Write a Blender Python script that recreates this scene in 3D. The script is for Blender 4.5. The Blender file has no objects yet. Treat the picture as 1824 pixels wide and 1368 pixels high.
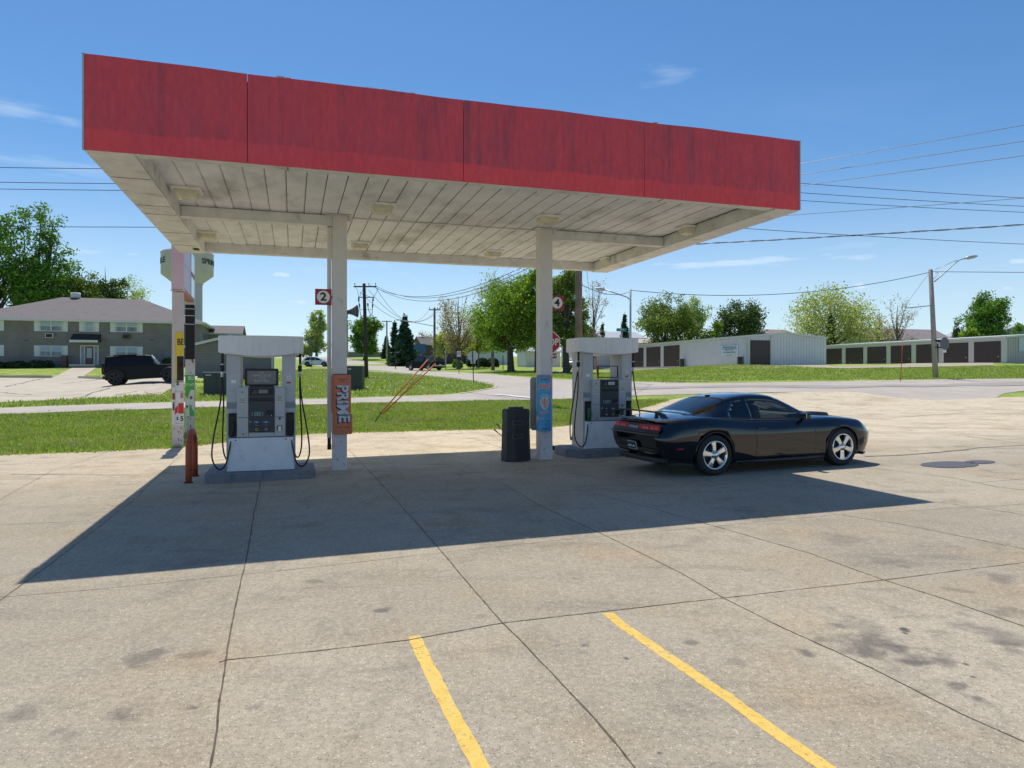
import bpy, bmesh, math, random
import numpy as np
from mathutils import Vector, Matrix
R = math.radians
S = bpy.context.scene
COL = S.collection
# ------------------------------------------------------------------ camera
FPX = 1240.0; HZ = 666.0; EYE = 1.88
cam = bpy.data.cameras.new("camera"); camo = bpy.data.objects.new("camera", cam); COL.objects.link(camo)
camo.location = (0, 0, EYE); camo.rotation_euler = (R(90), 0, 0)
cam.sensor_width = 36; cam.lens = FPX/1824*36; cam.shift_y = -(684-HZ)/1824
cam.clip_start = .1; cam.clip_end = 6000
S.camera = camo
# ------------------------------------------------------------------ sun and sky
SUN_EL = 66.3; SX, SY = -.86, 2.32            # horizontal direction towards the sun
sun = bpy.data.lights.new("sun", 'SUN'); suno = bpy.data.objects.new("sun", sun); COL.objects.link(suno)
sun.energy = 4.2; sun.angle = R(.5); sun.color = (1, .95, .87)
hh = math.hypot(SX, SY)
sd = Vector((SX/hh*math.cos(R(SUN_EL)), SY/hh*math.cos(R(SUN_EL)), math.sin(R(SUN_EL))))
suno.rotation_euler = sd.to_track_quat('Z', 'Y').to_euler()
suno.location = (0, 0, 60)
W = bpy.data.worlds.new("World"); S.world = W; W.use_nodes = True
def world():
    nt = W.node_tree; N = nt.nodes; L = nt.links; N.clear()
    out = N.new('ShaderNodeOutputWorld'); bg = N.new('ShaderNodeBackground'); L.new(bg.outputs[0], out.inputs[0])
    sky = N.new('ShaderNodeTexSky'); sky.sky_type = 'NISHITA'; sky.sun_disc = False
    sky.sun_elevation = R(SUN_EL); sky.sun_rotation = math.atan2(SX, SY)
    sky.air_density = 1.0; sky.dust_density = .35; sky.ozone_density = 2.2; sky.altitude = 200
    hs = N.new('ShaderNodeHueSaturation'); hs.inputs['Saturation'].default_value = 1.17; hs.inputs['Value'].default_value = 1.04
    L.new(sky.outputs[0], hs.inputs['Color'])
    tc = N.new('ShaderNodeTexCoord')
    sep = N.new('ShaderNodeSeparateXYZ'); L.new(tc.outputs['Generated'], sep.inputs[0])
    def M(op, a, b=None, c=None):
        m = N.new('ShaderNodeMath'); m.operation = op
        for i, v in enumerate((a, b, c)):
            if v is None: continue
            if isinstance(v, (int, float)): m.inputs[i].default_value = v
            else: L.new(v, m.inputs[i])
        return m.outputs[0]
    def sm(v, lo, hi):
        m = N.new('ShaderNodeMapRange'); m.interpolation_type = 'SMOOTHSTEP'
        L.new(v, m.inputs[0]); m.inputs[1].default_value = lo; m.inputs[2].default_value = hi
        return m.outputs[0]
    z = sep.outputs[2]
    zz = M('ADD', M('MAXIMUM', z, 0.0), .12)
    cx = M('DIVIDE', sep.outputs[0], zz); cy = M('DIVIDE', sep.outputs[1], zz)
    cb = N.new('ShaderNodeCombineXYZ'); L.new(cx, cb.inputs[0]); L.new(M('MULTIPLY', cy, .9), cb.inputs[1])
    n1 = N.new('ShaderNodeTexNoise'); L.new(cb.outputs[0], n1.inputs['Vector']); n1.inputs['Scale'].default_value = .55
    n1.inputs['Detail'].default_value = 9; n1.inputs['Roughness'].default_value = .58; n1.inputs['Distortion'].default_value = .6
    cir = M('MULTIPLY', sm(n1.outputs[0], .44, .74), sm(z, .40, .02))
    cir = M('MULTIPLY', cir, .85)
    # a thin veil close to the horizon
    veil = M('MULTIPLY', sm(z, .30, -.02), .62)
    n2 = N.new('ShaderNodeTexNoise'); L.new(tc.outputs['Generated'], n2.inputs['Vector']); n2.inputs['Scale'].default_value = 38
    n2.inputs['Detail'].default_value = 7; n2.inputs['Roughness'].default_value = .62
    n3 = N.new('ShaderNodeTexNoise'); mp = N.new('ShaderNodeMapping'); L.new(tc.outputs['Generated'], mp.inputs[0]); mp.inputs['Scale'].default_value = (9, 9, 60)
    L.new(mp.outputs[0], n3.inputs['Vector']); n3.inputs['Scale'].default_value = 1.6; n3.inputs['Detail'].default_value = 7
    tot = M('MAXIMUM', cir, veil)
    def puff(px, py, rx, ry, amt, streak=False):
        nonlocal tot
        d = Vector(((px-912)/FPX, 1, (HZ-py)/FPX)).normalized()
        az = M('SUBTRACT', M('ARCTAN2', sep.outputs[0], sep.outputs[1]), math.atan2(d.x, d.y))
        el = M('SUBTRACT', M('ARCSINE', z), math.asin(d.z))
        q = M('SQRT', M('ADD', M('POWER', M('DIVIDE', az, rx/FPX), 2.0), M('POWER', M('DIVIDE', el, ry/FPX), 2.0)))
        nn = (n3 if streak else n2).outputs[0]
        k = M('ADD', M('SUBTRACT', 1.0, q), M('MULTIPLY', M('SUBTRACT', nn, .5), 2.6))
        tot = M('MAXIMUM', tot, M('MULTIPLY', sm(k, .05, 1.05), amt))
    for a in [(505, 489, 30, 8, .7), (525, 538, 40, 8, .75), (1540, 512, 26, 12, .95), (1796, 513, 26, 9, .75), (1815, 466, 22, 9, .7)]: puff(*a)
    for a in [(20, 192, 110, 14, .30), (1195, 134, 60, 22, .16), (1330, 466, 260, 12, .6), (1500, 440, 200, 14, .3), (600, 480, 260, 20, .35), (1700, 560, 120, 12, .4), (120, 300, 200, 20, .2), (250, 455, 170, 9, .45), (430, 560, 200, 60, .5), (1700, 600, 150, 20, .5), (700, 515, 150, 14, .3)]: puff(*a, streak=True)
    mix = N.new('ShaderNodeMix'); mix.data_type = 'RGBA'
    L.new(tot, mix.inputs[0]); tn = N.new('ShaderNodeMix'); tn.data_type = 'RGBA'; tn.blend_type = 'MULTIPLY'; tn.inputs[0].default_value = 1; L.new(hs.outputs[0], tn.inputs[6]); tn.inputs[7].default_value = (.77, .95, 1.05, 1)
    L.new(tn.outputs[2], mix.inputs[6]); mix.inputs[7].default_value = (6.9, 8.1, 9.2, 1)
    L.new(mix.outputs[2], bg.inputs[0]); bg.inputs[1].default_value = .115
world()
S.view_settings.view_transform = 'Standard'; S.view_settings.look = 'None'
S.view_settings.exposure = 0.0; S.view_settings.gamma = 1
S.cycles.max_bounces = 8; S.cycles.transparent_max_bounces = 12

# ------------------------------------------------------------------ terrain
TH = R(17.5); CT, ST = math.cos(TH), math.sin(TH)
def uv(x, y): return x*CT+y*ST, -x*ST+y*CT
def xy(u, v): return u*CT-v*ST, u*ST+v*CT
PL = [(-1e4, -.32), (-80, -.32), (0, 0), (19, .076), (24, .2), (30, .6), (36.5, .70), (42, .80), (70, 1.82), (84, 2.95), (100, 3.3), (150, 5.2), (200, 6.0), (1e4, 6)]
PC = [(-1e4, -.32), (-80, -.32), (0, 0), (19, .076), (24, .2), (30, .58), (36.5, .74), (48, 1.1), (83, 2.1), (114, 3.1), (150, 5.3), (200, 6.2), (1e4, 6.2)]
PR = [(-1e4, -.32), (-80, -.32), (0, 0), (19, .076), (24, .2), (30, .62), (36.5, .86), (40, 1.15), (50, 1.98), (55, 2.25), (60, 2.3), (100, 2.4), (200, 3.5), (1e4, 4)]
def _arr(P): a = np.array(P); return a[:, 0], a[:, 1]
APL, APC, APR = _arr(PL), _arr(PC), _arr(PR)
def _prof(v, P):
    a = np.interp(v, P[0], P[1])
    b = (np.interp(v-1.6, P[0], P[1])+np.interp(v+1.6, P[0], P[1])+a)/3
    return np.where(v < 17.3, a, b)
def gz(x, y):
    x = np.asarray(x, float); y = np.asarray(y, float)
    u = x*CT+y*ST; v = -x*ST+y*CT
    t = x/np.maximum(y, 5.)
    def ss(a, b, q):
        q = np.clip((q-a)/(b-a), 0, 1); return q*q*(3-2*q)
    wl = ss(-.33, -.45, t); wr = ss(.1, .32, t); wc = 1-wl-wr
    bump = .42*ss(-13.2, -8.8, u)*(1-ss(-7.6, -5.5, u))*ss(42, 50, v)*(1-ss(60, 70, v))
    return bump+wl*_prof(v, APL)+wc*_prof(v, APC)+wr*_prof(v, APR)+.0116*np.clip(u, -60, 90)
def g(x, y): return float(gz(x, y))
def ray(px, py, Y): return Vector(((px-912)/FPX*Y, Y, EYE+(HZ-py)/FPX*Y))
def gp(px, py):
    """the point of the ground seen at a place of the photograph"""
    ys = np.concatenate([np.arange(1.5, 60, .25), np.arange(60, 600, 1.)])
    xs = (px-912)/FPX*ys; zs = EYE+(HZ-py)/FPX*ys
    d = zs-gz(xs, ys)
    k = np.argmax(d <= 0) if (d <= 0).any() else len(ys)-1
    a, b = ys[max(k-1, 0)], ys[k]
    for _ in range(24):
        m = (a+b)/2
        if EYE+(HZ-py)/FPX*m-g((px-912)/FPX*m, m) <= 0: b = m
        else: a = m
    x = (px-912)/FPX*b
    return Vector((x, b, g(x, b)))
def onv(px, v):
    """ground position on the ray of a photo column at the distance v"""
    t = (px-912)/FPX; y = v/(CT-ST*t); return t*y, y
def zat(py, Y): return EYE+(HZ-py)/FPX*Y

# ------------------------------------------------------------------ materials
MATS = {}
def nodes(name):
    m = bpy.data.materials.new(name); m.use_nodes = True
    nt = m.node_tree; return m, nt, nt.nodes, nt.links, nt.nodes['Principled BSDF']
def mat(name, col, rough=.6, metal=0, var=.12, scale=8, bump=0, bscale=40, dirt=None, dscale=2, dth=(.5, .75), spec=.5, coat=0, emit=0, alpha=1, trans=0, coord='Object', streak=None, rvar=.1):
    if name in MATS: return MATS[name]
    m, nt, N, L, P = nodes(name)
    c = tuple(col)+(1,)
    P.inputs['Roughness'].default_value = rough; P.inputs['Metallic'].default_value = metal
    P.inputs['Specular IOR Level'].default_value = spec
    if coat: P.inputs['Coat Weight'].default_value = coat; P.inputs['Coat Roughness'].default_value = .03
    tc = N.new('ShaderNodeTexCoord'); src = tc.outputs[coord]
    nz = N.new('ShaderNodeTexNoise'); nz.inputs['Scale'].default_value = scale; nz.inputs['Detail'].default_value = 6; nz.inputs['Roughness'].default_value = .6
    L.new(src, nz.inputs['Vector'])
    mr = N.new('ShaderNodeMapRange'); L.new(nz.outputs[0], mr.inputs[0]); mr.inputs[1].default_value = .3; mr.inputs[2].default_value = .7
    mr.inputs[3].default_value = 1-var; mr.inputs[4].default_value = 1+var
    mx = N.new('ShaderNodeMix'); mx.data_type = 'RGBA'; mx.blend_type = 'MULTIPLY'; mx.inputs[0].default_value = 1
    mx.inputs[6].default_value = c; L.new(mr.outputs[0], mx.inputs[7]); last = mx.outputs[2]
    if dirt:
        nd = N.new('ShaderNodeTexNoise'); nd.inputs['Scale'].default_value = dscale; nd.inputs['Detail'].default_value = 8; nd.inputs['Roughness'].default_value = .65
        v = src
        if streak:
            mp = N.new('ShaderNodeMapping'); mp.inputs['Scale'].default_value = streak; L.new(src, mp.inputs[0]); v = mp.outputs[0]
        L.new(v, nd.inputs['Vector'])
        m2 = N.new('ShaderNodeMapRange'); L.new(nd.outputs[0], m2.inputs[0]); m2.inputs[1].default_value = dth[0]; m2.inputs[2].default_value = dth[1]
        m2.interpolation_type = 'SMOOTHSTEP'
        x2 = N.new('ShaderNodeMix'); x2.data_type = 'RGBA'; L.new(m2.outputs[0], x2.inputs[0]); L.new(last, x2.inputs[6]); x2.inputs[7].default_value = tuple(dirt)+(1,)
        last = x2.outputs[2]
    L.new(last, P.inputs['Base Color'])
    if rvar:
        r2 = N.new('ShaderNodeMapRange'); L.new(nz.outputs[0], r2.inputs[0]); r2.inputs[1].default_value = .3; r2.inputs[2].default_value = .7
        r2.inputs[3].default_value = max(0, rough-rvar*rough); r2.inputs[4].default_value = min(1, rough+rvar*rough); L.new(r2.outputs[0], P.inputs['Roughness'])
    if bump:
        nb = N.new('ShaderNodeTexNoise'); nb.inputs['Scale'].default_value = bscale; nb.inputs['Detail'].default_value = 4; L.new(src, nb.inputs['Vector'])
        b = N.new('ShaderNodeBump'); b.inputs['Strength'].default_value = bump; b.inputs['Distance'].default_value = .01
        L.new(nb.outputs[0], b.inputs['Height']); L.new(b.outputs[0], P.inputs['Normal'])
    if emit: P.inputs['Emission Color'].default_value = c; P.inputs['Emission Strength'].default_value = emit
    if trans: P.inputs['Transmission Weight'].default_value = trans
    if alpha < 1: P.inputs['Alpha'].default_value = alpha
    MATS[name] = m; return m

# ------------------------------------------------------------------ mesh helpers
class MB:
    def __init__(s): s.v = []; s.f = []; s.m = []; s.sm = []
    def add(s, vs, fs, mi=0, smooth=False):
        b = len(s.v); s.v += [tuple(v) for v in vs]
        for f in fs: s.f.append(tuple(b+i for i in f)); s.m.append(mi); s.sm.append(smooth)
        return s
    def box(s, c, d, mi=0, rz=0, taper=1.0, M=None):
        x, y, z = [q/2 for q in d]
        vs = [Vector((sx*x*(taper if sz > 0 else 1), sy*y*(taper if sz > 0 else 1), sz*z)) for sz in (-1, 1) for sx, sy in ((-1, -1), (1, -1), (1, 1), (-1, 1))]
        if rz:
            rm = Matrix.Rotation(rz, 3, 'Z'); vs = [rm @ v for v in vs]
        if M is not None: vs = [M @ v for v in vs]
        vs = [v+Vector(c) for v in vs]
        return s.add(vs, [(3, 2, 1, 0), (4, 5, 6, 7), (0, 1, 5, 4), (1, 2, 6, 5), (2, 3, 7, 6), (3, 0, 4, 7)], mi)
    def tube(s, pts, r, n=8, mi=0, cap=True, smooth=True):
        pts = [Vector(p) for p in pts]; k = len(pts)
        rs = r if isinstance(r, (list, tuple)) else [r]*k
        rings = []; up = None
        for i, p in enumerate(pts):
            d = (pts[min(i+1, k-1)]-pts[max(i-1, 0)])
            if d.length < 1e-9: d = Vector((0, 0, 1))
            d.normalize()
            if up is None: up = Vector((0, 0, 1)) if abs(d.z) < .9 else Vector((1, 0, 0))
            a = d.cross(up)
            if a.length < 1e-6: a = d.cross(Vector((0, 1, 0)))
            a.normalize(); b = a.cross(d).normalized(); up = b
            rings.append([p+(a*math.cos(2*math.pi*j/n)+b*math.sin(2*math.pi*j/n))*rs[i] for j in range(n)])
        vs = [v for rg in rings for v in rg]
        fs = [(i*n+j, i*n+(j+1) % n, (i+1)*n+(j+1) % n, (i+1)*n+j) for i in range(k-1) for j in range(n)]
        s.add(vs, fs, mi, smooth)
        if cap:
            b = len(s.v)-len(vs)
            s.f.append(tuple(b+j for j in range(n))[::-1]); s.m.append(mi); s.sm.append(False)
            s.f.append(tuple(b+(k-1)*n+j for j in range(n))); s.m.append(mi); s.sm.append(False)
        return s
    def cyl(s, p0, p1, r0, r1=None, n=16, mi=0): return s.tube([p0, p1], [r0, r0 if r1 is None else r1], n, mi)
    def prism(s, poly, a, b, axis='y', mi=0, smooth=False):
        """polygon in the plane across an axis, from a to b along it"""
        def P(p, t):
            return {'y': (p[0], t, p[1]), 'x': (t, p[0], p[1]), 'z': (p[0], p[1], t)}[axis]
        n = len(poly); vs = [P(p, a) for p in poly]+[P(p, b) for p in poly]
        fs = [(i, (i+1) % n, n+(i+1) % n, n+i) for i in range(n)]
        s.add(vs, fs, mi, smooth)
        s.add(vs, [tuple(range(n))[::-1], tuple(range(n, 2*n))], mi)
        return s
    def grid(s, rows, mi=0, smooth=True, closed=False):
        n = len(rows[0]); vs = [p for r in rows for p in r]
        m = n if closed else n-1
        return s.add(vs, [(i*n+j, i*n+(j+1) % n, (i+1)*n+(j+1) % n, (i+1)*n+j) for i in range(len(rows)-1) for j in range(m)], mi, smooth)
    def lathe(s, prof, c=(0, 0, 0), n=20, axis='z', mi=0):
        rows = []
        for r, h in prof:
            row = []
            for j in range(n):
                a = 2*math.pi*j/n; p = (r*math.cos(a), r*math.sin(a), h)
                if axis == 'y': p = (p[0], p[2], p[1])
                if axis == 'x': p = (p[2], p[0], p[1])
                row.append(Vector(p)+Vector(c))
            rows.append(row)
        return s.grid(rows, mi, True, True)
    def build(s, name, mats, parent=None, bevel=0, seg=2, fixn=True, label=None):
        me = bpy.data.meshes.new(name); me.from_pydata(s.v, [], s.f)
        if not isinstance(mats, (list, tuple)): mats = [mats]
        for m in mats: me.materials.append(m)
        me.polygons.foreach_set('material_index', s.m); me.polygons.foreach_set('use_smooth', s.sm)
        me.update()
        if fixn:
            bm = bmesh.new(); bm.from_mesh(me); bmesh.ops.remove_doubles(bm, verts=bm.verts, dist=1e-5)
            bmesh.ops.recalc_face_normals(bm, faces=bm.faces); bm.to_mesh(me); bm.free()
        o = bpy.data.objects.new(name, me); COL.objects.link(o)
        if parent: o.parent = parent
        if bevel:
            b = o.modifiers.new('bevel', 'BEVEL'); b.width = bevel; b.segments = seg; b.limit_method = 'ANGLE'; b.angle_limit = R(35); b.harden_normals = False
        if label: o['label'] = label
        return o
def thing(name, label, cat, loc=(0, 0, 0), rz=0, group=None):
    o = bpy.data.objects.new(name, None); COL.objects.link(o); o.empty_display_size = .2
    o.location = loc; o.rotation_euler = (0, 0, rz); return tag(o, label, cat, group)
def tag(o, label=None, cat=None, group=None, kind=None):
    if label: o['label'] = label
    if cat: o['category'] = cat
    if group: o['group'] = group
    if kind: o['kind'] = kind
    return o
def copy_tree(o, parent=None):
    c = o.copy(); COL.objects.link(c)
    if parent: c.parent = parent
    for ch in list(o.children): copy_tree(ch, c)
    return c
FONT_N = [0]
def text(s, size, m, parent, loc, rot=(0, 0, 0), name='lettering', ex=.002, off=0.0, sx=1, shear=0, spacing=1, label=None):
    cu = bpy.data.curves.new('t', 'FONT'); cu.body = s; cu.size = size; cu.extrude = ex; cu.offset = off*size; cu.shear = shear
    cu.align_x = 'CENTER'; cu.align_y = 'CENTER'; cu.space_character = spacing; cu.resolution_u = 3
    o = bpy.data.objects.new('t', cu); COL.objects.link(o)
    bpy.context.view_layer.update()
    me = bpy.data.meshes.new_from_object(o.evaluated_get(bpy.context.evaluated_depsgraph_get()))
    bpy.data.objects.remove(o); bpy.data.curves.remove(cu)
    me.materials.clear(); me.materials.append(m); me.name = name
    q = bpy.data.objects.new(name, me); COL.objects.link(q)
    if parent: q.parent = parent
    q.location = loc; q.rotation_euler = rot; q.scale = (sx, 1, 1)
    if label: q['label'] = label
    return q
def sheet(name, poly, m, off, cuts=1.0, kind='structure', extra=None, mats=None):
    """a level polygon of the ground, cut fine and laid on the terrain"""
    bm = bmesh.new(); vs = [bm.verts.new((p[0], p[1], 0)) for p in poly]; bm.faces.new(vs)
    xs = [p[0] for p in poly]; ys = [p[1] for p in poly]
    def lines(a, b):
        if isinstance(cuts, (int, float)):
            return list(np.arange(math.ceil(a/cuts)*cuts, b, cuts))
        return [q for q in cuts if a < q < b]
    for ax, a, b in ((0, min(xs), max(xs)), (1, min(ys), max(ys))):
        for q in lines(a, b):
            co = (q, 0, 0) if ax == 0 else (0, q, 0); no = (1, 0, 0) if ax == 0 else (0, 1, 0)
            bmesh.ops.bisect_plane(bm, geom=bm.verts[:]+bm.edges[:]+bm.faces[:], plane_co=co, plane_no=no, dist=1e-5)
    for v in bm.verts: v.co.z = g(v.co.x, v.co.y)+off
    for f in bm.faces: f.smooth = True
    bmesh.ops.recalc_face_normals(bm, faces=bm.faces)
    me = bpy.data.meshes.new(name); bm.to_mesh(me); bm.free()
    if me.polygons and me.polygons[0].normal.z < 0: me.flip_normals()
    for q in (mats or [m]): me.materials.append(q)
    o = bpy.data.objects.new(name, me); COL.objects.link(o); o['kind'] = kind
    return o
def P2(pts): return [tuple(gp(*p)[:2]) for p in pts]
# ------------------------------------------------------------------ ground materials
def concrete(name, base=(.372, .318, .236), dark=(.245, .210, .163), stains=(), scale=1.0, far=False, slabs=None):
    m, nt, N, L, P = nodes(name); P.inputs['Roughness'].default_value = .85; P.inputs['Specular IOR Level'].default_value = .3
    tc = N.new('ShaderNodeTexCoord'); src = tc.outputs['Object']
    def noise(sc, det=6, ro=.6, dist=0, mp=None):
        n = N.new('ShaderNodeTexNoise'); n.inputs['Scale'].default_value = sc; n.inputs['Detail'].default_value = det; n.inputs['Roughness'].default_value = ro; n.inputs['Distortion'].default_value = dist
        if mp:
            q = N.new('ShaderNodeMapping'); q.inputs['Scale'].default_value = mp; q.inputs['Rotation'].default_value = (0, 0, -TH); L.new(src, q.inputs[0]); L.new(q.outputs[0], n.inputs['Vector'])
        else: L.new(src, n.inputs['Vector'])
        return n.outputs[0]
    def rng(v, a, b, c=0, d=1):
        q = N.new('ShaderNodeMapRange'); L.new(v, q.inputs[0]); q.inputs[1].default_value = a; q.inputs[2].default_value = b; q.inputs[3].default_value = c; q.inputs[4].default_value = d; q.interpolation_type = 'SMOOTHSTEP'; return q.outputs[0]
    def mixc(f, a, b, bt='MIX'):
        q = N.new('ShaderNodeMix'); q.data_type = 'RGBA'; q.blend_type = bt
        for i, v in ((0, f), (6, a), (7, b)):
            if isinstance(v, tuple): q.inputs[i].default_value = v+(1,)
            elif isinstance(v, (int, float)): q.inputs[i].default_value = v
            else: L.new(v, q.inputs[i])
        return q.outputs[2]
    def M(op, a, b=None):
        q = N.new('ShaderNodeMath'); q.operation = op
        for i, v in enumerate((a, b)):
            if v is None: continue
            if isinstance(v, (int, float)): q.inputs[i].default_value = v
            else: L.new(v, q.inputs[i])
        return q.outputs[0]
    big = noise(.35, 5, .6, .4)
    c = mixc(rng(big, .35, .7), base, tuple(q*.86 for q in base))
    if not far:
        # grazing-light brightness painted into the colour beyond the pumps and on the apron
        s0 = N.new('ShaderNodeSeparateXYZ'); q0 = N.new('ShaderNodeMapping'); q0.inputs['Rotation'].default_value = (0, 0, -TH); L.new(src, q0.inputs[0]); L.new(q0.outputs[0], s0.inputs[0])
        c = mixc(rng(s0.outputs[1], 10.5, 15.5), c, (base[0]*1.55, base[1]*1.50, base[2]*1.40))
    if slabs:
        # every pour has its own tone
        s1 = N.new('ShaderNodeSeparateXYZ'); q1 = N.new('ShaderNodeMapping'); q1.inputs['Rotation'].default_value = (0, 0, -TH); L.new(src, q1.inputs[0]); L.new(q1.outputs[0], s1.inputs[0])
        tone = None; rdm = random.Random(11)
        for ax, lst in ((0, slabs[0]), (1, slabs[1])):
            for p in lst:
                stp = M('MULTIPLY', M('GREATER_THAN', s1.outputs[ax], p), rdm.choice((-1, 1))*rdm.uniform(.05, .10)); tone = stp if tone is None else M('ADD', tone, stp)
        tone = M('ADD', tone, 1.0); c = mixc(1.0, c, tone, 'MULTIPLY')
    warm = noise(.8, 4, .5)
    c = mixc(M('MULTIPLY', rng(warm, .48, .70), .5), c, (base[0]*1.05, base[1]*.9, base[2]*.66))
    mid = noise(3.2, 7, .7, .5, (1, .55, 1))
    c = mixc(M('MULTIPLY', rng(mid, .48, .78), .75), c, dark)
    lite = noise(.9, 8, .7, .6, (1, .6, 1))
    c = mixc(M('MULTIPLY', rng(lite, .5, .75), .45), c, tuple(q*1.18 for q in base))
    grime = noise(1.3, 8, .68, .3, (.5, 1.6, 1))
    c = mixc(M('MULTIPLY', rng(grime, .50, .76), .62), c, tuple(q*.7 for q in dark))
    if not far:
        # exposed aggregate: pale and dark grains
        vo = N.new('ShaderNodeTexVoronoi'); vo.inputs['Scale'].default_value = 62; L.new(src, vo.inputs['Vector'])
        vo.inputs['Randomness'].default_value = 1
        cs = N.new('ShaderNodeSeparateColor'); L.new(vo.outputs['Color'], cs.inputs[0])
        grain = M('MULTIPLY', rng(vo.outputs['Distance'], .42, .12), rng(cs.outputs[0], .58, .70))
        c = mixc(M('MULTIPLY', grain, .8), c, (base[0]*1.95, base[1]*1.95, base[2]*1.9))
        grain2 = M('MULTIPLY', rng(vo.outputs['Distance'], .45, .15), rng(cs.outputs[1], .62, .72))
        c = mixc(M('MULTIPLY', grain2, .8), c, tuple(q*.38 for q in base))
        fine = noise(150, 3, .7)
        c = mixc(1.0, c, mixc(rng(fine, .3, .7), (.80, .80, .80), (1.2, 1.2, 1.2)), 'MULTIPLY')
        pit = noise(26, 6, .75)
        c = mixc(1.0, c, mixc(rng(pit, .3, .7), (.82, .82, .82), (1.16, 1.16, 1.16)), 'MULTIPLY')
        # oil spots lying in the pavement, each with its own place and size
        wn = N.new('ShaderNodeTexNoise'); wn.inputs['Scale'].default_value = 5.5; wn.inputs['Detail'].default_value = 6; L.new(src, wn.inputs['Vector'])
        sp = N.new('ShaderNodeSeparateXYZ'); L.new(src, sp.inputs[0])
        for (x, y, rx, ry, amt) in stains:
            dx = M('DIVIDE', M('SUBTRACT', sp.outputs[0], x), rx); dy = M('DIVIDE', M('SUBTRACT', sp.outputs[1], y), ry)
            q = M('SQRT', M('ADD', M('MULTIPLY', dx, dx), M('MULTIPLY', dy, dy)))
            k = M('ADD', M('SUBTRACT', 1.0, q), M('MULTIPLY', M('SUBTRACT', wn.outputs[0], .5), 3.0))
            c = mixc(M('MULTIPLY', rng(k, .0, .85), min(.9, amt*1.15)), c, (.095, .085, .078))
    L.new(c, P.inputs['Base Color'])
    bu = N.new('ShaderNodeBump'); bu.inputs['Strength'].default_value = .35; bu.inputs['Distance'].default_value = .006
    L.new(noise(90 if not far else 20, 5, .7), bu.inputs['Height']); L.new(bu.outputs[0], P.inputs['Normal'])
    return m
def st(px, py, w, h, amt):
    p = gp(px, py); x1 = gp(px+w, py).x; y1 = gp(px, py-h).y
    return (p.x, p.y, abs(x1-p.x), abs(y1-p.y), amt)
STAINS = [st(265, 1168, 55, 22, .5), st(340, 1165, 40, 12, .35), st(225, 1276, 40, 18, .6), st(350, 1261, 26, 8, .75), st(40, 1270, 50, 22, .4), st(110, 1300, 40, 15, .35),
          st(680, 1087, 22, 7, .6), st(560, 1036, 22, 6, .35), st(1040, 1150, 14, 5, .7), st(1232, 1145, 16, 6, .5), st(1116, 1173, 8, 4, .8), st(1438, 1164, 18, 8, .6),
          st(1610, 1122, 10, 5, .8), st(1643, 1172, 70, 30, .7), st(1500, 1135, 60, 30, .35), st(1560, 1150, 90, 20, .35), st(1770, 1130, 60, 40, .4), st(1612, 1128, 6, 4, .9), st(1610, 1119, 6, 3, .9), st(1565, 1050, 40, 8, .3), st(1600, 1000, 50, 8, .3), st(1700, 1050, 30, 10, .35), st(1790, 1090, 40, 16, .4), st(990, 1150, 12, 4, .4), st(1300, 1180, 30, 10, .3), st(1560, 1165, 30, 12, .4), st(1740, 1243, 30, 12, .6), st(1805, 1160, 35, 22, .5), st(1720, 1183, 9, 4, .8), st(1733, 1206, 8, 3, .8),
          st(1175, 1341, 9, 5, .8), st(285, 1363, 10, 4, .7), st(855, 1098, 20, 6, .3), st(1520, 1110, 60, 30, .3), st(455, 1258, 18, 10, .35), st(1705, 1222, 20, 8, .5), st(1290, 940, 45, 8, .25), st(1500, 960, 60, 12, .25), st(1615, 1010, 22, 8, .35), st(1780, 1030, 40, 14, .35)]
SL = ([uv(*gp(*p)[:2])[0] for p in ((70, 1020), (430, 1040), (780, 975), (1160, 1005), (1440, 985), (1690, 897))], [uv(*gp(*p)[:2])[1] for p in ((1070, 1090), (780, 985), (780, 848))])
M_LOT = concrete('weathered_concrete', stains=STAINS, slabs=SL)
M_LOTF = concrete('pale_concrete', base=(.56, .49, .38), dark=(.40, .35, .28), far=True)
M_JOINT = mat('joint_dirt', (.11, .088, .062), .95, var=.5, scale=9)
M_JOINTS = mat('joint_tan', (.19, .155, .11), .95, var=.4, scale=6)
M_YEL = mat('yellow_paint', (.76, .50, .10), .75, var=.18, scale=14, dirt=(.44, .37, .24), dscale=14, dth=(.53, .70), bump=.3, bscale=120)
def wear(m, sc, lo, hi):
    nt = m.node_tree; N = nt.nodes; L = nt.links; n = N.new('ShaderNodeTexNoise'); n.inputs['Scale'].default_value = sc; n.inputs['Detail'].default_value = 8; n.inputs['Roughness'].default_value = .75
    tc = N.new('ShaderNodeTexCoord'); L.new(tc.outputs['Object'], n.inputs['Vector']); r = N.new('ShaderNodeMapRange'); L.new(n.outputs[0], r.inputs[0]); r.inputs[1].default_value = lo; r.inputs[2].default_value = hi; L.new(r.outputs[0], N['Principled BSDF'].inputs['Alpha'])
wear(M_YEL, 22, .33, .43)
M_PATCH = mat('asphalt_patch', (.10, .10, .115), .9, var=.2, scale=20, bump=.4, bscale=90)
M_ROAD = concrete('worn_asphalt', base=(.50, .445, .38), dark=(.36, .32, .28), far=True)
M_ROADD = concrete('grey_asphalt', base=(.38, .34, .305), dark=(.27, .245, .225), far=True)
M_WHITEP = mat('white_road_paint', (.75, .75, .72), .8, var=.1)
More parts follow.
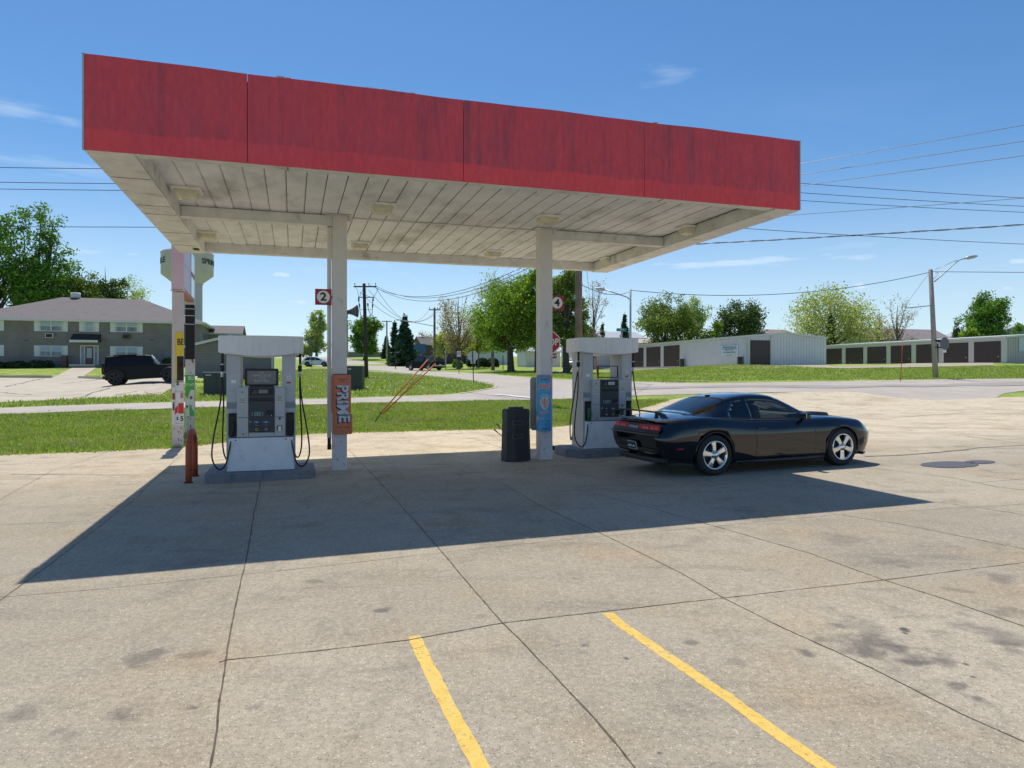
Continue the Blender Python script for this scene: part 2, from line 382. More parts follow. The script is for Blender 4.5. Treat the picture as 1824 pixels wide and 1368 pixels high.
def grassmat():
    m, nt, N, L, P = nodes('lawn'); P.inputs['Roughness'].default_value = .9; P.inputs['Specular IOR Level'].default_value = .15
    tc = N.new('ShaderNodeTexCoord'); src = tc.outputs['Object']
    def noise(sc, det=6, ro=.65, mp=(1, 1, 1)):
        q = N.new('ShaderNodeMapping'); q.inputs['Scale'].default_value = mp; L.new(src, q.inputs[0])
        n = N.new('ShaderNodeTexNoise'); n.inputs['Scale'].default_value = sc; n.inputs['Detail'].default_value = det; n.inputs['Roughness'].default_value = ro; L.new(q.outputs[0], n.inputs['Vector']); return n.outputs[0]
    def ramp(v, stops):
        r = N.new('ShaderNodeValToRGB'); e = r.color_ramp.elements; e[0].position = stops[0][0]; e[0].color = stops[0][1]+(1,); e[1].position = stops[-1][0]; e[1].color = stops[-1][1]+(1,)
        for p, c in stops[1:-1]: q = e.new(p); q.color = c+(1,)
        L.new(v, r.inputs[0]); return r.outputs[0]
    a = ramp(noise(.5, 5), [(.32, (.19, .27, .04)), (.5, (.29, .38, .07)), (.68, (.40, .42, .15))])
    b = ramp(noise(5, 8, .75), [(.33, (.45, .45, .45)), (.5, (1, 1, 1)), (.68, (1.5, 1.45, 1.35))])
    x = N.new('ShaderNodeMix'); x.data_type = 'RGBA'; x.blend_type = 'MULTIPLY'; x.inputs[0].default_value = 1; L.new(a, x.inputs[6]); L.new(b, x.inputs[7])
    c = N.new('ShaderNodeMix'); c.data_type = 'RGBA'; mr = N.new('ShaderNodeMapRange'); L.new(noise(1.6, 7, .7, (1, 1.5, 1)), mr.inputs[0]); mr.inputs[1].default_value = .56; mr.inputs[2].default_value = .74; mr.inputs[4].default_value = .6
    L.new(mr.outputs[0], c.inputs[0]); L.new(x.outputs[2], c.inputs[6]); c.inputs[7].default_value = (.38, .36, .20, 1)
    L.new(c.outputs[2], P.inputs['Base Color'])
    bu = N.new('ShaderNodeBump'); bu.inputs['Strength'].default_value = .8; bu.inputs['Distance'].default_value = .08; L.new(noise(6, 8, .75), bu.inputs['Height']); L.new(bu.outputs[0], P.inputs['Normal'])
    return m
M_GRASS = grassmat()
M_GRAVEL = mat('tan_gravel', (.42, .36, .25), .95, var=.25, scale=6, dirt=(.30, .30, .14), dscale=.6, dth=(.5, .7), bump=.5, bscale=20)

# ------------------------------------------------------------------ ground sheets
cuts = sorted(set([-3000, -2000, -1200, -800, -500, -350, -260, -200, -160, -130, -110]+list(range(-100, 101, 2))+[110, 120, 130, 140, 150, 160, 170, 180, 190, 200, 220, 240, 300, 400, 600, 900, 1400, 2200, 3000]))
sheet('ground', [(-3500, -60), (3500, -60), (3500, 4500), (-3500, 4500)], M_GRASS, -.03, cuts)
lot_edge = [(-700, 840), (-300, 828), (0, 810), (90, 807), (200, 803), (320, 797), (430, 784), (560, 772), (760, 767), (950, 763), (1020, 757), (1080, 742), (1135, 728), (1190, 713)]
LOTB = P2(lot_edge)
# the near slab and its apron up to the road
apron = P2([(1190, 713), (1230, 706), (1340, 701.5), (1420, 698), (1500, 696.5), (1540, 700), (1600, 708.5), (1660, 712.5), (1700, 712), (1760, 708.5), (1830, 706.5), (2300, 702), (3200, 702)])
lot_poly = [(-16, -8), (22, -8), (40, 9)]+list(reversed(apron))+list(reversed(LOTB[:-1]))+[(-22, 9)]
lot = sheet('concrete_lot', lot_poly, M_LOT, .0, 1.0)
def ribbon(pts, w, off=.003, wob=.006, step=.12, seed=0, ragged=0):
    """a thin strip lying on the ground along points, returned as vertices and faces"""
    rd = random.Random(seed); P = [Vector(p[:2]) for p in pts]; out = []
    for a, b in zip(P, P[1:]):
        n = max(1, int((b-a).length/step))
        for i in range(n): out.append(a.lerp(b, i/n))
    out.append(P[-1]); vs = []; fs = []; o1 = 0
    for i, p in enumerate(out):
        d = (out[min(i+1, len(out)-1)]-out[max(i-1, 0)]).normalized(); nrm = Vector((-d.y, d.x))
        o1 = o1*.8+rd.uniform(-wob, wob)
        ww = w/2*rd.uniform(.55, 1.35) if not ragged else w/2
        for sgn in (-1, 1):
            q = p+nrm*(o1+sgn*ww+(rd.uniform(-ragged, ragged)))
            vs.append((q.x, q.y, g(q.x, q.y)+off))
    for i in range(len(out)-1): fs.append((2*i, 2*i+1, 2*i+3, 2*i+2))
    return vs, fs
def gg(*pts): return [gp(*p) for p in pts]
jb = MB(); jt = MB(); k = 0
for w, pts in [(0.0112, [(365, 1420), (385, 1300), (402, 1175), (417, 1085), (440, 990), (452, 920), (466, 848)]),
               (0.0099, [(1190, 1440), (1125, 1360), (1060, 1280), (985, 1200), (895, 1110), (838, 1045), (780, 975), (745, 935), (668, 850), (620, 800)]),
               (0.0081, [(-60, 1110), (0, 1070), (70, 1020), (155, 955), (245, 885), (290, 840), (325, 808)]),
               (0.0074, [(-120, 950), (0, 890), (90, 840), (190, 806)]),
               (0.0087, [(390, 1180), (405, 1176), (560, 1160), (730, 1140), (895, 1110), (1070, 1090), (1280, 1066), (1570, 1034), (1824, 1002), (2000, 980)]),
               (0.0056, [(0, 1064), (150, 1052), (430, 1024), (600, 1006), (780, 985), (970, 965), (1160, 948), (1300, 935), (1480, 918), (1760, 902), (1900, 893)]),
               (0.0087, [(2000, 1418), (1824, 1322), (1712, 1272), (1552, 1190), (1397, 1120), (1287, 1065), (1215, 1022), (1080, 955), (960, 900), (885, 855)]),
               (0.0093, [(2000, 1165), (1824, 1116), (1690, 1070), (1570, 1032), (1440, 985), (1300, 945), (1160, 905), (1020, 870)]),
               (0.0093, [(2000, 945), (1824, 917), (1690, 897), (1590, 882)]),
               (0.0136, [(1824, 873), (1780, 868), (1690, 850), (1568, 836), (1540, 832)]),
               (0.0099, [(650, 858), (780, 848), (930, 836), (1120, 828)]),
               (0.0087, [(560, 842), (648, 836)]), (0.0099, [(1824, 978), (1600, 933), (1500, 918)]),
               (0.0074, [(0, 935), (160, 928)]), (0.0087, [(840, 780), (900, 800), (960, 822), (1060, 850)]),
               (0.0099, [(1824, 843), (1770, 842), (1745, 835)]), (0.0074, [(1740, 860), (1824, 853)])]:
    k += 1
    vs, fs = ribbon(gg(*pts), w, .003, .0025, seed=k, step=.07); jb.add(vs, fs)
# rough cracks and seams
for w, pts in [(.09, [(1540, 813), (1600, 811), (1660, 806), (1720, 801)]), (.05, [(1720, 801), (1750, 797), (1780, 795), (1824, 793)]), (.04, [(1700, 795), (1750, 797)]),
               (.04, [(1580, 745), (1660, 739), (1720, 735)]), (.02, [(1720, 754), (1824, 759)]), (.02, [(1560, 780), (1700, 789)]), (.02, [(1720, 777), (1824, 790)]),
               (.025, [(20, 845), (250, 846)]), (.02, [(600, 788), (850, 780)]), (.02, [(380, 820), (600, 800)]), (.02, [(1650, 768), (1824, 770)])]:
    k += 1
    vs, fs = ribbon(gg(*pts), w, .005, .03, seed=k, step=.2); jt.add(vs, fs, 0)
jb.build('slab_joints', M_JOINT, lot, fixn=False); jt.build('cracks', M_JOINTS, lot, fixn=False)
pm = MB()
for cx, cy, rx, ry, sd2 in [(1692, 828, 52, 5.6, 3), (1745, 823.5, 28, 3.2, 7)]:
    rd = random.Random(sd2); pts = []
    for i in range(40):
        a = 2*math.pi*i/40; f = 1+rd.uniform(-.05, .05)
        pts.append(gp(cx+rx*f*math.cos(a), cy+ry*f*math.sin(a)))
    c0 = gp(cx, cy); vs = [(c0.x, c0.y, c0.z+.009)]+[(p.x, p.y, p.z+.009) for p in pts]
    pm.add(vs, [(0, i+1, (i+1) % 40+1) for i in range(40)])
pm.build('asphalt_patch', M_PATCH, lot, fixn=False)
for i, (pts, w, lb) in enumerate([([(738, 1133), (752, 1165), (800, 1262), (860, 1372), (880, 1410)], .088, 'left'), ([(1082, 1092), (1110, 1115), (1300, 1245), (1350, 1283), (1475, 1370), (1520, 1400)], .088, 'right')]):
    q = MB(); vs, fs = ribbon(gg(*pts), w, .0015, .001, seed=40+i, step=.04, ragged=.004); q.add(vs, fs)
    tag(q.build('parking_line', M_YEL, fixn=False), kind='structure')
# the side road and the road up the hill
def strip(v0, v1, u0, u1):
    return [xy(u0, v0), xy(u1, v0), xy(u1, v1), xy(u0, v1)]
front = P2([(-500, 747), (0, 738), (160, 731), (300, 727), (500, 721.5), (700, 716), (880, 712.5), (950, 711.5), (1020, 709.5), (1130, 704.5), (1340, 699), (1500, 696), (1540, 699.5), (1600, 708), (1660, 712.5), (1720, 712.5), (1775, 707), (1790, 700), (1824, 695.5), (2200, 690)])
back = P2([(2400, 666), (1824, 673.5), (1640, 676), (1480, 679), (1340, 681), (1240, 682.5), (1135, 680), (1060, 677), (1000, 676), (940, 672), (880, 667)])
hill_r = P2([(830, 664), (780, 660.5), (750, 656.5), (720, 651.5), (690, 648), (650, 643.5), (618, 638.5), (590, 636)])
hill_l = P2([(520, 637), (545, 645), (585, 655), (618, 657), (680, 660), (760, 668), (800, 672), (850, 678), (880, 683), (888, 687), (868, 693)])
left_back = P2([(800, 702.5), (640, 708), (480, 712), (300, 716), (160, 720), (0, 726), (-500, 736)])
road = sheet('road', front+back+hill_r+hill_l+left_back, M_ROAD, -.012, 2.0)
db = MB(); vs, fs = ribbon(P2([(1060, 693), (1200, 690), (1340, 688), (1480, 688.5), (1700, 686), (1900, 682), (2300, 676)]), 2.4, .006, .05, seed=5, step=1.5); db.add(vs, fs)
tag(db.build('road_patch', M_ROADD, fixn=False), kind='structure')
wl = MB(); vs, fs = ribbon(P2([(882, 703), (905, 704.5), (925, 707), (950, 709.5)]), .35, .02, .02, seed=6, step=.4); wl.add(vs, fs)
tag(wl.build('stop_line', M_WHITEP, fixn=False), kind='structure')
# kerb returns, walks and slivers of pale concrete
def walk(name, pts, w, off=.0, m=None):
    q = MB(); vs, fs = ribbon(P2(pts), w, off, .0, seed=9, step=1, ragged=.02); q.add(vs, fs); return tag(q.build(name, m or M_LOTF, fixn=False), kind='structure')
walk('path', [(735, 658), (733, 655), (722, 650), (720, 647), (727, 644.5), (722, 641), (716, 639)], 1.3)
walk('pavement', [(985, 667), (1060, 667.5)], .5); walk('pavement', [(1190, 678), (1262, 678.5)], .45); walk('pavement', [(1060, 671), (1130, 674)], .25)
walk('kerb_strip', [(620, 660), (700, 664), (790, 673), (850, 680), (884, 686), (880, 691), (820, 701)], .25, .01)
# parking court before the apartments, its kerbs and walk
court = P2([(-500, 740), (-100, 718), (0, 716), (60, 713.5), (180, 709), (280, 704.5), (300, 695), (335, 682), (350, 676), (352, 670), (290, 673), (175, 673), (140, 673), (60, 673), (0, 672.5), (-500, 668)])
sheet('parking_court', court, M_LOTF, -.01, 2.0)
ck = MB(); k = 70
for pts in [[(0, 699), (60, 703), (110, 701)], [(0, 705), (90, 706), (150, 702)], [(130, 709), (175, 698), (195, 691)], [(205, 704), (240, 697)], [(10, 689), (80, 674)], [(110, 684), (190, 674)], [(250, 702), (285, 699)], [(255, 698), (275, 703)]]:
    k += 1; vs, fs = ribbon(P2(pts), .09, .008, .12, seed=k, step=.5); ck.add(vs, fs)
tag(ck.build('cracks', M_JOINTS, bpy.data.objects['parking_court'], fixn=False))
walk('path', [(115, 673.5), (150, 655), (158, 651)], 2.2)
def kerb(pts):
    P = P2(pts); q = MB()
    for a, b in zip(P, P[1:]):
        n = max(1, int(math.dist(a, b)/3))
        for i in range(n):
            p = [a[j]+(b[j]-a[j])*i/n for j in (0, 1)]; r = [a[j]+(b[j]-a[j])*(i+1)/n for j in (0, 1)]
            ang = math.atan2(r[1]-p[1], r[0]-p[0]); c = ((p[0]+r[0])/2, (p[1]+r[1])/2)
            q.box((c[0], c[1], g(*c)+.05), (math.dist(p, r)+.02, .18, .26), rz=ang)
    return tag(q.build('kerb', M_LOTF), kind='structure')
kerb([(-400, 668), (0, 672), (92, 672.5)]); kerb([(141, 673), (300, 672)])
sheet('gravel_yard', P2([(1075, 658), (1180, 656.5), (1300, 657), (1440, 655), (1500, 656), (1650, 653.5), (1770, 650.5), (1770, 645), (1600, 650), (1480, 652), (1476, 650), (1330, 651), (1134, 654), (1075, 655)]), M_GRAVEL, .0, 2.0)
walk('path', [(985, 662), (1032, 658)], 1.5)

# ------------------------------------------------------------------ grass blades and dandelions
def inpoly(x, y, poly):
    c = np.zeros(len(x), bool); n = len(poly)
    for i in range(n):
        x1, y1 = poly[i]; x2, y2 = poly[(i+1) % n]
        if y1 == y2: continue
        k = ((y1 > y) != (y2 > y)) & (x < (x2-x1)*(y-y1)/(y2-y1)+x1); c ^= k
    return c
def rawmesh(name, co, quads, m, cols=None, tris=False, smooth=False):
    me = bpy.data.meshes.new(name); nv = len(co); k = 3 if tris else 4; nf = len(quads)
    me.vertices.add(nv); me.vertices.foreach_set('co', np.asarray(co, np.float32).ravel())
    me.loops.add(nf*k); me.loops.foreach_set('vertex_index', np.asarray(quads, np.int32).ravel())
    me.polygons.add(nf); me.polygons.foreach_set('loop_start', np.arange(0, nf*k, k, dtype=np.int32))
    if smooth: me.polygons.foreach_set('use_smooth', np.ones(nf, bool))
    me.update(); me.validate(); me.materials.append(m)
    o = bpy.data.objects.new(name, me); COL.objects.link(o); return o
def leafmat(name, stops, trans=.35, rough=.6, patch=None):
    if name in MATS: return MATS[name]
    m, nt, N, L, P = nodes(name); P.inputs['Roughness'].default_value = rough; P.inputs['Specular IOR Level'].default_value = .25
    ge = N.new('ShaderNodeNewGeometry'); r = N.new('ShaderNodeValToRGB'); e = r.color_ramp.elements
    e[0].position = stops[0][0]; e[0].color = stops[0][1]+(1,); e[1].position = stops[-1][0]; e[1].color = stops[-1][1]+(1,)
    for p, c in stops[1:-1]: q = e.new(p); q.color = c+(1,)
    L.new(ge.outputs['Random Per Island'], r.inputs[0]); rc = r.outputs[0]
    if patch:
        tc = N.new('ShaderNodeTexCoord')
        for sc, lo, hi, col, am in patch:
            nz = N.new('ShaderNodeTexNoise'); nz.inputs['Scale'].default_value = sc; nz.inputs['Detail'].default_value = 6; nz.inputs['Roughness'].default_value = .65; L.new(tc.outputs['Object'], nz.inputs['Vector'])
            mr = N.new('ShaderNodeMapRange'); L.new(nz.outputs[0], mr.inputs[0]); mr.inputs[1].default_value = lo; mr.inputs[2].default_value = hi; mr.inputs[4].default_value = am
            mc = N.new('ShaderNodeMix'); mc.data_type = 'RGBA'; L.new(mr.outputs[0], mc.inputs[0]); L.new(rc, mc.inputs[6]); mc.inputs[7].default_value = col+(1,); rc = mc.outputs[2]
    L.new(rc, P.inputs['Base Color'])
    t = N.new('ShaderNodeBsdfTranslucent'); hs = N.new('ShaderNodeHueSaturation'); hs.inputs['Value'].default_value = 1.25; hs.inputs['Saturation'].default_value = 1.1
    L.new(rc, hs.inputs['Color']); L.new(hs.outputs[0], t.inputs[0])
    mx = N.new('ShaderNodeMixShader'); mx.inputs[0].default_value = trans; L.new(P.outputs[0], mx.inputs[1]); L.new(t.outputs[0], mx.inputs[2])
    L.new(mx.outputs[0], N['Material Output'].inputs[0]); MATS[name] = m; return m
M_BLADE = leafmat('grass_blade', [(0, (.15, .24, .025)), (.4, (.29, .40, .06)), (.8, (.44, .52, .13)), (1, (.48, .45, .20))], .4, patch=[(.35, .45, .7, (.42, .42, .14), .75), (1.4, .55, .72, (.40, .38, .22), .8), (.8, .56, .75, (.10, .21, .03), .7)])
def blades(poly, n, hmin, hmax, wid, seed):
    rg = np.random.default_rng(seed); P = np.array(poly); lo, hi = P.min(0), P.max(0)
    x = rg.uniform(lo[0], hi[0], n*4); y = rg.uniform(lo[1], hi[1], n*4); k = inpoly(x, y, poly)
    x, y = x[k][:n], y[k][:n]; n = len(x); z = gz(x, y)-.03
    x = x+rg.normal(0, .07, n); y = y+rg.normal(0, .07, n)
    h = rg.uniform(hmin, hmax, n)*(0.6+.8*(.5+.5*np.sin(x*1.7+np.sin(y*2.1))*np.cos(y*1.3)))
    a = rg.uniform(0, 2*math.pi, n); dx, dy = np.cos(a)*wid/2, np.sin(a)*wid/2
    lx, ly = rg.normal(0, .45, n)*h, rg.normal(0, .45, n)*h
    co = np.stack([np.stack([x-dx, y-dy, z], 1), np.stack([x+dx, y+dy, z], 1), np.stack([x+lx, y+ly, z+h], 1)], 1).reshape(-1, 3)
    return co, np.arange(3*n).reshape(-1, 3)
near = LOTB+[tuple(p) for p in P2([(1150, 712), (1020, 711), (880, 714), (700, 717), (500, 722.5), (300, 728), (0, 739), (-300, 745)])]
co1, f1 = blades(near, 210000, .04, .11, .035, 1)
mid = P2([(0, 725), (300, 715), (640, 707), (800, 701), (884, 690), (850, 680), (760, 670), (620, 659), (560, 657), (480, 662), (340, 680), (285, 702), (0, 718)])
co2, f2 = blades(mid, 60000, .06, .16, .07, 2)
co3, f3 = blades(P2([(1190, 682), (1824, 674), (1824, 651), (1500, 657), (1140, 660), (1060, 664), (900, 660), (890, 667), (1060, 676)]), 60000, .06, .15, .07, 3)
co = np.concatenate([co1, co2, co3]); ff = np.arange(len(co)).reshape(-1, 3)
tag(rawmesh('grass', co, ff, M_BLADE, tris=True), 'blades of green grass on the verges beside the lot and the roads', 'grass', kind='stuff')
def dots(poly, n, r, h, seed, clump):
    rg = np.random.default_rng(seed); P = np.array(poly); lo, hi = P.min(0), P.max(0); x = []; y = []
    while len(x) < n:
        cx, cy = rg.uniform(lo[0], hi[0]), rg.uniform(lo[1], hi[1])
        for _ in range(rg.integers(1, clump)):
            x.append(cx+rg.normal(0, 1.3)); y.append(cy+rg.normal(0, .7))
    x = np.array(x); y = np.array(y); k = inpoly(x, y, poly); x = x[k]; y = y[k]; z = gz(x, y)+rg.uniform(h*.5, h, len(x))
    o = np.array([(1, 0, 0), (0, 1, 0), (-1, 0, 0), (0, -1, 0), (0, 0, 1), (0, 0, -1)])*r
    co = (np.stack([x, y, z], 1)[:, None, :]+o[None]*rg.uniform(.7, 1.3, (len(x), 1, 1))).reshape(-1, 3)
    b = np.arange(len(x))[:, None, None]*6
    f = (b+np.array([(0, 1, 4), (1, 2, 4), (2, 3, 4), (3, 0, 4), (1, 0, 5), (2, 1, 5), (3, 2, 5), (0, 3, 5)])[None]).reshape(-1, 3)
    return co, f
d1, e1 = dots(near, 320, .022, .10, 5, 4)
tag(rawmesh('dandelions', d1, e1, mat('dandelion_yellow', (.8, .6, .03), .8), tris=True), 'yellow dandelion flowers dotted over the near grass verge', 'dandelions', kind='stuff')
hillg = P2([(480, 690), (640, 706), (800, 700), (884, 690), (850, 680), (760, 670), (620, 659), (560, 657), (490, 655)])
d2, e2 = dots(hillg, 1300, .05, .2, 6, 9); d3, e3 = dots(near, 200, .025, .14, 7, 4); d4, e4 = dots(P2([(1140, 676), (1824, 671), (1824, 652), (1140, 662), (900, 657), (890, 667)]), 250, .04, .16, 8, 4)
tag(rawmesh('dandelion_clocks', np.concatenate([d2, d3, d4]), np.concatenate([e2, e3+len(d2), e4+len(d2)+len(d3)]), mat('dandelion_white', (.62, .62, .55), .9), tris=True), 'white dandelion seed heads speckling the grass slopes', 'dandelions', kind='stuff')
# ------------------------------------------------------------------ canopy
CX, CY = -5.30, 8.63; CW, CD = 10.68, 7.60; ZB, ZT = 4.67, 5.85
def c2w(u, v): return CX+u*CT-v*ST, CY+u*ST+v*CT
def w2c(x, y): x -= CX; y -= CY; return x*CT+y*ST, -x*ST+y*CT
def redmat():
    m, nt, N, L, P = nodes('faded_red'); P.inputs['Roughness'].default_value = .55; P.inputs['Specular IOR Level'].default_value = .35
    tc = N.new('ShaderNodeTexCoord'); src = tc.outputs['Object']
    def noise(sc, mp, det=7, ro=.6):
        q = N.new('ShaderNodeMapping'); q.inputs['Scale'].default_value = mp; L.new(src, q.inputs[0])
        n = N.new('ShaderNodeTexNoise'); n.inputs['Scale'].default_value = sc; n.inputs['Detail'].default_value = det; n.inputs['Roughness'].default_value = ro; L.new(q.outputs[0], n.inputs['Vector']); return n.outputs[0]
    def M(op, a, b):
        q = N.new('ShaderNodeMath'); q.operation = op
        for i, v in enumerate((a, b)):
            if isinstance(v, (int, float)): q.inputs[i].default_value = v
            else: L.new(v, q.inputs[i])
        return q.outputs[0]
    def rng(v, a, b, c=0, d=1):
        q = N.new('ShaderNodeMapRange'); L.new(v, q.inputs[0]); q.inputs[1].default_value = a; q.inputs[2].default_value = b; q.inputs[3].default_value = c; q.inputs[4].default_value = d; q.interpolation_type = 'SMOOTHSTEP'; return q.outputs[0]
    def mix(f, a, b, bt='MIX'):
        q = N.new('ShaderNodeMix'); q.data_type = 'RGBA'; q.blend_type = bt
        for i, v in ((0, f), (6, a), (7, b)):
            if isinstance(v, tuple): q.inputs[i].default_value = v+(1,)
            elif isinstance(v, (int, float)): q.inputs[i].default_value = v
            else: L.new(v, q.inputs[i])
        return q.outputs[2]
    sp = N.new('ShaderNodeSeparateXYZ'); L.new(src, sp.inputs[0]); z = sp.outputs[2]
    c = mix(rng(noise(1.1, (1, 1, .5)), .35, .65), (.82, .075, .085), (.72, .07, .09))
    # film of grime on the upper part, ending in a wavy washed line above the lower edge
    edge = M('ADD', z, M('MULTIPLY', M('SUBTRACT', noise(1.0, (1.3, 1.3, .15), 5), .5), -.22))
    film = rng(edge, ZB+.235, ZB+.275)
    st1 = rng(noise(2.2, (2.4, 2.4, .12), 9, .7), .40, .68)
    st2 = rng(noise(1.0, (.7, .7, .3), 5), .4, .65)
    grime = M('MULTIPLY', film, M('ADD', .20, M('MULTIPLY', st1, M('ADD', .28, M('MULTIPLY', st2, .6)))))
    c = mix(grime, c, (.30, .065, .095))
    st3 = M('MULTIPLY', film, rng(noise(3.5, (3, 3, .1), 8, .75), .62, .76)); c = mix(M('MULTIPLY', st3, .4), c, (.16, .05, .07))
    c = mix(1.0, c, mix(rng(noise(14, (1, 1, .35), 6), .3, .7), (.92, .92, .92), (1.08, 1.08, 1.08)), 'MULTIPLY')
    L.new(c, P.inputs['Base Color']); L.new(rng(noise(3, (1, 1, .3)), .3, .7, .4, .7), P.inputs['Roughness'])
    bu = N.new('ShaderNodeBump'); bu.inputs['Strength'].default_value = .5; bu.inputs['Distance'].default_value = .05; L.new(noise(1.2, (1, 1, .6), 3), bu.inputs['Height']); L.new(bu.outputs[0], P.inputs['Normal'])
    return m
M_RED = redmat()
M_SOF = mat('soffit_white', (.75, .75, .78), .6, var=.10, scale=2.0, dirt=(.38, .375, .37), dscale=1.3, dth=(.44, .78), streak=(1.2, .5, 1))
M_TRIM = mat('trim_white', (.71, .70, .71), .6, var=.12, scale=3, dirt=(.36, .35, .33), dscale=2.5, dth=(.5, .8))
M_COLM = mat('column_white', (.69, .645, .64), .55, var=.06, scale=3, dirt=(.36, .33, .31), dscale=5, dth=(.58, .78), streak=(1, 1, .5))
M_DARK = mat('dark_gap', (.035, .033, .03), .9)
M_GREYT = mat('grey_trim', (.42, .43, .44), .5)
can = thing('fuel_canopy', 'long faded red fuel station canopy on two white columns over the pumps', 'canopy', (CX, CY, 0), TH)
def fz(u): return .012*math.sin(u*2.3)+.008*math.sin(u*5.1+1)
seams = [0, 1.89, 4.82, 7.74, CW]
rd = random.Random(3)
for i in range(4):
    a, b = seams[i]+(.004 if i else 0), seams[i+1]-.004
    q = MB(); n = 14; off = rd.uniform(-.004, .004)
    rows = []
    for k in range(n+1):
        u = a+(b-a)*k/n
        bow = .006*math.sin(math.pi*k/n)
        rows.append([(u, off-bow, ZB), (u, off-bow-.004, ZB+.3), (u, off-bow, ZT+fz(u)*.35), (u, off+.035, ZT+fz(u)*.35), (u, off+.035, ZB)])
    q.grid(rows, closed=True, smooth=False); 
    q.add(rows[0], [(0, 1, 2, 3, 4)]); q.add(rows[-1], [(4, 3, 2, 1, 0)])
    q.build('fascia_panel', M_RED, can)
for (x0, y0, x1, y1) in [(-.0, CD-.035, CW, CD), (0.0, .037, .035, CD-.037), (CW-.035, .037, CW, CD-.037)]:
    q = MB(); q.box(((x0+x1)/2, (y0+y1)/2, (ZB+ZT)/2), (x1-x0, y1-y0, ZT-ZB)); q.build('fascia_panel', M_RED, can)
q = MB(); q.box((-.014, .012, (ZB+ZT)/2), (.022, .05, ZT-ZB+.02)); q.build('corner_trim', M_GREYT, can, .003); q = MB(); q.box((CW+.012, .012, (ZB+ZT)/2), (.02, .05, ZT-ZB+.0)); q.build('corner_trim', M_GREYT, can, .003)
# bent and chipped top edging
for a, b, h in [(2.25, 2.36, .012), (2.37, 2.44, .006), (3.42, 3.6, .006), (3.66, 3.70, .012), (4.05, 4.12, .006), (7.9, 7.98, .008)]:
    q = MB(); q.box(((a+b)/2, .015, ZT+h), (b-a, .05, .012), rz=.02); q.build('bent_edging', mat('bare_metal', (.7, .7, .68), .35, metal=.6), can)
ZD = 4.875
# deck ribs: panels running front to back with a dark gap between
q = MB(); p = .302; u = .56; k = 0
while u < CW-.5:
    w = min(p, CW-.5-u); dz = rd.uniform(-.004, .004); sl = rd.uniform(-.004, .004)
    q.prism([(u, ZD+dz), (u+w-.030, ZD+dz+sl), (u+w-.011, ZD+.014), (u+w-.008, ZD+.022), (u, ZD+.022)], .20, CD-.20, 'y', 0)
    u += p; k += 1
q.build('soffit', M_SOF, can)
q = MB(); q.box((CW/2, CD/2, ZD+.034), (CW-.08, CD-.08, .015)); q.build('deck', M_DARK, can)
q = MB(); q.box((CW/2, CD/2, ZT-.1), (CW-.08, CD-.08, .02)); q.build('roof', mat('roof_steel', (.4, .4, .4), .6), can)
# edge beams
q = MB()
q.box((CW/2, .132, ZB+.012), (CW-.08, .185, .02)); q.box((CW/2, .215, ZB+.105), (CW-.08, .018, .20))
q.box((CW/2, CD-.10, ZB+.010), (CW-.08, .20, .022)); q.box((CW/2, CD-.205, ZB+.105), (CW-.9, .018, .20))
for a, b in ((-.004, .545), (CW-.46, CW+.004)):
    q.box(((a+b)/2, CD/2+.02, ZB-.006), (b-a, CD-.03, .024))
for a in (.555, CW-.47): q.box((a, CD/2, ZB+.11), (.016, CD-.26, .21))
for yy in (1.2, 2.9, 3.55, 5.2, 6.6): q.box((.28, yy, ZB-.020), (.50, .008, .005), 1)
for uu in (4.9, 2.4, 8.1): q.box((uu, .13, ZB+.0005), (.01, .18, .004), 1)
q.box((.42, 7.02, ZB-.020), (.12, .30, .006), 1); q.build('edge_beam', [M_TRIM, M_DARK], can)
UC = [3.31, 7.46]
for a, b in ((.566, UC[0]-.135), (UC[1]+.135, CW-.48)):
    q = MB(); q.box(((a+b)/2, CD/2-.02, 4.77), (b-a, .16, .19)); q.box(((a+b)/2, CD/2-.02, 4.68), (b-a, .2, .014)); q.build('cross_beam', M_TRIM, can, .003, 1)
q = MB(); q.box(((UC[0]+UC[1])/2, CD/2+.02, ZD-.016), (UC[1]-UC[0], .03, .02)); q.build('cross_beam', M_TRIM, can)
cols = []
for i, u in enumerate(UC):
    x, y = c2w(u, CD/2); zb = g(x, y)-.05
    q = MB(); q.box((u, CD/2, (zb+ZD)/2), (.265, .265, ZD-zb))
    for k in range(12):
        z = .1+rd.random()**1.3*.8; q.box((u+rd.uniform(-.11, .11), CD/2-.1325, z+.05), (rd.uniform(.006, .018), .002, rd.uniform(.008, .045)), 1)
    q.build('column', [M_COLM, mat('rust_chip', (.16, .13, .11), .9)], can, .0)
    q = MB()
    q.box((u-.02, CD/2-.02, ZD-.012), (.46, .42, .012)); q.box((u+.18, CD/2-.1, ZD-.06), (.05, .05, .09), rz=.5); q.build('column_cap', M_TRIM, can, .003, 1)
    q = MB()
    if i == 0:
        q.box((u-.185, CD/2+.03, 2.66), (.075, .1, 4.0)); q.box((u-.185, CD/2+.03, .6), (.06, .12, .14), 1); q.box((u-.185, CD/2+.01, .5), (.07, .12, .1), 1)
    else:
        q.box((u+.165, CD/2+.06, 2.5), (.05, .09, 4.3)); q.box((u+.175, CD/2+.0, .34), (.06, .16, .09), 1)
    q.build('downspout', [M_COLM, M_DARK], can, .006)
M_LENS = mat('old_lens', (.64, .60, .47), .25, var=.15, scale=12, spec=.5)
M_FIX = mat('fixture_white', (.82, .81, .79), .5)
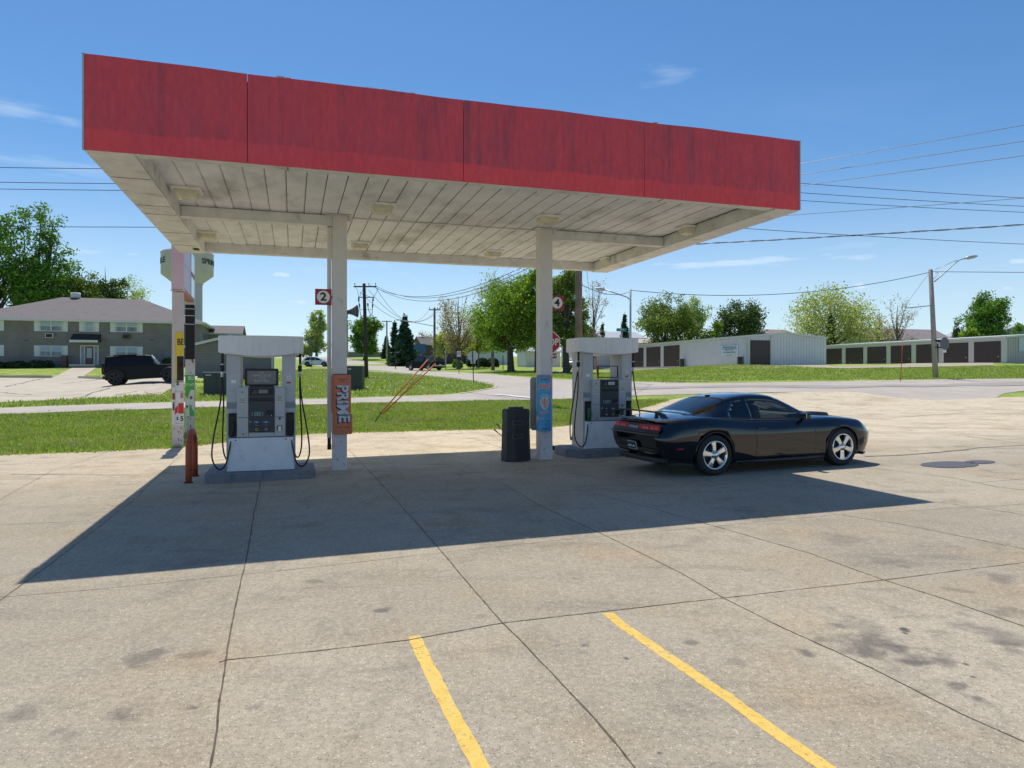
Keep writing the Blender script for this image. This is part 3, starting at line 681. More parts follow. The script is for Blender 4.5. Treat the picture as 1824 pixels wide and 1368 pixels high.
for px, py in [(333, 338), (681, 366), (976, 387), (1228, 405), (369, 415), (641, 433), (878, 448), (1087, 460)]:
    Y = (4.86-EYE)*FPX/(HZ-py); u, v = w2c((px-912)/FPX*Y, Y)
    lt = MB(); lt.box((u, v, ZD-.022), (.45, .40, .044)); lo = lt.build('ceiling_light', M_FIX, can, .012)
    q = MB(); s1 = [(-.165, -.14), (.165, -.14), (.165, .14), (-.165, .14)]; rows = []
    for s, z in ((1.12, ZD-.044), (1.1, ZD-.09), (.9, ZD-.15), (.45, ZD-.175)):
        rows.append([(u+a*s, v+b*s, z) for a, b in s1])
    q.grid(rows, closed=True, smooth=False); q.add(rows[-1], [(3, 2, 1, 0)]); q.build('lens', M_LENS, lo, .018, 3)
    if 1: 
        q = MB(); q.cyl((u, v, ZD-.17), (u, v, ZD-.18), .02, n=8); q.build('lens_screw', M_GREYT, lo)

# ------------------------------------------------------------------ number signs
M_SRED = mat('sign_red', (.36, .02, .05), .5, var=.08, scale=5); M_WHITE = mat('sign_white', (.80, .80, .78), .5, var=.05); M_BLACK = mat('black_paint', (.012, .012, .014), .5)
def disc(r, m, parent, c, name='disc', n=32, th=.003):
    q = MB(); q.prism([(r*math.cos(2*math.pi*i/n), r*math.sin(2*math.pi*i/n)) for i in range(n)], 0, th, 'y'); o = q.build(name, m, parent); o.location = c; return o
for n, u, s, px, py in (('2', UC[0], -1, 576, 529), ('4', UC[1], 1, 992, 539.5)):
    x, y = c2w(u+s*(.1325+.155+(.02 if s < 0 else -.05)), CD/2-.10)
    Y = y; z = zat(py, Y); x = (px-912)/FPX*Y
    t = thing('number_sign', 'square red sign with a white disc and a black %s beside the %s column' % (n, 'left' if s < 0 else 'right'), 'sign', (x, Y, z), TH)
    q = MB(); q.box((0, 0, 0), (.30, .018, .30)); q.box((-s*.10, .03, 0), (.12, .03, .05)); q.build('plate', M_SRED, t, .004)
    disc(.118, M_WHITE, t, (0, -.013, 0)); text(n, .21, M_BLACK, t, (0, -.0165, -.003), (R(90), 0, 0), off=.028, sx=1.1)

# ------------------------------------------------------------------ horn
x, y = c2w(UC[0]+.24, CD/2-.02); Y = y; hz = zat(558, Y)
t = thing('horn_loudspeaker', 'grey flared horn loudspeaker fixed to the right side of the left column', 'loudspeaker', ((617-912)/FPX*Y, Y, hz), 0)
q = MB(); rows = []
for k in range(9):
    s = k/8; w = .045+.085*s**1.6; h = .038+.085*s**1.7; xx = .02+.19*s
    rows.append([(xx, w*math.cos(a), .02+h*math.sin(a)+.02*s) for a in [2*math.pi*j/16 for j in range(16)]])
q.grid(rows, closed=True); q.add(rows[0], [tuple(range(16))]); M_HORN = mat('horn_grey', (.13, .145, .17), .5)
q.build('horn', M_HORN, t)
q = MB(); q.box((-.02, 0, -.06), (.08, .04, .04)); q.box((.012, 0, -.045), (.025, .03, .12)); q.box((-.012, 0, -.1), (.05, .05, .05)); q.build('bracket', M_BLACK, t, .004)

# ------------------------------------------------------------------ can shaped signs
def bend(o, rad):
    for v in o.data.vertices:
        a = v.co.x/rad; d = rad-v.co.y
        v.co.x, v.co.y = d*math.sin(a), rad-d*math.cos(a)
def bake(o):
    """fold the object's own transform into its mesh so that it can be bent"""
    o.data.transform(o.matrix_basis); o.location = (0, 0, 0); o.rotation_euler = (0, 0, 0); o.scale = (1, 1, 1)
def dense(o, n=2):
    bm = bmesh.new(); bm.from_mesh(o.data); bmesh.ops.triangulate(bm, faces=bm.faces)
    for _ in range(n):
        es = [e for e in bm.edges if e.calc_length() > .02]
        if es: bmesh.ops.subdivide_edges(bm, edges=es, cuts=1)
    bm.to_mesh(o.data); bm.free()
def can_board(w, h, r, m, parent, name='panel', z0=0, dx=0, round_top=True):
    q = MB(); rows = []; n = 16; pr = []
    k = 7
    def hw(z):
        e = min(z-(-h/2), h/2-z); rr = .05
        return w/2-(rr-math.sqrt(max(0, rr*rr-(rr-min(e, rr))**2)))*.55
    zs = [-h/2, -h/2+.006, -h/2+.02, -h/2+.04, -h/2+.06, 0, h/2-.06, h/2-.04, h/2-.02, h/2-.006, h/2]
    fr = [[(hw(z)*(2*j/n-1)+dx, 0, z+z0) for j in range(n+1)] for z in zs]; bk = [[(p[0], .012, p[2]) for p in rw] for rw in fr]
    q.grid(fr); q.grid(bk)
    rim = [rw[0] for rw in fr]+fr[-1][1:-1]+[rw[-1] for rw in fr[::-1]]+fr[0][::-1][1:-1]
    rm2 = [(p[0], .012, p[2]) for p in rim]; q.grid([rim, rm2], closed=True, smooth=False)
    o = q.build(name, m, parent); return o
def can_sign(px, pt, pb, u, label, kind):
    x, y = c2w(u, CD/2-.1325-.10); Y = y; zc = (zat(pt, Y)+zat(pb, Y))/2; H = zat(pt, Y)-zat(pb, Y)
    t = thing('can_sign', label, 'sign', ((px-912)/FPX*Y, Y, zc), TH); rad = .30; parts = []
    if kind == 0:
        mo = mat('can_orange', (.62, .16, .075), .35, var=.10, scale=2, dirt=(.45, .12, .06), dscale=2, streak=(6, 1, .2), spec=.6)
        w = .385; hs = H*.655
        parts.append(can_board(w, hs, .05, mo, t, 'panel', H/2-hs/2, -.01)); parts.append(can_board(w+.004, H-hs-.004, .05, mo, t, 'panel', -hs/2, .025))
        for p in parts: dense(p, 0)
        gb = mat('can_letter', (.55, .62, .70), .4, var=.12, scale=5); ds = mat('can_shadow', (.03, .035, .045), .5)
        for mm, dx, dz, yy, of in ((ds, -.022, -.018, -.003, .045), (gb, 0, 0, -.006, .03)):
            o = text('PRIME', .285, mm, t, (dx+.008, yy, .02+dz), (R(90), R(90), 0), off=of, ex=.001, sx=.93); bake(o); dense(o, 3); parts.append(o)
            if True:
                for v in o.data.vertices:
                    if v.co.z < H/2-hs: v.co.x += .03
        for s, z, sz in (('HYDRATION', H/2-.09, .034), ('DRINK', H/2-.13, .034), ('ENERGY DRINK', -H/2+.13, .034), ('12 FL OZ', -H/2+.05, .022)):
            o = text(s, sz, ds, t, (.01, -.003, z), (R(90), 0, 0), ex=.0005); bake(o); parts.append(o)
        dk = MB(); dk.box((0, -.001, H/2+.004), (w-.06, .02, .012)); p = dk.build('rim', M_BLACK, t); dense(p, 2); parts.append(p)
    else:
        mo = mat('can_blue', (.045, .35, .62), .35, var=.12, scale=3, dirt=(.03, .27, .52), dscale=2.5, spec=.6)
        w = .345
        parts.append(can_board(w, H, .05, mo, t)); pk = mat('can_pink', (.62, .17, .19), .45, var=.12, scale=9); pc = mat('can_peach', (.66, .42, .33), .5, var=.22, scale=14, dirt=(.72, .58, .48), dscale=12); wt = mat('can_white', (.72, .78, .84), .5); ye = mat('can_leaf', (.10, .42, .68), .5)
        q = MB(); q.box((0, -.003, H/2-.045), (w-.035, .004, .05)); p = q.build('band', pk, t); dense(p, 4); parts.append(p)
        q = MB(); q.box((0, -.001, H/2+.004), (w-.08, .02, .012)); p = q.build('rim', M_GREYT, t); dense(p, 3); parts.append(p)
        def blob(cx, cz, rx, rz_, mm, yy, ph=0, am=.08, name='fruit', n=40):
            q = MB(); q.prism([(cx+rx*(1+am*math.sin(3*a+ph))*math.cos(a), cz+rz_*(1+am*math.sin(3*a+ph))*math.sin(a)) for a in [2*math.pi*i/n for i in range(n)]], yy, yy+.0015, 'y'); p = q.build(name, mm, t); dense(p, 3); parts.append(p)
        blob(0, .0, .098, .125, wt, -.004); blob(0, 0, .086, .113, pc, -.007); blob(-.012, .01, .012, .09, pk, -.009, am=.0)
        for cx, cz in ((.055, .14), (-.05, .14), (.0, .165), (.09, .12)): blob(cx, cz, .045, .022, wt, -.004, cx*20, .2, 'leaf'); blob(cx, cz, .036, .015, ye, -.007, cx*20, .2, 'leaf')
        blob(w/2-.012, .04, .016, .07, pc, -.004); blob(-w/2+.02, -.32, .022, .07, pc, -.004); blob(w/2-.03, H/2-.11, .02, .05, pk, -.004)
        for s, xx, z, sz, sh in (('Alani', -.012, .355, .142, .3), ('Nu', .06, .275, .07, .2), ('Peach', -.01, -.19, .085, .2)):
            o = text(s, sz, wt, t, (xx, -.004, z), (R(90), R(-8), 0), off=.07, ex=.0005, shear=sh); bake(o); dense(o, 2); parts.append(o)
            o = text(s, sz, pk, t, (xx, -.006, z), (R(90), R(-8), 0), off=.028, ex=.0005, shear=sh); bake(o); dense(o, 2); parts.append(o)
        for s, z, sz in (('ENERGY DRINK', -.32, .03), ('12 FL OZ', -.40, .022)):
            o = text(s, sz, wt, t, (0, -.004, z), (R(90), 0, 0), ex=.0005); bake(o); parts.append(o)
        for z in (H/2-.095, -H/2+.05): blob(0, z, .085, .008, mat('can_shade', (.02, .05, .12), .5), -.004, am=0)
    for p in parts: bend(p, rad)
    q = MB(); q.box((0, .06, 0), (.2, .05, H-.2)); q.build('bracket', M_GREYT, t)
    return t
can_sign(609, 667, 774, UC[0]+.02, 'orange metallic can shaped sign with tall white letters on the left column', 0)
can_sign(970.5, 668, 768, UC[1], 'blue can shaped sign with a pink peach on the right column', 1)
x, y = c2w(UC[1]-.03, CD/2+.2); q = MB(); w, h = .36, 1.12; c = .05; Y = y
q.prism([(-w/2+c, -h/2), (w/2, -h/2), (w/2, h/2), (-w/2+c, h/2), (-w/2+.015, h/2-.02), (-w/2, h/2-c), (-w/2, -h/2+c)], 0, .02, 'y')
o = q.build('sign_board', mat('board_grey', (.42, .42, .43), .6), None, .004); o.location = ((959-912)/FPX*Y, Y, zat(719, Y)); o.rotation_euler = (0, 0, TH)
tag(o, 'plain grey back of a board standing out behind the blue can sign', 'sign')

# ------------------------------------------------------------------ fuel dispensers
M_PW = mat('dispenser_grey', (.50, .50, .52), .45, var=.06, scale=5, dirt=(.25, .24, .24), dscale=3, dth=(.52, .82), streak=(1, 1, .4))
M_PH = mat('dispenser_white', (.76, .75, .76), .45, var=.05, scale=4, dirt=(.45, .44, .42), dscale=3, dth=(.5, .85), streak=(3, 3, .3))
M_PL = mat('dispenser_skirt', (.74, .76, .78), .4, var=.05, scale=5, dirt=(.42, .42, .42), dscale=4, dth=(.55, .85))
M_PLG = mat('dispenser_panel', (.42, .43, .45), .4, metal=.3, var=.05, scale=6)
M_PD = mat('dispenser_dark', (.035, .038, .048), .42, var=.12, scale=8)
M_RUB = mat('black_rubber', (.018, .018, .02), .6); M_STEEL = mat('bright_steel', (.65, .65, .64), .3, metal=.8); M_GRN = mat('nozzle_green', (.03, .16, .08), .5); M_BLUEB = mat('button_blue', (.05, .16, .42), .5)
def dispenser(label, loc, screen, green):
    t = thing('fuel_dispenser', label, 'fuel pump', loc, TH)
    for s in (-1, 1):
        q = MB(); x0, x1 = (-.575, -.345) if s < 0 else (.335, .565)
        q.box(((x0+x1)/2, 0, 1.01), (x1-x0, .60, 2.04)); q.box(((x0+x1)/2, 0, 1.19), (x1-x0+.003, .603, .004), 1); q.build('side_column', [M_PW, M_DARK], t, .012)
        q = MB(); q.box(((x0+x1)/2+.0, -.303, 1.13), (x1-x0-.01, .006, .10)); q.build('column_badge', mat('badge_blue', (.22, .27, .33), .4), t)
    q = MB(); n = 14; top = []
    arc = [(-.70+1.40*k/n, -.36-.13*math.sin(math.pi*k/n)**.8) for k in range(n+1)]; bk = [(-p[0], -p[1]) for p in arc]
    poly = arc+bk
    m_ = len(poly); bot = [(p[0], p[1], 2.05-.065*math.sin(math.pi*(p[0]+.70)/1.40)) for p in poly]; tp = [(p[0], p[1], 2.345) for p in poly]
    q.add(bot+tp, [(i, (i+1) % m_, m_+(i+1) % m_, m_+i) for i in range(m_)])
    for k in range(n):
        a_, b_ = k, k+1; c_, d_ = m_-1-((n-k-1)), m_-1-(n-k)
        a2, b2 = n+1+(n-k), n+1+(n-k-1)
        q.add([bot[a_], bot[b_], bot[b2], bot[a2]], [(3, 2, 1, 0)]); q.add([tp[a_], tp[b_], tp[b2], tp[a2]], [(0, 1, 2, 3)])
    q.build('header', M_PH, t, .02, 3)
    q = MB(); q.prism([(-.405, .58), (.395, .58), (.395, 1.46), (-.405, 1.46)], -.36, .36, 'y'); q.build('cabinet', M_PW, t, .008)
    q = MB()
    for x0, x1 in ((-.40, -.215), (.215, .385)):
        q.box(((x0+x1)/2, -.372, 1.19), (x1-x0, .024, .515)); q.box(((x0+x1)/2, -.372, .755), (x1-x0, .024, .335))
    q.box((0, -.370, .625), (.42, .02, .075)); q.build('front_panel', M_PLG, t, .006)
    q = MB()
    for x, z in ((-.31, 1.37), (-.30, .64), (.30, .90)): q.cyl((x, -.384, z), (x, -.39, z), .013 if z != .9 else .02, n=12)
    q.build('lock', M_BLACK, t)
    # dark face of the console
    q = MB(); q.box((0, -.378, 1.065), (.42, .04, .79)); co = q.build('console', M_PD, t, .012)
    q = MB(); q.box((0, -.405, 1.375), (.37, .02, .10)); q.box((0, -.402, 1.235), (.40, .02, .05)); q.build('display_bezel', M_BLACK, co, .005)
    q = MB(); q.box((.03, -.417, 1.378), (.15, .005, .065)); q.build('price_display', mat('lcd', (.20, .19, .17), .3) if screen else mat('lcd_lit', (.50, .50, .47), .3), co)
    text('SALE', .022, M_GREYT, co, (-.10, -.417, 1.388), (R(90), 0, 0)); text('GALLONS', .018, M_GREYT, co, (-.11, -.417, 1.352), (R(90), 0, 0))
    q = MB(); q.box((-.065, -.402, .99), (.115, .008, .075)); q.build('screen', mat('lcd_teal', (.10, .20, .22), .3), co)
    q = MB()
    for s in (-1, 1):
        for k in range(3): q.box((-.065+s*.085, -.401, .965+k*.024), (.014, .008, .012))
    q.build('soft_key', M_GREYT, co)
    q = MB(); q.box((.135, -.405, 1.0), (.10, .025, .09)); q.box((.135, -.42, .975), (.08, .01, .01)); q.build('card_reader', M_BLACK, co, .006)
    q = MB(); q.box((.105, -.42, .963), (.008, .006, .03)); q.box((.16, -.42, .963), (.02, .006, .02)); q.build('card_mark', M_GREYT, co)
    for i, (x, tt) in enumerate(((-.08, '87'), (.075, '89'))):
        q = MB(); q.box((x, -.401, .845), (.10, .008, .036)); q.build('grade_button', M_BLUEB if (screen or i) else M_PD, co, .004); text(tt, .03, M_WHITE, co, (x, -.407, .845), (R(90), 0, 0), off=.01)
        q = MB(); q.box((x, -.400, .79), (.035, .006, .006)); q.build('price_strip', M_GREYT, co)
        q = MB(); q.cyl((x, -.396, .718), (x, -.408, .718), .026, n=18); q.build('octane_button', mat('octane_yellow', (.50, .32, .05), .5) if (i == 0) == screen else mat('octane_grey', (.33, .30, .29), .5), co)
        q = MB(); q.box((x, -.4105, .718), (.022, .003, .026)); q.build('octane_mark', M_PD, co)
    q = MB(); q.cyl((-.183, -.396, .855), (-.183, -.405, .855), .02, n=16); q.build('call_button', mat('call_green', (.10, .30, .22), .5), co)
    q = MB(); q.box((.295, -.388, .735), (.085, .03, .085)); so = q.build('receipt_slot', M_BLACK, t, .004)
    q = MB(); q.box((.30, -.408, .728), (.055, .006, .075)); q.build('receipt', M_WHITE, so)
    q = MB(); q.prism([(-.53, .58), (.52, .58), (.545, .0), (-.555, .0)], -.385, .385, 'y'); q.build('skirt', M_PL, t, .01)
    q = MB(); q.box((0, 0, .583), (1.07, .774, .008)); q.box((0, 0, -.0), (1.10, .775, .012)); q.build('seam', M_DARK, t)
    q = MB()
    for x in (-.42, .40): q.cyl((x, -.383, .54), (x, -.389, .54), .012, n=12)
    q.build('lock', M_BLACK, t)
    # topper
    q = MB()
    fw, fh, z0 = .27, .152, 1.625
    def frame(w, h, b, dep, yy):
        q.box((0, yy, z0+h-b/2), (2*w, dep, b)); q.box((0, yy, z0-h+b/2), (2*w, dep, b))
        for s in (-1, 1): q.box((s*(w-b/2), yy, z0), (b, dep, 2*h-2*b))
    if screen:
        frame(fw, fh, .03, .06, -.30); fo = q.build('topper_frame', M_BLACK, t, .008)
        q = MB(); q.box((0, -.30, z0), (2*fw-.06, .03, 2*fh-.06)); sc = q.build('video_screen', mat('screen_grey', (.17, .155, .165), .25, var=.15, scale=2), fo)
        ml = mat('screen_letter', (.42, .42, .42), .6)
        for s, z, sz in (('WE', .075, .052), ('APPRECIATE', .028, .052), ('YOUR', -.018, .046), ('BUSINESS', -.064, .056)): text(s, sz, ml, sc, (0, -.317, z0+z), (R(90), 0, 0), off=.02, sx=1.05)
        q = MB(); q.box((0, -.28, 1.465), (.40, .08, .03)); q.build('topper_base', M_BLACK, t)
    else:
        frame(.235, .13, .018, .03, -.30); fo = q.build('topper_frame', M_BLACK, t, .006)
    for (x, z, w, h, mm) in ((.45, 1.62, .07, .10, M_WHITE), (.45, 1.53, .07, .03, mat('sticker_red', (.5, .05, .05), .5)), (-.46, 1.55, .08, .06, M_WHITE), (.30, 1.25, .10, .12, mat('sticker_grey', (.55, .55, .5), .5)), (-.31, 1.22, .09, .14, MATS['sticker_grey'])):
        q = MB(); q.box((x, -.302 if abs(x) > .4 else -.3855, z), (w, .004, h)); so_ = q.build('sticker', mm, t)
        if h > .09:
            for k in range(3): q = MB(); q.box((x, -.3045 if abs(x) > .4 else -.388, z+.03-.03*k), (w*.8, .002, .008)); q.build('print', M_DARK, so_)
    # nozzles in their boots, hoses from the header
    for s in (-1, 1):
        xc = -.475 if s < 0 else .475
        q = MB(); q.box((xc, -.31, .80), (.135, .03, .40)); q.box((xc, -.335, .99), (.12, .05, .03)); bo = q.build('nozzle_boot', M_BLACK, t, .012)
        no = MB(); no.tube([(xc, -.36, .60), (xc-.01, -.375, .67), (xc, -.37, .74), (xc, -.35, .86)], [.017, .02, .022, .018], 8)
        no.box((xc, -.37, .76), (.045, .05, .16)); no.tube([(xc+.02, -.40, .66), (xc+.03, -.43, .72), (xc+.02, -.42, .82), (xc, -.39, .87)], .008, 6)
        nz = no.build('nozzle', M_GRN if (green and s < 0) else M_RUB, t, .008)
        q = MB(); q.cyl((xc, -.358, .60), (xc-.005, -.368, .655), .015, n=10); q.build('swivel', M_STEEL, nz)
        xh = s*.645
        q = MB(); q.cyl((xh, -.22, 2.04), (xh, -.22, 1.86), .022, n=10); q.cyl((xh, -.22, 1.86), (xh, -.22, 1.83), .026, n=10, mi=1); q.cyl((xh-.005, -.22, 1.83), (xh-.005, -.22, 1.735), .036, n=10); q.cyl((xh-.005, -.22, 1.735), (xh-.005, -.22, 1.66), .024, n=10, mi=1); q.cyl((xh-.005, -.22, 1.66), (xh-.008, -.22, 1.63), .022, n=10, mi=1)
        q.build('breakaway', [M_RUB, M_STEEL], t)
        def cr(pts, n=7):
            P = [Vector(p) for p in pts]; P = [P[0]]+P+[P[-1]]; out = []
            for i in range(1, len(P)-2):
                for k in range(n):
                    u = k/n; a, b, c, d = P[i-1:i+3]
                    out.append(.5*((2*b)+(c-a)*u+(2*a-5*b+4*c-d)*u*u+(3*b-a-3*c+d)*u**3))
            return out+[P[-2]]
        hz1 = [(xh-.008, -.22, 1.66), (xh-s*-.03, -.25, 1.2), (xh+s*.13, -.33, .6), (xh+s*.15, -.38, .25), (xh+s*.05, -.42, .06), (xh-s*.06, -.42, .12), (xh-s*.12, -.40, .36), (xc+s*.01, -.36, .60)]
        q = MB(); q.tube(cr(hz1), .0135, 8); q.build('hose', M_RUB, t)
        hz2 = [(xh-.008, -.20, 1.66), (xh, .0, 1.2), (xh+s*.03, .15, .6), (xh+s*.02, .2, .3), (xh-s*.03, .28, .14), (xh-s*.09, .36, .2), (xc, .36, .6)]
        q = MB(); q.tube(cr(hz2), .0135, 8); q.build('hose', M_RUB, t)
        q = MB(); q.box((xc, .31, .80), (.135, .03, .40)); q.build('nozzle_boot', M_BLACK, t, .012)
    q = MB(); q.box((0, .378, 1.065), (.42, .04, .79)); q.build('console', M_PD, t, .012)
    return t
def island(label, pts, h, loc, m):
    z0 = g(*loc); q = MB(); q.prism(pts, -.06, h, 'z'); o = q.build('pump_island', m, None, .02, 3); o.location = (loc[0], loc[1], z0); o.rotation_euler = (0, 0, TH); return tag(o, label, 'pump island')
M_ISL = mat('island_concrete', (.195, .20, .215), .75, var=.15, scale=4, dirt=(.10, .105, .12), dscale=5, bump=.3)
M_ISL2 = mat('island_blue_grey', (.175, .195, .225), .6, var=.12, scale=4, dirt=(.10, .115, .14), dscale=5)
P1 = (-4.47, 12.47); P2_ = (1.96, 15.17)
z1 = g(*P1)+.15; z2 = g(*P2_)+.17
island('low grey island under the left pump', [(-.90, -.52), (-.78, -.60), (.78, -.60), (.90, -.50), (.90, .5), (.8, .6), (-.8, .6), (-.9, .5)], .15, P1, M_ISL)
island('dark blue grey island with a clipped corner under the pump beside the parked car', [(-.92, -.18), (-.70, -.52), (.9, -.52), (1.1, -.2), (1.1, .45), (.9, .6), (-.8, .6), (-.92, .5)], .17, P2_, M_ISL2)
dispenser('fuel pump with a grey video screen reading WE APPRECIATE YOUR BUSINESS', (P1[0], P1[1], z1), True, False)
dispenser('fuel pump with an empty black topper frame and green nozzle beside the parked car', (P2_[0], P2_[1], z2), False, True)

# loose grit and grass tufts along the edge of the lot
rg_ = np.random.default_rng(21); gx = []; 
for (a_, b_) in zip(LOTB[1:-1], LOTB[2:]):
    n_ = int(math.dist(a_, b_)*60)
    for k in range(n_):
        s_ = rg_.uniform(); gx.append((a_[0]+(b_[0]-a_[0])*s_+rg_.normal(0, .06), a_[1]+(b_[1]-a_[1])*s_-abs(rg_.normal(0, .10))))
gx = np.array(gx); gh = rg_.uniform(.03, .09, len(gx)); ga_ = rg_.uniform(0, 6.28, len(gx)); gzz = gz(gx[:, 0], gx[:, 1])
co_ = np.stack([np.stack([gx[:, 0]-np.cos(ga_)*.02, gx[:, 1]-np.sin(ga_)*.02, gzz], 1), np.stack([gx[:, 0]+np.cos(ga_)*.02, gx[:, 1]+np.sin(ga_)*.02, gzz], 1), np.stack([gx[:, 0]+rg_.normal(0, .04, len(gx)), gx[:, 1]-np.abs(rg_.normal(0, .04, len(gx))), gzz+gh], 1)], 1).reshape(-1, 3)
tag(rawmesh('grass_tufts', co_, np.arange(len(co_)).reshape(-1, 3), M_BLADE, tris=True), 'ragged grass tufts creeping over the edge of the concrete', 'grass', kind='stuff')

# ------------------------------------------------------------------ bollard, litter bin with squeegees
p = gp(336, 860); p2 = gp(347, 848)
t = thing('hoop_bollard', 'rusty orange red hoop bollard beside the left pump', 'bollard', p, math.atan2(p2.y-p.y, p2.x-p.x))
d = math.dist(p[:2], p2[:2]); rr = d/2; ht = zat(766, p.y)-p.z-.05
pts = [(0, 0, -.02), (0, 0, ht-rr)]+[(rr-rr*math.cos(a), 0, ht-rr+rr*math.sin(a)) for a in [math.pi*k/12 for k in range(1, 12)]]+[(d, 0, ht-rr), (d, 0, -.02)]
q = MB(); q.tube(pts, .052, 16); q.build('hoop', mat('rusty_orange', (.42, .085, .035), .6, var=.15, scale=6, dirt=(.22, .06, .035), dscale=4, dth=(.45, .75), bump=.3), t)
for x in (0, d): q = MB(); q.cyl((x, 0, 0), (x, 0, .012), .075, n=14); q.build('footing', M_DARK, t)
p = gp(919, 822.5); p = Vector((p.x, p.y+.2, 0)); p.z = g(p.x, p.y)
t = thing('litter_bin', 'black eight sided litter and squeegee bin left of the right column', 'bin', p, TH+R(12))
M_BIN = mat('bin_plastic', (.028, .028, .03), .55, var=.2, scale=9, bump=.4, bscale=60)
q = MB(); rows = []
def octo(w, dd, z, c=.28): return [(x*w, y*dd, z) for x, y in [(-1, -c-.2), (-.55, -1), (.55, -1), (1, -c-.2), (1, c+.2), (.55, 1), (-.55, 1), (-1, c+.2)]]
for w, z in ((.285, 0), (.262, .86), (.268, .87), (.266, 1.03), (.24, 1.06)): rows.append(octo(w, w*.86, z))
q.grid(rows, closed=True, smooth=False); q.add(rows[-1], [tuple(range(8))]); q.build('body', M_BIN, t, .012)
q = MB(); q.prism([(x*.62, y*.62) for x, y, z in octo(.24, .2, 0)], 1.05, 1.10, 'z'); q.build('lid', M_BIN, t, .015)
for z in (.80, .52):
    q = MB(); q.box((-.09, -.222, z+.035), (.20, .03, .012)); q.box((-.09, -.222, z-.05), (.20, .03, .012)); q.box((-.19, -.222, z-.01), (.012, .03, .1)); q.box((.01, -.222, z-.01), (.012, .03, .1)); q.box((-.09, -.205, z-.01), (.19, .02, .08), 1)
    q.build('slot', [mat('bin_edge', (.09, .085, .08), .5), M_BLACK], t, .003)
for (a, b, lb) in (((885, 755), (896, 768), 'black squeegee handle sticking out of the bin, upper and shorter'), ((880, 765), (898, 780), 'black squeegee handle sticking out of the bin, lower and longer')):
    A, B = ray(a[0], a[1], p.y-.02), ray(b[0], b[1], p.y+.05); q = MB(); q.tube([A, A.lerp(B, .35)], [.013, .011], 8); q.tube([A.lerp(B, .35), B+(B-A)*.8], .008, 8, 1)
    o = q.build('squeegee', [M_RUB, mat('handle_grey', (.10, .10, .10), .5)], None); o.data.transform(Matrix.Translation(-A)); o.location = A; tag(o, lb, 'squeegee')

# ------------------------------------------------------------------ price sign on two posts
A0 = gp(317, 796); dv = Vector((-.343, .939, 0)).normalized()
t = thing('price_sign', 'weathered pinkish white price sign on two square posts at the kerb', 'sign', A0, math.atan2(dv.y, dv.x))
M_POST = mat('post_white', (.62, .57, .565), .6, var=.08, scale=3, dirt=(.30, .27, .25), dscale=3.2, dth=(.60, .78), streak=(1, 1, .6))
M_PINK = mat('post_pink', (.70, .55, .60), .55, var=.05, scale=2)
SP = 3.35; zt = 5.35-A0.z
# local x runs away from the lot, local -y faces the camera's right
rd = random.Random(9); M_BARE = mat('bare_black', (.05, .045, .045), .9)
def chips(q, x0, n, zmax):
    for k in range(n):
        z = rd.uniform(.05, 1)**1.5*zmax; q.box((x0-.1105, rd.uniform(-.1, .1), z), (.003, rd.uniform(.01, .035), rd.uniform(.02, .09)), 1)
        q.box((x0+rd.uniform(-.08, .08), -.1255, z*.7), (rd.uniform(.01, .04), .003, rd.uniform(.02, .08)), 1)
q = MB(); q.box((0, 0, 1.9), (.22, .25, 3.9)); chips(q, 0, 7, .55); q.build('post', [M_POST, M_BARE], t)
q = MB(); q.box((0, 0, (3.92+zt)/2), (.24, .275, zt-3.92)); q.box((0, 0, 3.9), (.27, .32, .02)); q.build('post_sleeve', M_PINK, t, .008)
q = MB(); q.box((SP, 0, 1.9), (.22, .25, zt+1.2)); chips(q, SP, 14, 2.3); q.build('post', [M_POST, M_BARE], t)
q = MB(); q.box((SP-.02, 0, 3.05), (.24, .252, 1.6)); q.build('black_panel', mat('tar_black', (.012, .012, .016), .7, bump=.6, bscale=30), t, .02)
q = MB()
for z in (3.75, 3.55, 3.3): q.box((SP-.145, -.0, z-.02), (.02, .25, .02))
q.build('rail', M_POST, t)
q = MB(); q.box(((.13+SP)/2, 0, (3.92+zt)/2), (SP-.10, .21, zt-3.94)); cb = q.build('cabinet', mat('cabinet_pink', (.50, .20, .24), .6), t, .006)
q = MB(); q.box(((.13+SP*.62)/2, -.112, (3.96+zt)/2), (SP*.62-.15, .012, zt-4.04)); q.build('face_panel', mat('face_lilac', (.60, .52, .64), .45, var=.12, scale=1.2), cb)
q = MB(); q.box((SP*.31, -.12, (3.96+zt)/2), (SP*.6, .006, .015)); q.build('panel_seam', M_GREYT, cb)
for z0, z1_ in ((3.98, 4.60), (4.68, 5.28)):
    q = MB(); q.box((SP*.81, -.114, (z0+z1_)/2-A0.z*0), (SP*.34, .012, z1_-z0)); w0 = q.build('window', M_GREYT, cb, .004)
    q = MB(); q.box((SP*.81, -.122, (z0+z1_)/2), (SP*.34-.14, .006, z1_-z0-.09)); q.build('pane', mat('pane_pale', (.62, .72, .78), .2), w0)
q = MB(); q.box((-.03, .132, 2.0), (.17, .012, 1.15)); q.box((-.05, .14, 2.57), (.2, .03, .015)); q.box((-.05, .14, 1.85), (.2, .03, .015)); q.build('side_plate', mat('plate_grey', (.25, .24, .23), .6), t)
def poster(label, x, z0, z1_, w, col, y0=0.0, side='f'):
    """sheet on the face towards the lot"""
    o = thing('poster', label, 'poster', t.matrix_basis @ Vector((x-.122, y0, z0)), t.rotation_euler.z-R(90))
    q = MB(); q.box((0, .0, (z1_-z0)/2), (w, .006, z1_-z0)); q.build('sheet', col, o); return o
YEL = mat('poster_yellow', (.72, .55, .03), .5, var=.1, scale=5); PWH = mat('poster_white', (.72, .74, .76), .5, var=.08, scale=5); PRD = mat('poster_red', (.60, .035, .04), .5, var=.1, scale=5); PGR = mat('poster_green', (.10, .42, .09), .5, var=.12, scale=5)
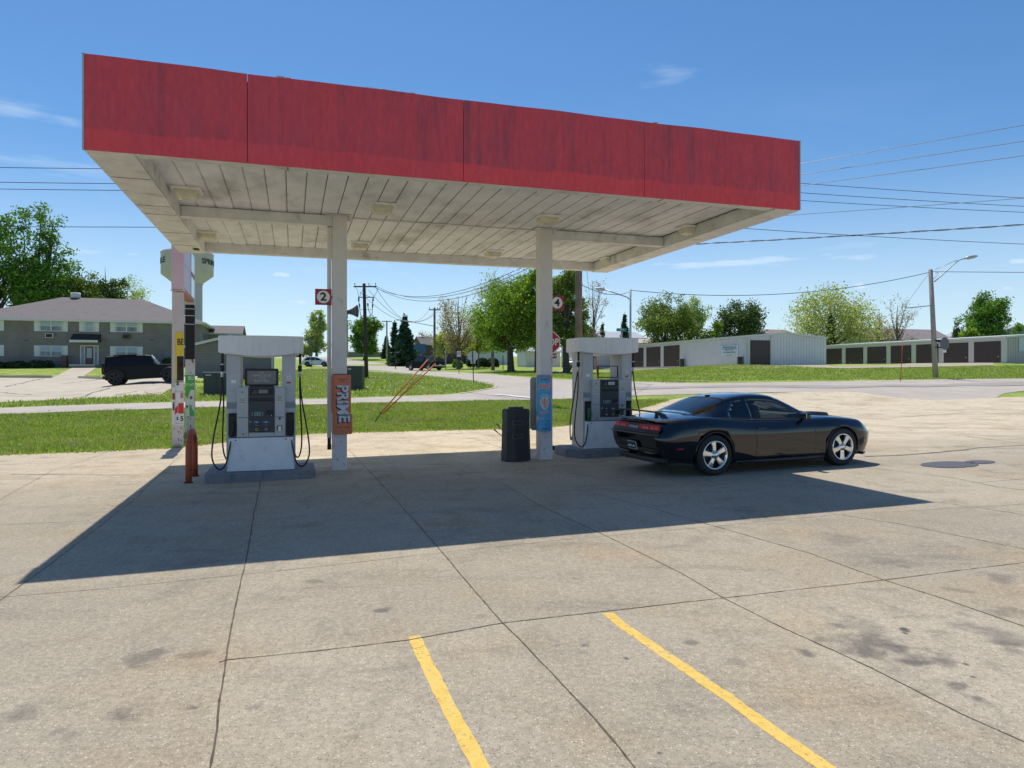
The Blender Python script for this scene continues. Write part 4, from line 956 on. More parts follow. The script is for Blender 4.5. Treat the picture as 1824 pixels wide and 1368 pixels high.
def pb(o, x, z, w, h, m, name='block', poly=None):
    q = MB()
    if poly: q.prism(poly, -.0065, -.0045, 'y')
    else: q.box((x, -.0055, z), (w, .003, h))
    q.build(name, m, o)
zt0 = lambda py: zat(py, A0.y)-A0.z
o = poster('yellow poster with black block high on the nearer post', 0, zt0(681), zt0(592), .19, YEL, -.045); H = zt0(592)-zt0(681)
pb(o, .02, H*.28, .15, H*.48, M_BLACK); pb(o, .03, H*.35, .08, H*.12, mat('poster_maroon', (.16, .02, .04), .5)); text('BE', .22, M_BLACK, o, (.02, -.006, H*.80), (R(90), 0, 0), off=.02, sx=.62)
o = poster('small white price card with a dollar sign on the nearer post', 0, zt0(690), zt0(676), .19, PWH, -.045); text('$', .13, M_BLACK, o, (-.04, -.006, .1), (R(90), 0, 0), off=.02)
o = poster('tall white poster with red stripes low on the nearer post', 0, zt0(757), zt0(689), .20, PWH, -.04); H = zt0(757-68)-zt0(757)
pb(o, 0, 0, 0, 0, PRD, poly=[(-.1, .42), (-.03, .5), (-.03, .33), (-.1, .26)]); pb(o, .04, .42, .12, .26, PRD); pb(o, .06, .74, .06, .14, mat('poster_pink', (.6, .2, .2), .5)); text('$', .10, M_BLACK, o, (-.04, -.006, .17), (R(90), 0, 0), off=.02); text('5', .17, M_BLACK, o, (.06, -.006, .16), (R(90), 0, 0), off=.02); pb(o, 0, .05, .17, .012, M_GREYT); text('ICE COLD', .05, M_GREYT, o, (0, -.006, .84), (R(90), 0, 0))
o = poster('white poster with a red patch on the left edge of the nearer post', 0, zt0(757)+.02, zt0(689), .08, PWH, .085); pb(o, 0, .70, .06, .16, mat('poster_rust', (.30, .05, .05), .5)); pb(o, 0, .45, .03, .2, M_DARK)
zq = lambda py: zat(py, A0.y+SP*.939)-A0.z
o = poster('green and white poster with a red round badge on the farther post', SP, zq(741), zq(668), .24, PWH, 0); H = zq(668)-zq(741)
pb(o, 0, H*.82, .24, H*.36, PGR); pb(o, 0, 0, 0, 0, PGR, poly=[(0, 0), (.12, 0), (.12, .12), (-.02, .36)]); pb(o, 0, 0, 0, 0, PGR, poly=[(-.12, H*.65), (.02, H*.65), (-.06, H*.42), (-.12, H*.5)])
q = MB(); q.prism([(.035+.04*math.cos(a), H*.45+.05*math.sin(a)) for a in [2*math.pi*i/20 for i in range(20)]], -.009, -.006, 'y'); q.build('badge', PRD, o)
text('BU', .14, M_WHITE, o, (.03, -.008, H*.92), (R(90), 0, 0), off=.02, sx=.8); text('EY INT', .11, M_WHITE, o, (0, -.008, H*.76), (R(90), 0, 0), off=.015, sx=.7); text('1', .10, M_BLACK, o, (.05, -.008, H*.24), (R(90), 0, 0), off=.02); text('9', .14, M_BLACK, o, (-.08, -.008, H*.22), (R(90), 0, 0), off=.02)
# ------------------------------------------------------------------ the parked black coupe
M_CAR = mat('black_car_paint', (.002, .0025, .006), .05, var=.05, spec=.3, coat=1.0, rvar=0)
M_GLASSD = mat('dark_glass', (.012, .015, .018), .04, var=0, spec=.8, rvar=0)
M_TRIMB = mat('satin_black', (.016, .016, .018), .4)
M_TYRE = mat('tyre', (.022, .022, .022), .8, var=.2, scale=20)
M_RIM = mat('polished_rim', (.78, .78, .77), .12, metal=1, var=.03)
M_RIMD = mat('rim_well', (.03, .03, .03), .7)
M_TAIL = mat('tail_lens', (.50, .008, .015), .35, var=.08, scale=30, spec=.3)
M_TAILB = mat('tail_lens_bright', (.70, .02, .03), .35, var=.1, scale=30, spec=.3)
M_INT = mat('interior_dark', (.03, .03, .032), .8)
def tinted(name, col, mixf):
    m, nt, N, L, P = nodes(name); N.remove(P)
    tr = N.new('ShaderNodeBsdfTransparent'); tr.inputs[0].default_value = col+(1,)
    gl = N.new('ShaderNodeBsdfGlossy'); gl.inputs['Roughness'].default_value = .02
    fr = N.new('ShaderNodeFresnel'); fr.inputs[0].default_value = 1.5
    mx = N.new('ShaderNodeMixShader'); ad = N.new('ShaderNodeMath'); ad.operation = 'ADD'; ad.inputs[1].default_value = mixf
    L.new(fr.outputs[0], ad.inputs[0]); L.new(ad.outputs[0], mx.inputs[0]); L.new(tr.outputs[0], mx.inputs[1]); L.new(gl.outputs[0], mx.inputs[2]); L.new(mx.outputs[0], N['Material Output'].inputs[0]); return m
M_TG = tinted('green_tinted_glass', (.86, .95, .93), .02); M_TGD = tinted('smoked_glass', (.05, .055, .06), .04)
def cri(xs, ys):
    """smooth interpolation through points"""
    xs = list(xs); ys = list(ys); n = len(xs); m = []
    for i in range(n):
        if i == 0: m.append((ys[1]-ys[0])/(xs[1]-xs[0]))
        elif i == n-1: m.append((ys[-1]-ys[-2])/(xs[-1]-xs[-2]))
        else:
            a = (ys[i]-ys[i-1])/(xs[i]-xs[i-1]); b = (ys[i+1]-ys[i])/(xs[i+1]-xs[i])
            m.append(0 if a*b <= 0 else 2*a*b/(a+b))
    def f(x):
        if x <= xs[0]: return ys[0]
        if x >= xs[-1]: return ys[-1]
        i = max(j for j in range(n-1) if xs[j] <= x); h = xs[i+1]-xs[i]; t = (x-xs[i])/h
        return (2*t**3-3*t*t+1)*ys[i]+(t**3-2*t*t+t)*h*m[i]+(-2*t**3+3*t*t)*ys[i+1]+(t**3-t*t)*h*m[i+1]
    return f
def T(*p): return cri([a for a, b in p], [b for a, b in p])
def boolean(o, cutters):
    for c in cutters:
        md = o.modifiers.new('b', 'BOOLEAN'); md.object = c; md.operation = 'DIFFERENCE'; md.solver = 'EXACT'
    bpy.context.view_layer.update(); dg = bpy.context.evaluated_depsgraph_get()
    me = bpy.data.meshes.new_from_object(o.evaluated_get(dg)); o.modifiers.clear(); old = o.data; o.data = me; bpy.data.meshes.remove(old)
    for c in cutters: bpy.data.objects.remove(c)
def make_wheel(parent, x, y, side, r=.366, rr=.256, w=.245, ang=.3, rim=M_RIM, nsp=5, simple=False, name='wheel'):
    """side: +1 faces +y, -1 faces -y; origin at the hub"""
    wo = MB(); wo.lathe([(rr-.01, -w/2), (r-.03, -w/2), (r-.008, -w/2+.02), (r, -w/2+.05), (r, w/2-.05), (r-.008, w/2-.02), (r-.03, w/2), (rr+.004, w/2-.004), (rr-.006, w/2-.03), (rr-.02, -w/2)], n=40, axis='y')
    t = wo.build(name, M_TYRE, parent, fixn=True); t.location = (x, y, r); t.rotation_euler = (0, 0, 0 if side > 0 else math.pi)
    q = MB(); q.lathe([(rr+.002, w/2-.004), (rr-.004, w/2+.004), (rr-.022, w/2-.002), (rr-.03, w/2-.05), (rr-.05, w/2-.14)], n=40, axis='y')
    if simple:
        q.lathe([(0, w/2-.03), (rr-.02, w/2-.04)], n=16, axis='y')
    ro = q.build('rim', rim, t)
    q = MB(); q.lathe([(.0, w/2-.125), (rr-.03, w/2-.125), (rr-.03, w/2-.14)], n=24, axis='y'); q.lathe([(.0, w/2-.10), (.14, w/2-.10), (.15, w/2-.13)], n=20, axis='y', mi=1); q.build('brake_disc', [M_RIMD, mat('disc_steel', (.10, .10, .10), .5, metal=.5)], ro)
    if not simple:
        for k in range(nsp):
            a = ang+2*math.pi*k/nsp; s = MB(); rows = []
            for d, hw, yy in [(d*rr/.268, hw*(rr/.256), yy) for d, hw, yy in ((.035, .040, w/2-.012), (.09, .042, w/2-.008), (.16, .046, w/2-.006), (.21, .054, w/2-.006), (.25, .068, w/2-.008))]:
                rows.append([(-hw, yy-.055, d), (-hw, yy-.012, d), (-hw*.72, yy, d), (hw*.72, yy, d), (hw, yy-.012, d), (hw, yy-.055, d)])
            s.grid(rows, closed=True, smooth=False); s.add(rows[0], [tuple(range(6))]); s.add(rows[-1], [tuple(range(6))[::-1]])
            so = s.build('spoke', rim, ro, .004); so.rotation_euler = (0, a, 0)
        q = MB(); q.lathe([(0, w/2+.006), (.030, w/2+.004), (.038, w/2-.004), (.075, w/2-.010), (.08, w/2-.05)], n=24, axis='y'); hb = q.build('hub', rim, ro)
        for k in range(5):
            a = ang+math.pi/5+2*math.pi*k/5; q = MB(); q.cyl((.057*math.sin(a), w/2-.014, .057*math.cos(a)), (.057*math.sin(a), w/2-.002, .057*math.cos(a)), .010, n=6); q.build('wheel_nut', M_RIMD, hb)
    return t
def coupe(loc, rz):
    t = thing('parked_car', 'shiny black two door muscle car with a rear wing parked beside the right pump', 'car', loc, rz)
    ymax = T((-2.62, .74), (-2.56, .83), (-2.42, .895), (-2.1, .938), (-1.475, .958), (-.7, .935), (0, .925), (.7, .925), (1.475, .950), (1.95, .935), (2.2, .895), (2.34, .83), (2.41, .73))
    zbelt = T((-2.62, .92), (-2.4, .960), (-2.0, 1.01), (-1.6, 1.03), (-1.1, .99), (-.6, .945), (0, .925), (.6, .935), (1.2, .935), (1.7, .90), (2.1, .845), (2.3, .785), (2.41, .70))
    zc = T((-2.62, .965), (-2.5, 1.005), (-2.3, 1.035), (-1.9, 1.085), (-1.6, 1.10), (-1, 1.0), (.3, 1.0), (.75, 1.02), (1.2, .995), (1.7, .95), (2.1, .885), (2.3, .81), (2.41, .72))
    zbot = T((-2.62, .40), (-2.45, .30), (-2.2, .24), (-1.9, .22), (-1, .20), (1, .19), (1.9, .19), (2.2, .19), (2.41, .24))
    ylow = T((-2.62, .66), (-2.4, .80), (-1.475, .90), (0, .875), (1.475, .90), (2.0, .86), (2.3, .80), (2.41, .66))
    def sec(x):
        Y, zb_, zk, z0, yl = ymax(x), zbelt(x), zc(x), zbot(x), ylow(x)
        zm = .62+.04*(1-abs(x)/2.6); zs = zb_-.175
        P = [(0, z0), (yl*.75, z0), (yl-.03, z0+.005), (yl, z0+.04), (yl+.012, z0+.10), ((yl+Y)/2+.012, .42+.1*(z0-.2)), (Y-.012, .54), (Y, zm), (Y-.004, zs), (Y-.022, zs+.05), (Y-.055, zb_-.05), (Y-.085, zb_-.012), (Y-.125, zb_+.006), (Y-.25, (zb_*1.3+zk*.7)/2+.004), (Y*.42, zk-.006), (0, zk)]
        return P
    def rear_x(z):
        return T((.20, -2.40), (.32, -2.47), (.45, -2.545), (.60, -2.60), (.735, -2.625), (.765, -2.62), (.785, -2.575), (.80, -2.545), (.92, -2.53), (.95, -2.55), (1.0, -2.56), (1.1, -2.54))(z)
    def front_x(z):
        return T((.18, 2.30), (.25, 2.35), (.45, 2.40), (.55, 2.41), (.62, 2.40), (.70, 2.375), (.78, 2.33), (.9, 2.2))(z)
    xs = sorted(set([-2.62, -2.6, -2.56, -2.52, -2.46, -2.4, -2.32, -2.22, -2.1]+[round(-2.0+.08*i, 3) for i in range(51)]+[2.08, 2.16, 2.22, 2.28, 2.33, 2.37, 2.39, 2.41]))
    def warp(x, y, z):
        if x < -2.0: k = ((-2.0-x)/.62); k = k*k*(3-2*k); x = x+(rear_x(z)+2.62)*k+ .10*(y/.9)**4*k
        if x > 1.9: k = ((x-1.9)/.51); k = k*k*(3-2*k); x = x+(front_x(z)-2.41)*k-.09*(abs(y)/.8)**3*k
        return (x, y, z)
    q = MB(); rows = []
    for x in xs:
        P = sec(x); r = [(p[0], p[1]) for p in P]; l = [(-p[0], p[1]) for p in P[1:-1]][::-1]
        # refine the side a little
        rows.append([warp(x, a, b) for a, b in r+l])
    q.grid(rows, closed=True)
    n = 16
    for rw, x in ((rows[0], xs[0]), (rows[-1], xs[-1])):
        m = len(rw); fs = []
        for i in range(n-1):
            j0, j1 = (m-i) % m, (m-i-1) % m
            if i == 0: fs.append((0, 1, j1))
            elif i == n-2: fs.append((i, i+1, j0))
            else: fs.append((i, i+1, j1, j0))
        q.add(rw, fs, 0, False)
    body = q.build('body', [M_CAR, M_RIMD], t)
    cut = []
    for wx in (-1.475, 1.475):
        for s in (-1, 1):
            c = MB(); c.cyl((wx, s*.60, .372), (wx, s*1.1, .372), .395, n=56); cut.append(c.build('c', M_RIMD, t))
    boolean(body, cut)
    me = body.data
    while len(me.materials) < 2: me.materials.append(M_RIMD)
    for i, m in enumerate(me.materials): pass
    for p in me.polygons:
        c = p.center
        inn = any(math.hypot(c.x-wx, c.z-.372) < .405 and abs(c.y) < .97 and abs(c.y) > .55 for wx in (-1.475, 1.475))
        if inn and (abs(p.normal.y) < .5 or abs(c.y) < .64): p.material_index = 1; p.use_smooth = False
        else: p.material_index = 0
    # sharp shading where the body folds
    def ysur(x, z):
        P = sec(x); P = P[3:13]
        for (a, b), (c, d) in zip(P, P[1:]):
            if b <= z <= d and d > b: return a+(c-a)*(z-b)/(d-b)
        return P[-1][0]
    def side_strip(pts, w, name, m, s=1, off=.0015):
        q = MB(); vs = []; fs = []
        Q = []
        for a, b in zip(pts, pts[1:]):
            k = max(1, int(math.dist(a, b)/.05)); Q += [(a[0]+(b[0]-a[0])*i/k, a[1]+(b[1]-a[1])*i/k) for i in range(k)]
        Q.append(pts[-1])
        for i, p in enumerate(Q):
            a, b = Q[max(0, i-1)], Q[min(len(Q)-1, i+1)]; d = math.dist(a, b) or 1; nx, nz = -(b[1]-a[1])/d, (b[0]-a[0])/d
            for sg in (-1, 1):
                x, z = p[0]+nx*w/2*sg, p[1]+nz*w/2*sg; X, _, _ = warp(x, ysur(x, z), z); vs.append((X, s*(ysur(x, z)+off), z))
        for i in range(len(Q)-1): fs.append((2*i, 2*i+1, 2*i+3, 2*i+2))
        q.add(vs, fs); return q.build(name, m, t)
    for s in (-1, 1):
        side_strip([(.80, .28), (.83, .5), (.80, .80), (.76, .90)], .008, 'door_gap', M_BLACK, s)
        side_strip([(-.55, .28), (-.55, .6), (-.60, .80), (-.62, .90)], .008, 'door_gap', M_BLACK, s)
        side_strip([(-.55, .285), (.8, .285)], .008, 'door_gap', M_BLACK, s)
        side_strip([(-2.05, .52), (-2.3, .53), (-2.45, .55)], .006, 'bumper_gap', M_BLACK, s)
        side_strip([(2.0, .50), (2.2, .50)], .006, 'bumper_gap', M_BLACK, s)
        side_strip([(-2.30, .505), (-2.14, .505)], .028, 'side_marker', mat('marker_red', (.45, .02, .05), .3), s, .004)
        side_strip([(2.06, .455), (2.19, .455)], .034, 'side_marker', mat('marker_amber', (.55, .20, .02), .3), s, .004)
        # rocker sill
        q = MB(); q.tube([(-1.02, s*.885, .215), (-.5, s*.89, .205), (.5, s*.89, .20), (1.04, s*.885, .20)], .035, 8); q.build('sill', M_TRIMB, t)
        # wheel arch lip
        for wx in (-1.475, 1.475):
            pts = []
            for k in range(25):
                a = math.pi*(-.06+1.12*k/24); x = wx+.400*math.cos(a); z = .372+.400*math.sin(a); pts.append((x, s*(ysur(x, max(z, .25))+.001), z))
            q = MB(); q.tube(pts, .0115, 6); q.build('arch_lip', M_CAR, t)
        # handle
        q = MB(); x, z = -.44, .80; q.box((x, s*(ysur(x, z)+.012), z), (.19, .02, .028)); q.build('door_handle', M_CAR, t, .01, 3)
        q = MB(); q.tube([(-1.075, s*.90, .2), (-1.03, s*.90, .17)], .02, 6); q.build('jack_point', M_TRIMB, t)
    # cabin
    zr = T((-1.86, 1.082), (-1.70, 1.13), (-1.45, 1.215), (-1.15, 1.315), (-.95, 1.375), (-.7, 1.418), (-.4, 1.438), (-.1, 1.425), (.1, 1.395), (.35, 1.295), (.62, 1.155), (.90, 1.005))
    ze = T((-1.86, 1.035), (-1.70, 1.06), (-1.45, 1.145), (-1.15, 1.255), (-.95, 1.310), (-.7, 1.348), (-.4, 1.362), (-.1, 1.345), (.1, 1.305), (.35, 1.20), (.62, 1.065), (.90, .945))
    ye = T((-1.86, .62), (-1.5, .615), (-1.0, .605), (-.4, .60), (.1, .61), (.5, .67), (.9, .75))
    yb = T((-1.86, .76), (-1.5, .80), (-1.0, .835), (-.4, .835), (.4, .83), (.9, .80))
    zb2 = lambda x: min(zbelt(x)+.002, ze(x)-.004)
    X = [-1.86, -1.78, -1.70, -1.6, -1.5, -1.4, -1.3, -1.2, -1.12, -1.05, -.97, -.9, -.8, -.72, -.64, -.58, -.5, -.4, -.3, -.2, -.1, 0, .08, .16, .24, .32, .4, .48, .56, .64, .72, .80, .90]
    SS = [0, .10, .3, .5, .7, .86, 1.0]
    AC = [.12, .3, .5, .75, 1.0]
    def cab(x):
        row = []
        B = (yb(x), zb2(x)); E = (ye(x), ze(x)); h = E[1]-B[1]
        for s in SS:
            bulge = .035*math.sin(math.pi*s)*min(1, h/.25)
            row.append((B[0]+(E[0]-B[0])*s**1.15+bulge*.7, B[1]+h*s))
        c = zr(x)
        for a in AC:
            th = a*math.pi/2
            row.append((E[0]*math.cos(th)**.72 if a < 1 else 0, E[1]+(c-E[1])*math.sin(th)**.80))
        return row
    rows = []
    for x in X:
        r = cab(x); full = [(-y, z) for y, z in r[:-1]]+[(0, r[-1][1])]+[(y, z) for y, z in r[:-1]][::-1]
        rows.append([(x, y, z) for y, z in full])
    nS = len(SS); nR = len(rows[0]); shell = MB(); wsh = MB(); bl = MB(); sw = [[MB(), MB()], [MB(), MB()]]
    shell.v = [p for rw in rows for p in rw]
    for tgt in (wsh, bl, sw[0][0], sw[0][1], sw[1][0], sw[1][1]): tgt.v = [p for rw in rows for p in rw]
    for i in range(len(X)-1):
        xm = (X[i]+X[i+1])/2
        for j in range(nR-1):
            f = (i*nR+j, i*nR+j+1, (i+1)*nR+j+1, (i+1)*nR+j)
            jj = j if j < nR//2 else nR-2-j     # 0 at the belt
            side = 0 if j < nR//2 else 1; tgt = shell
            if jj < nS-1:
                s0 = jj
                top = ze(xm)-zb2(xm)
                if 1 <= s0 <= nS-3 or (s0 == 0 and -1.1 < xm < .42 and False):
                    lim_r = -1.12+.0*s0+(.05, .05, .08, .13, .2)[min(s0, 4)]
                    if -.58 < xm < .56 and top > .12: tgt = sw[side][0]
                    elif lim_r < xm < -.64: tgt = sw[side][1]
            else:
                if xm > .12 and xm < .80 and jj > nS-1: tgt = wsh
                elif -1.70 < xm < -1.05 and jj > nS-1: tgt = bl
            tgt.f.append(f); tgt.m.append(0); tgt.sm.append(True)
    def clean(mb):
        used = sorted({i for f in mb.f for i in f}); mp = {a: b for b, a in enumerate(used)}; mb.v = [mb.v[i] for i in used]; mb.f = [tuple(mp[i] for i in f) for f in mb.f]; return mb
    so = clean(shell).build('roof_shell', M_CAR, t)
    md = so.modifiers.new('solid', 'SOLIDIFY'); md.thickness = .03; md.offset = -1
    clean(wsh).build('windscreen', M_TG, t); clean(bl).build('rear_window', M_TGD, t)
    for sd_ in (0, 1): clean(sw[sd_][0]).build('side_window', M_TG, t); clean(sw[sd_][1]).build('quarter_window', M_TGD, t)
    # interior
    q = MB(); q.box((-.35, 0, .93), (2.3, 1.5, .04)); q.build('cabin_floor', M_INT, t)
    for s in (-1, 1):
        q = MB(); q.box((-.22, s*.36, 1.0), (.16, .46, .40), taper=.85, M=Matrix.Rotation(-.25, 3, 'Y')); so = q.build('front_seat', M_INT, t, .05, 3)
        q = MB(); q.box((-.32, s*.36, 1.24), (.09, .26, .15)); q.build('head_rest', M_INT, so, .03, 3)
    q = MB(); q.box((-1.05, 0, 1.02), (.18, 1.2, .34)); q.build('rear_seat', M_INT, t, .06, 3)
    q = MB(); q.box((.62, 0, .97), (.4, 1.4, .1)); q.build('dashboard', M_INT, t, .03, 2)
    q = MB(); q.tube([(.38+.05*math.sin(a), .36+.18*math.cos(a), 1.0+.16*math.sin(a)) for a in [2*math.pi*k/20 for k in range(21)]], .014, 6, cap=False); q.build('steering_wheel', M_INT, t)
    q = MB(); q.box((.14, -.0, 1.33), (.02, .22, .055)); q.build('inner_mirror', M_BLACK, t, .015)
    # tail light band, letters, plate
    def rearpt(y, z, off=.0):
        X = rear_x(z)+ .10*(abs(y)/.9)**4; return (X-off, y, z)
    def band(y0, y1, z0, z1, m, name, parent, off=.006, n=10):
        q = MB(); rw = []
        for k in range(n+1):
            y = y0+(y1-y0)*k/n; rw.append([rearpt(y, z0, off), rearpt(y, (z0+z1)/2, off+.004), rearpt(y, z1, off)])
        q.grid(rw); return q.build(name, m, parent)
    tl = band(-.80, .80, .775, .93, M_BLACK, 'tail_light', t, .004, 16)
    for y0, y1, mm in ((-.77, -.52, M_TAILB), (-.51, -.28, M_TAIL), (.28, .51, M_TAIL), (.52, .77, M_TAILB), (-.27, -.19, M_TAIL), (.19, .27, M_TAIL)): band(y0, y1, .79, .915, mm, 'tail_lens', tl, .012, 4)
    for y in (-.70, -.58, -.44, -.34, .34, .44, .58, .70): band(y-.035, y+.035, .825, .875, mat('lens_core', (.75, .10, .10), .3), 'lens_core', tl, .0155, 2)
    band(-.185, .185, .81, .89, M_TRIMB, 'badge_plate', tl, .014, 4)
    text('DODGE', .075, mat('badge_silver', (.62, .62, .66), .3), tl, (rear_x(.85)-.020, 0, .848), (R(90), 0, R(-90)), off=.02, sx=1.15)
    band(-.83, .83, .735, .768, mat('bumper_top', (.05, .05, .052), .5), 'bumper_pad', t, .004, 14)
    p = rearpt(0, .52, .012); q = MB(); q.box(p, (.012, .31, .155), M=Matrix.Rotation(-.25, 3, 'Y')); pl = q.build('number_plate', mat('plate_frame', (.48, .52, .56), .4), t, .003)
    q = MB(); q.box((p[0]-.007, 0, .52), (.008, .285, .13), M=Matrix.Rotation(-.25, 3, 'Y')); q.build('plate_face', mat('plate_dark', (.03, .045, .05), .5), pl)
    text('300X AZ', .075, mat('plate_letter', (.70, .74, .76), .5), pl, (p[0]-.014, 0, .515), (R(90-14), 0, R(-90)), off=.012, sx=.85)
    # diffuser and exhausts
    q = MB(); q.box((-2.44, 0, .29), (.12, 1.30, .10)); q.build('rear_valance', M_TRIMB, t, .03, 3)
    for s in (-1, 1):
        q = MB(); c = (-2.43, s*.50, .265); ring = []
        q.box(c, (.14, .13, .065)); ex = q.build('exhaust_tip', M_STEEL, t, .02, 3)
        q = MB(); q.box((-2.5, s*.50, .265), (.008, .105, .042)); q.build('exhaust_bore', M_BLACK, ex, .003)
        q = MB(); q.tube([(-2.42, s*.5, .27), (-2.0, s*.5, .27), (-1.9, s*.45, .27)], .055, 10); q.build('silencer', mat('silencer_grey', (.08, .08, .08), .6), t)
        make_wheel(t, -1.475, s*.825, s, ang=.12); make_wheel(t, 1.475, s*.81, s, ang=.62)
        # door mirror
        q = MB(); q.box((.56, s*.955, .995), (.12, .20, .125), taper=.85); mo = q.build('door_mirror', M_CAR, t, .035, 3)
        q = MB(); q.box((.495, s*.955, .997), (.012, .165, .095)); q.build('mirror_glass', M_RIM, mo, .01)
        q = MB(); q.box((.58, s*.85, .95), (.07, .12, .03)); q.build('mirror_arm', M_CAR, mo, .008)
        # front lamps and hood scoops
        q = MB(); q.cyl((2.10, s*.50, .66), (2.24, s*.50, .66), .07, n=20); q.build('headlight', mat('lamp_smoke', (.10, .10, .11), .1), t)
        q = MB(); rw = []
        for x, h, hw in ((.98, .0, .10), (1.15, .04, .15), (1.4, .055, .165), (1.55, .05, .17), (1.60, .0, .17)):
            z = zc(x)-.012; rw.append([(x, s*.33-hw, z-.01), (x, s*.33-hw*.8, z+h), (x, s*.33+hw*.8, z+h), (x, s*.33+hw, z-.01)])
        q.grid(rw); q.build('hood_scoop', M_TRIMB, t)
    q = MB(); q.box((2.31, 0, .67), (.08, 1.0, .12)); q.build('grille', M_TRIMB, t, .02)
    q = MB(); q.prism([(2.25, -.74), (2.38, -.55), (2.44, -.3), (2.44, .3), (2.38, .55), (2.25, .74), (1.98, .93), (1.98, -.93)], .19, .215, 'z'); q.build('front_splitter', M_TRIMB, t, .006)
    # rear wing
    q = MB(); rw = []
    for k in range(21):
        y = -.80+1.6*k/20; e = abs(y)/.80; z = 1.125+.02*(1-e*e)-(.085*max(0, (e-.86)/.14)**1.5); xo = -2.47+.05*e*e
        rw.append([(xo-.075, y, z+.012), (xo-.03, y, z+.024), (xo+.06, y, z+.006), (xo+.09, y, z-.008), (xo+.03, y, z-.010), (xo-.05, y, z-.004)])
    q.grid(rw, closed=True); q.add(rw[0], [tuple(range(6))]); q.add(rw[-1], [tuple(range(6))[::-1]]); wg = q.build('rear_wing', M_TRIMB, t)
    for y in (-.60, .60):
        q = MB(); q.prism([(-2.49, 1.03), (-2.41, 1.03), (-2.42, 1.13), (-2.47, 1.13)], y-.02, y+.02, 'y'); q.build('wing_stand', M_TRIMB, wg, .01)
    q = MB(); q.box((-.93, 0, 1.385), (.10, .06, .03)); q.build('roof_aerial', M_BLACK, t, .012, 3)
    q = MB(); 
    for k in range(2): q.tube([(.80, -.5+.6*k, 1.03), (.62, -.1+.6*k, 1.10)], .008, 5)
    q.build('wiper', M_BLACK, t)
    # underbody
    q = MB(); q.box((0, 0, .28), (4.4, 1.25, .14)); q.build('underbody', M_RIMD, t)
    return t
rw_, fw_ = gp(1276, 847), gp(1505, 831)
ang = math.atan2(fw_.y-rw_.y, fw_.x-rw_.x); mid_ = (rw_+fw_)/2
off_ = .93; ang = R(21.2)
cc = (mid_.x-math.sin(ang)*off_, mid_.y+math.cos(ang)*off_)
ca = coupe((cc[0], cc[1], g(*cc)), ang)
ca.scale = (.985, .97, .97)
tilt = math.atan((g(cc[0]+math.cos(ang), cc[1]+math.sin(ang))-g(*cc)))
ca.rotation_euler = (0, -tilt, ang)
# ------------------------------------------------------------------ buildings
M_BRICK = None
def brickmat(name, c1, c2, mort, sc=1.0, bh=.075, bw=.21):
    m, nt, N, L, P = nodes(name); P.inputs['Roughness'].default_value = .85
    tc = N.new('ShaderNodeTexCoord'); sp = N.new('ShaderNodeSeparateXYZ'); L.new(tc.outputs['Object'], sp.inputs[0]); cb = N.new('ShaderNodeCombineXYZ')
    ad = N.new('ShaderNodeMath'); L.new(sp.outputs[0], ad.inputs[0]); L.new(sp.outputs[1], ad.inputs[1]); L.new(ad.outputs[0], cb.inputs[0]); L.new(sp.outputs[2], cb.inputs[1])
    b = N.new('ShaderNodeTexBrick'); L.new(cb.outputs[0], b.inputs['Vector']); b.inputs['Scale'].default_value = 1; b.inputs['Brick Width'].default_value = bw; b.inputs['Row Height'].default_value = bh
    b.inputs['Color1'].default_value = c1+(1,); b.inputs['Color2'].default_value = c2+(1,); b.inputs['Mortar'].default_value = mort+(1,); b.inputs['Mortar Size'].default_value = .012
    n = N.new('ShaderNodeTexNoise'); n.inputs['Scale'].default_value = .8; n.inputs['Detail'].default_value = 6; L.new(tc.outputs['Object'], n.inputs['Vector'])
    mr = N.new('ShaderNodeMapRange'); L.new(n.outputs[0], mr.inputs[0]); mr.inputs[1].default_value = .3; mr.inputs[2].default_value = .7; mr.inputs[3].default_value = .85; mr.inputs[4].default_value = 1.12
    x = N.new('ShaderNodeMix'); x.data_type = 'RGBA'; x.blend_type = 'MULTIPLY'; x.inputs[0].default_value = 1; L.new(b.outputs['Color'], x.inputs[6]); L.new(mr.outputs[0], x.inputs[7]); L.new(x.outputs[2], P.inputs['Base Color'])
    return m
M_SID = brickmat('grey_brown_siding', (.215, .195, .19), (.23, .21, .205), (.135, .122, .118), bh=.13, bw=3.6)
M_SIDG = brickmat('garage_siding', (.215, .20, .195), (.23, .215, .21), (.12, .115, .11), bh=.16, bw=6)
M_SHING = mat('shingle_brown', (.178, .157, .148), .9, var=.25, scale=9, dirt=(.13, .115, .108), dscale=1.2, bump=.5, bscale=12)
M_FAS = mat('fascia_white', (.58, .60, .60), .6, var=.06); M_SHUT = mat('shutter_white', (.62, .66, .66), .6, var=.05)
M_WIN = mat('window_glass', (.16, .20, .24), .12, var=.5, scale=1.5); M_BLIND = mat('window_blind', (.36, .44, .54), .5, var=.1)
M_DOORB = mat('brown_door', (.13, .07, .06), .6); M_BUSH = None
def uvthing(name, label, cat, u, v, group=None):
    x, y = xy(u, v); return thing(name, label, cat, (x, y, g(x, y)), TH, group)
def pxu(px, v):
    x, y = onv(px, v); return uv(x, y)[0], y
